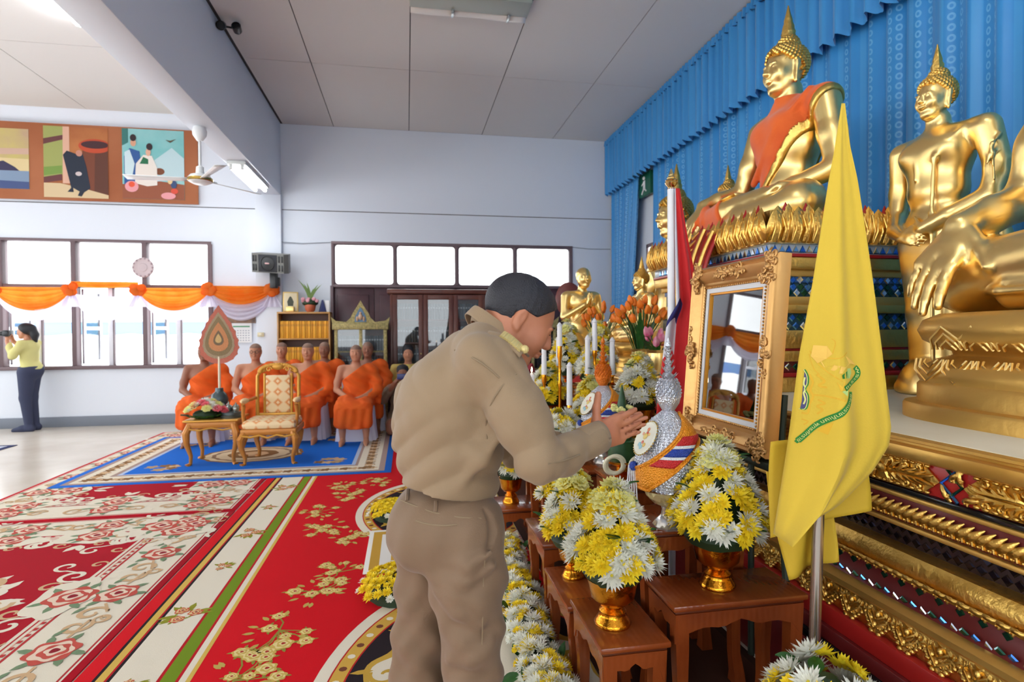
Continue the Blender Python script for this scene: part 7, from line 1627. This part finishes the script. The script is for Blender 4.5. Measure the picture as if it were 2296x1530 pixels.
# ================================================================ the bowing man in khaki (local axes: x right, y away, z up)
def bowing_man():
    lo, hi = (-.28, -.36, -.02), (.62, .4, 1.66)
    fx, rt = Vector((.94, .34, 0)), Vector((.34, -.94, 0))
    M_skin = mat('skin_man', (190, 126, 94), .5, bump=(90, .06), var=((180, 112, 82), 9))
    M_sh = mat('khaki_shirt', (148, 124, 95), .75, bump=(420, .12), sheen=.15); M_tr = mat('khaki_trousers', (126, 101, 77), .75, bump=(420, .12), sheen=.15)
    # head axes: face tilted down 30 degrees, turned slightly away
    f = Vector((.862*.985, .862*.17, -.507)).normalized(); l = Vector((-.17, .985, 0)); u = f.cross(l).normalized(); l = u.cross(f)
    R = Matrix((f, l, u)).transposed(); hs = .248
    hc = Vector((0.211, 0.001, 1.483))
    S = Sdf(lo, hi, .0045)
    P = head_prims(S, hc, hs, R, .03, False, neck=False)
    S.chain([tuple(P(-.1, 0, -.12)), (0.136, -0.000, 1.424), (0.103, -0.001, 1.379)], [.062, .068, .075], .03)
    S.ell((0.051, -0.003, 1.276), (.09, .12, .12), .04); S.ell((0.011, -0.005, 1.095), (.09, .12, .12), .04); S.ell((-0.003, -0.008, 0.927), (.11, .14, .13), .05)
    S.chain([(0.074, 0.138, 1.324), (0.098, -0.141, 1.343)], [.045, .045], .04)
    for a, b in (((0.049, -0.089, 0.890), (0.073, -0.094, 0.521)), ((-0.060, 0.071, 0.835), (-0.100, 0.084, 0.417))):
        S.cap(a, b, .075, .055, .04); ank = (b[0]-.01, b[1], .09); S.cap(b, ank, .05, .035, .03); S.chain([(ank[0]-.03, ank[1], .05), (ank[0]+.06*1, ank[1]+.02, .045), (ank[0]+.17, ank[1]+.05, .025)], [.042, .045, .03], .02)
    S.chain([(0.172, -0.182, 1.328), (0.256, -0.215, 1.127)], [.045, .038], .03); S.chain([(0.256, -0.215, 1.127), (0.423, -0.065, 1.149)], [.036, .027], .02)
    S.chain([(0.080, 0.168, 1.315), (0.192, 0.234, 1.058)], [.045, .038], .03); S.chain([(0.192, 0.234, 1.058), (0.439, 0.095, 1.119)], [.036, .027], .02)
    hd = Vector((0.591, 0.056, 1.191))-Vector((0.419, -0.045, 1.142))
    hand(S, (0.419, -0.045, 1.142), hd, -rt, (-.35, -.1, .94), .2, (.02, .07, .08), .02, .006, thumb=(.95, .45, .05), fr=1.0)
    hand(S, (0.436, 0.075, 1.123), Vector((0.594, 0.116, 1.169))-Vector((0.436, 0.075, 1.123)), rt, (-.35, -.1, .94), .185, (.02, .05, .05), .0, .006, thumb=(.3, .95, .15))
    root = link('person', S.mesh('person', M_skin), None, (0.112, 1.687, 0), (0, 0, math.radians(-10.3)))
    tag(root, 'man in khaki uniform bowing with palms joined before the altar', 'person')
    # hair
    H = Sdf(tuple(hc-Vector((.17,)*3)), tuple(hc+Vector((.17,)*3)), .0035); hp = lambda x, y, z: P(x, y, z)
    H.ell(hp(-.055, 0, .155), [.44*hs, .362*hs, .382*hs], .01, R)
    X, Y, Z = H.grids(); px, py, pz = X-hc.x, Y-hc.y, Z-hc.z
    hx = (px*f.x+py*f.y+pz*f.z)/hs; hy = (px*l.x+py*l.y+pz*l.z)/hs; hz = (px*u.x+py*u.y+pz*u.z)/hs
    line = np.where(hx > .12, .10+1.15*(hx-.12), np.where(hx > -.02, .1, np.where(hx > -.12, .1-.1*np.abs(hx+.02)*10*.6, -.26+.35*(hx+.4)*.6)))
    H.F = np.maximum(H.F+.0006*np.sin(hx*70+hy*40), (line-hz)*hs*.7)
    link('hair', H.mesh('hair', mat('hair_short', (30, 30, 38), .5, bump=(260, .4)), 1), root)
    q = MB()   # brow, eye, lips
    for s_ in (-1, 1): q.tube([tuple(P(.37, .06*s_, .1)), tuple(P(.385, .13*s_, .115)), tuple(P(.34, .21*s_, .09))], [.002, .0035, .0015], 6); q.tube([tuple(P(.375, .09*s_, .03)), tuple(P(.38, .14*s_, .022)), tuple(P(.35, .19*s_, .03))], [.001, .002, .001], 6)
    q.build('brows_and_eyes', mat('brow_dark', (44, 32, 30), .6), root)
    # shirt
    B = Sdf(lo, hi, .005); k = .05
    B.ell((0.013, -0.006, 1.076), (.142, .175, .16), k); B.ell((0.027, -0.004, 1.198), (.14, .185, .16), .06); B.ell((0.048, -0.002, 1.282), (.135, .19, .13), .06); B.ell((-0.020, -0.003, 1.250), (.1, .17, .12), .07)
    B.chain([(0.062, 0.179, 1.340), (0.118, -0.181, 1.373)], [.075, .078], .06); B.chain([(0.076, 0.059, 1.377), (0.109, -0.061, 1.391)], [.085, .085], .05)
    B.ell((0.001, -0.007, 0.998), (.138, .17, .055), .04); B.ell((-0.098, 0.016, 1.164), (.045, .11, .09), .06); B.cap((-0.114, 0.117, 1.264), (-0.133, 0.115, 1.119), .055, .05, .06)
    B.chain([(0.160, -0.172, 1.330), (0.209, -0.213, 1.240), (0.261, -0.230, 1.130)], [.075, .068, .06], .04)
    B.chain([(0.256, -0.225, 1.127), (0.327, -0.155, 1.125), (0.431, -0.050, 1.150)], [.056, .05, .041], .025)
    B.chain([(0.079, 0.178, 1.311), (0.134, 0.216, 1.179), (0.192, 0.234, 1.058)], [.07, .06, .052], .04); B.chain([(0.192, 0.234, 1.058), (0.426, 0.105, 1.118)], [.05, .04], .02)
    X, Y, Z = B.grids()
    wz = np.clip((1.3-Z)/.2, 0, 1); rdg = lambda p: np.abs(np.sin(p*.5))-.64; arm = np.clip((X-.2)/.1, 0, 1)
    B.F += -.011*wz*rdg((Z*.9-X*.5+Y*.25)*85+2.2*np.sin(X*13+Y*7))*(1-arm)-.008*(1-wz)*(1-arm)*rdg((Z*.5+X*.9)*50+1.8*np.sin(Y*11+Z*7))-.006*arm*rdg((X*.85-Z*.5)*80+1.5*np.sin(Z*22))
    # long drag folds from the armpit to the waist
    for a, b, c in (((0.158, -0.163, 1.263), (0.051, -0.154, 1.168), (-0.048, -0.126, 1.085)), ((0.158, -0.173, 1.229), (0.087, -0.165, 1.140), (0.003, -0.156, 1.068)), ((0.163, -0.184, 1.190), (0.110, -0.175, 1.119), (0.051, -0.166, 1.053)), ((-0.001, -0.152, 1.339), (-0.061, -0.113, 1.228), (-0.091, -0.085, 1.125)), ((0.054, -0.182, 1.318), (-0.002, -0.154, 1.209), (-0.076, -0.105, 1.093))):
        B.chain([a, b, c], [.007, .018, .008], .025)
    # open neck, hem, cuff ends
    B.ell((0.140, 0.000, 1.450), (.075, .075, .06), .015, None, 's')
    B.F = np.maximum(B.F, 1.001-.2*X-.015*np.sin(Y*9)-Z)
    cz = Vector((0.438, -0.044, 1.152)); cd = hd.normalized(); B.F = np.maximum(B.F, np.where(X > .25, (X-cz.x)*cd.x+(Y-cz.y)*cd.y+(Z-cz.z)*cd.z, -1))
    sh = link('shirt', B.mesh('shirt', M_sh, 1), root)
    q = MB()    # collar: folded band standing round the neck
    cc = Vector((0.129, -0.000, 1.428)); up = (P(0, 0, .2)-P(-.05, 0, -.35)).normalized(); up = (Vector((0, 0, 1))*.75+up*.25+fx*.18).normalized(); xa = (fx-up*fx.dot(up)).normalized(); ya = up.cross(xa)
    def colr(uu, v):
        a = lerp(.62, 2*PI-.62, uu); r = .074+.02*v+.012*math.cos(a)*1; h = .055-.075*v if v > .25 else .0+.145*v
        h += -.055*math.cos(a)*(.4+.6*v)
        return cc+xa*(r*1.12*math.cos(a))+ya*(r*math.sin(a))+up*(h+.012)
    q.grid(colr, 48, 10); solid(q.build('collar', M_sh, sh), .004, 0)
    # seams: yoke, sleeve head, placket of the sleeve, cuff edge
    def seam(name, pts, r=.0022, m=None):
        q = MB(); V3 = [Vector(p) for p in pts]; q.tube(smooth3(V3), r, 6); return q.build(name, m or mat('khaki_seam', (140, 120, 94), .8), sh)
    def smooth3(P3, n=6):
        o = []
        for i in range(len(P3)-1):
            p0, p1, p2, p3 = P3[max(i-1, 0)], P3[i], P3[i+1], P3[min(i+2, len(P3)-1)]
            for k_ in range(n): t_ = k_/n; o.append(.5*((2*p1)+(p2-p0)*t_+(2*p0-5*p1+4*p2-p3)*t_*t_+(3*p1-p0-3*p2+p3)*t_**3))
        return o+[P3[-1]]
    from mathutils.bvhtree import BVHTree
    bv = BVHTree.FromPolygons([v.co for v in sh.data.vertices], [p.vertices[:] for p in sh.data.polygons])
    def onto(rays):
        o = []
        for a, b in rays:
            h = bv.ray_cast(Vector(a), (Vector(b)-Vector(a)).normalized())[0]
            if h: o.append(h)
        return o
    for nm, rays in (('yoke_seam', [((0.041, -0.480, 1.426), (-0.085, 0.520, 1.405)), ((0.073, -0.480, 1.413), (-0.026, 0.519, 1.383)), ((0.110, -0.481, 1.397), (0.042, 0.519, 1.352)), ((0.142, -0.481, 1.375), (0.101, 0.518, 1.313)), ((0.165, -0.481, 1.355), (0.143, 0.518, 1.275))]),
                     ('sleeve_seam', [((0.200, -0.481, 1.364), (0.207, 0.518, 1.292)), ((0.169, -0.482, 1.336), (0.151, 0.517, 1.241)), ((0.148, -0.482, 1.302), (0.112, 0.516, 1.179)), ((0.137, -0.483, 1.261), (0.091, 0.515, 1.103)), ((0.138, -0.483, 1.228), (0.094, 0.514, 1.044))]),
                     ('sleeve_placket', [((0.264, -0.484, 1.177), (0.324, 0.512, 0.949)), ((0.295, -0.484, 1.182), (0.381, 0.513, 0.959)), ((0.330, -0.484, 1.195), (0.446, 0.513, 0.982))])):
        P_ = onto(rays)
        if len(P_) > 2: seam(nm, P_, .0026)
    # cuff
    q = MB(); prv = Vector((0.375, -0.100, 1.138)); axis = (cz-prv).normalized(); sidev = axis.cross(Vector((0, 0, 1))).normalized(); upv = sidev.cross(axis)
    def cuff(uu, v): a = 2*PI*uu; rr = .0455-.001*v; return prv+axis*((cz-prv).length*v*1.03)+sidev*(rr*math.cos(a)*.86)+upv*(rr*math.sin(a))
    q.grid(cuff, 28, 6); solid(q.build('cuff', M_sh, sh), .004, 0)
    # shoulder board with gold braid
    q = MB(); pa, pb = Vector((0.132, -0.146, 1.399)), Vector((0.223, -0.196, 1.345)); ax = (pb-pa).normalized(); sv = ax.cross(Vector((0, 0, 1))).normalized()
    def board(uu, v): p = pa+(pb-pa)*uu; return p+sv*((v-.5)*.05*(1-.35*(uu < .1)))+Vector((0, 0, .052+.012*math.sin(PI*uu)-.012*(2*v-1)**2))
    q.grid(board, 14, 6); solid(q.build('shoulder_board', M_sh, sh), .006, 0)
    q = MB()
    for k_ in range(9): uu = .45+.06*k_; q.tube([tuple(board(uu, .1)+Vector((0, 0, .006))), tuple(board(uu, .5)+Vector((0, 0, .009))), tuple(board(uu, .9)+Vector((0, 0, .006)))], .0055, 6)
    q.ball(tuple(board(1.0, .5)+Vector((0, 0, .008))), (.012, .012, .012), 8); q.build('gold_braid', mat('braid_gold', (226, 206, 140), .45, .4), sh)
    # trousers
    Tm = Sdf(lo, hi, .0055)
    Tm.ell((-0.003, -0.008, 0.947), (.14, .17, .08), .04); Tm.ell((-0.003, -0.009, 0.889), (.145, .172, .1), .05); Tm.ell((-0.049, -0.088, 0.897), (.1, .1, .11), .05); Tm.ell((-0.087, 0.071, 0.849), (.1, .1, .11), .05)
    Tm.chain([(0.059, -0.093, 0.904), (0.065, -0.100, 0.771), (0.076, -0.103, 0.625), (0.075, -0.095, 0.484)], [.112, .1, .08, .077], .035); Tm.chain([(-0.061, 0.081, 0.845), (-0.068, 0.088, 0.691), (-0.089, 0.096, 0.522), (-0.101, 0.093, 0.370)], [.11, .095, .08, .077], .035)
    for b in ((0.075, -0.095, 0.484), (-0.101, 0.093, 0.370)): Tm.chain([b, (b[0]-.012, b[1], .3), (b[0]-.01, b[1], .06)], [.077, .075, .078], .03); Tm.chain([(b[0]+.05, b[1]+.015, .12), (b[0]-.09, b[1], .05)], [.03, .03], .03)
    X, Y, Z = Tm.grids(); kn = np.clip((.92-Z)/.15, 0, 1)
    Tm.F += .005*kn*np.sin((Z*.8+X*.6)*58+2*np.sin(Y*14+X*9))+.0022*np.sin((Z*.5-X*.9+Y*.4)*80+2*np.sin(Z*11))
    for a, b, c in (((-0.003, -0.170, 0.813), (0.064, -0.200, 0.814), (0.138, -0.189, 0.844)), ((-0.003, -0.171, 0.767), (0.050, -0.186, 0.727), (0.108, -0.182, 0.689)), ((0.016, -0.179, 0.858), (0.076, -0.204, 0.856), (0.133, -0.199, 0.883)), ((0.024, -0.163, 0.586), (0.078, -0.173, 0.597), (0.130, -0.163, 0.632))): Tm.chain([a, b, c], [.006, .015, .006], .025)
    # crease down the back of the far leg
    Tm.chain([(-0.113, 0.058, 0.664), (-0.159, 0.066, 0.524), (-0.174, 0.073, 0.383)], [.02, .012, .01], .03)
    Tm.F = np.maximum(Tm.F, np.maximum(Z-1.001-.03+.2*X, .03-Z))
    # side pocket slit
    pre = Tm.mesh('pre', M_tr, 1); bv = BVHTree.FromPolygons([v.co for v in pre.vertices], [p.vertices[:] for p in pre.polygons]); bpy.data.meshes.remove(pre)
    slit = onto([((0.131, -0.486, 1.084), (0.081, 0.510, 0.778)), ((0.145, -0.486, 1.062), (0.106, 0.509, 0.739)), ((0.150, -0.486, 1.039), (0.116, 0.508, 0.697)), ((0.144, -0.487, 1.013), (0.105, 0.508, 0.649)), ((0.133, -0.487, 0.991), (0.085, 0.507, 0.609))])
    if len(slit) == 5: Tm.chain([tuple(p) for p in slit], [.004, .011, .014, .01, .003], .004, None, 's')
    tr = link('trousers', Tm.mesh('trousers', M_tr, 1), root)
    M_seam = mat('khaki_seam', (140, 120, 94), .8)
    def tseam(nm, rays, r, m=None):
        P_ = onto(rays)
        if len(P_) > 1: q = MB(); q.tube(smooth3(P_), r, 6); q.build(nm, m or M_seam, tr)
    tseam('belt_loop', [((-0.026, -0.485, 1.123), (-0.206, 0.511, 0.851)), ((-0.027, -0.485, 1.112), (-0.208, 0.511, 0.831)), ((-0.028, -0.485, 1.101), (-0.210, 0.510, 0.810))], .006, M_tr)
    tseam('belt_loop', [((0.032, -0.485, 1.100), (-0.100, 0.510, 0.808)), ((0.032, -0.486, 1.089), (-0.100, 0.510, 0.788)), ((0.031, -0.486, 1.077), (-0.102, 0.510, 0.766))], .006, M_tr)
    tseam('waistband_seam', [((-0.041, -0.485, 1.103), (-0.235, 0.510, 0.814)), ((-0.012, -0.485, 1.091), (-0.181, 0.510, 0.792)), ((0.029, -0.486, 1.077), (-0.105, 0.510, 0.766)), ((0.080, -0.486, 1.067), (-0.012, 0.509, 0.748)), ((0.126, -0.486, 1.065), (0.072, 0.509, 0.744))], .0022)
    tseam('pocket_welt', [((-0.010, -0.486, 1.060), (-0.178, 0.509, 0.736)), ((0.015, -0.486, 1.053), (-0.131, 0.509, 0.722)), ((0.048, -0.486, 1.050), (-0.072, 0.509, 0.716)), ((0.075, -0.486, 1.052), (-0.021, 0.509, 0.720))], .0025)
    tseam('side_seam', [((0.133, -0.487, 0.988), (0.085, 0.507, 0.602)), ((0.129, -0.488, 0.928), (0.077, 0.505, 0.494)), ((0.127, -0.489, 0.845), (0.073, 0.503, 0.342)), ((0.124, -0.491, 0.753), (0.069, 0.500, 0.172))], .0018)
    for b in ((0.075, -0.095, 0.484), (-0.101, 0.093, 0.370)):
        Q = Sdf((b[0]-.14, b[1]-.09, -.01), (b[0]+.26, b[1]+.13, .16), .007); Q.chain([(b[0]-.06, b[1], .055), (b[0]+.05, b[1]+.02, .055), (b[0]+.17, b[1]+.055, .04)], [.05, .052, .042], .03); Q.half((0, 0, -1), 0); link('shoe', Q.mesh('shoe', mat('shoe_black', (24, 22, 22), .3)), root)
    return root
bowing_man()
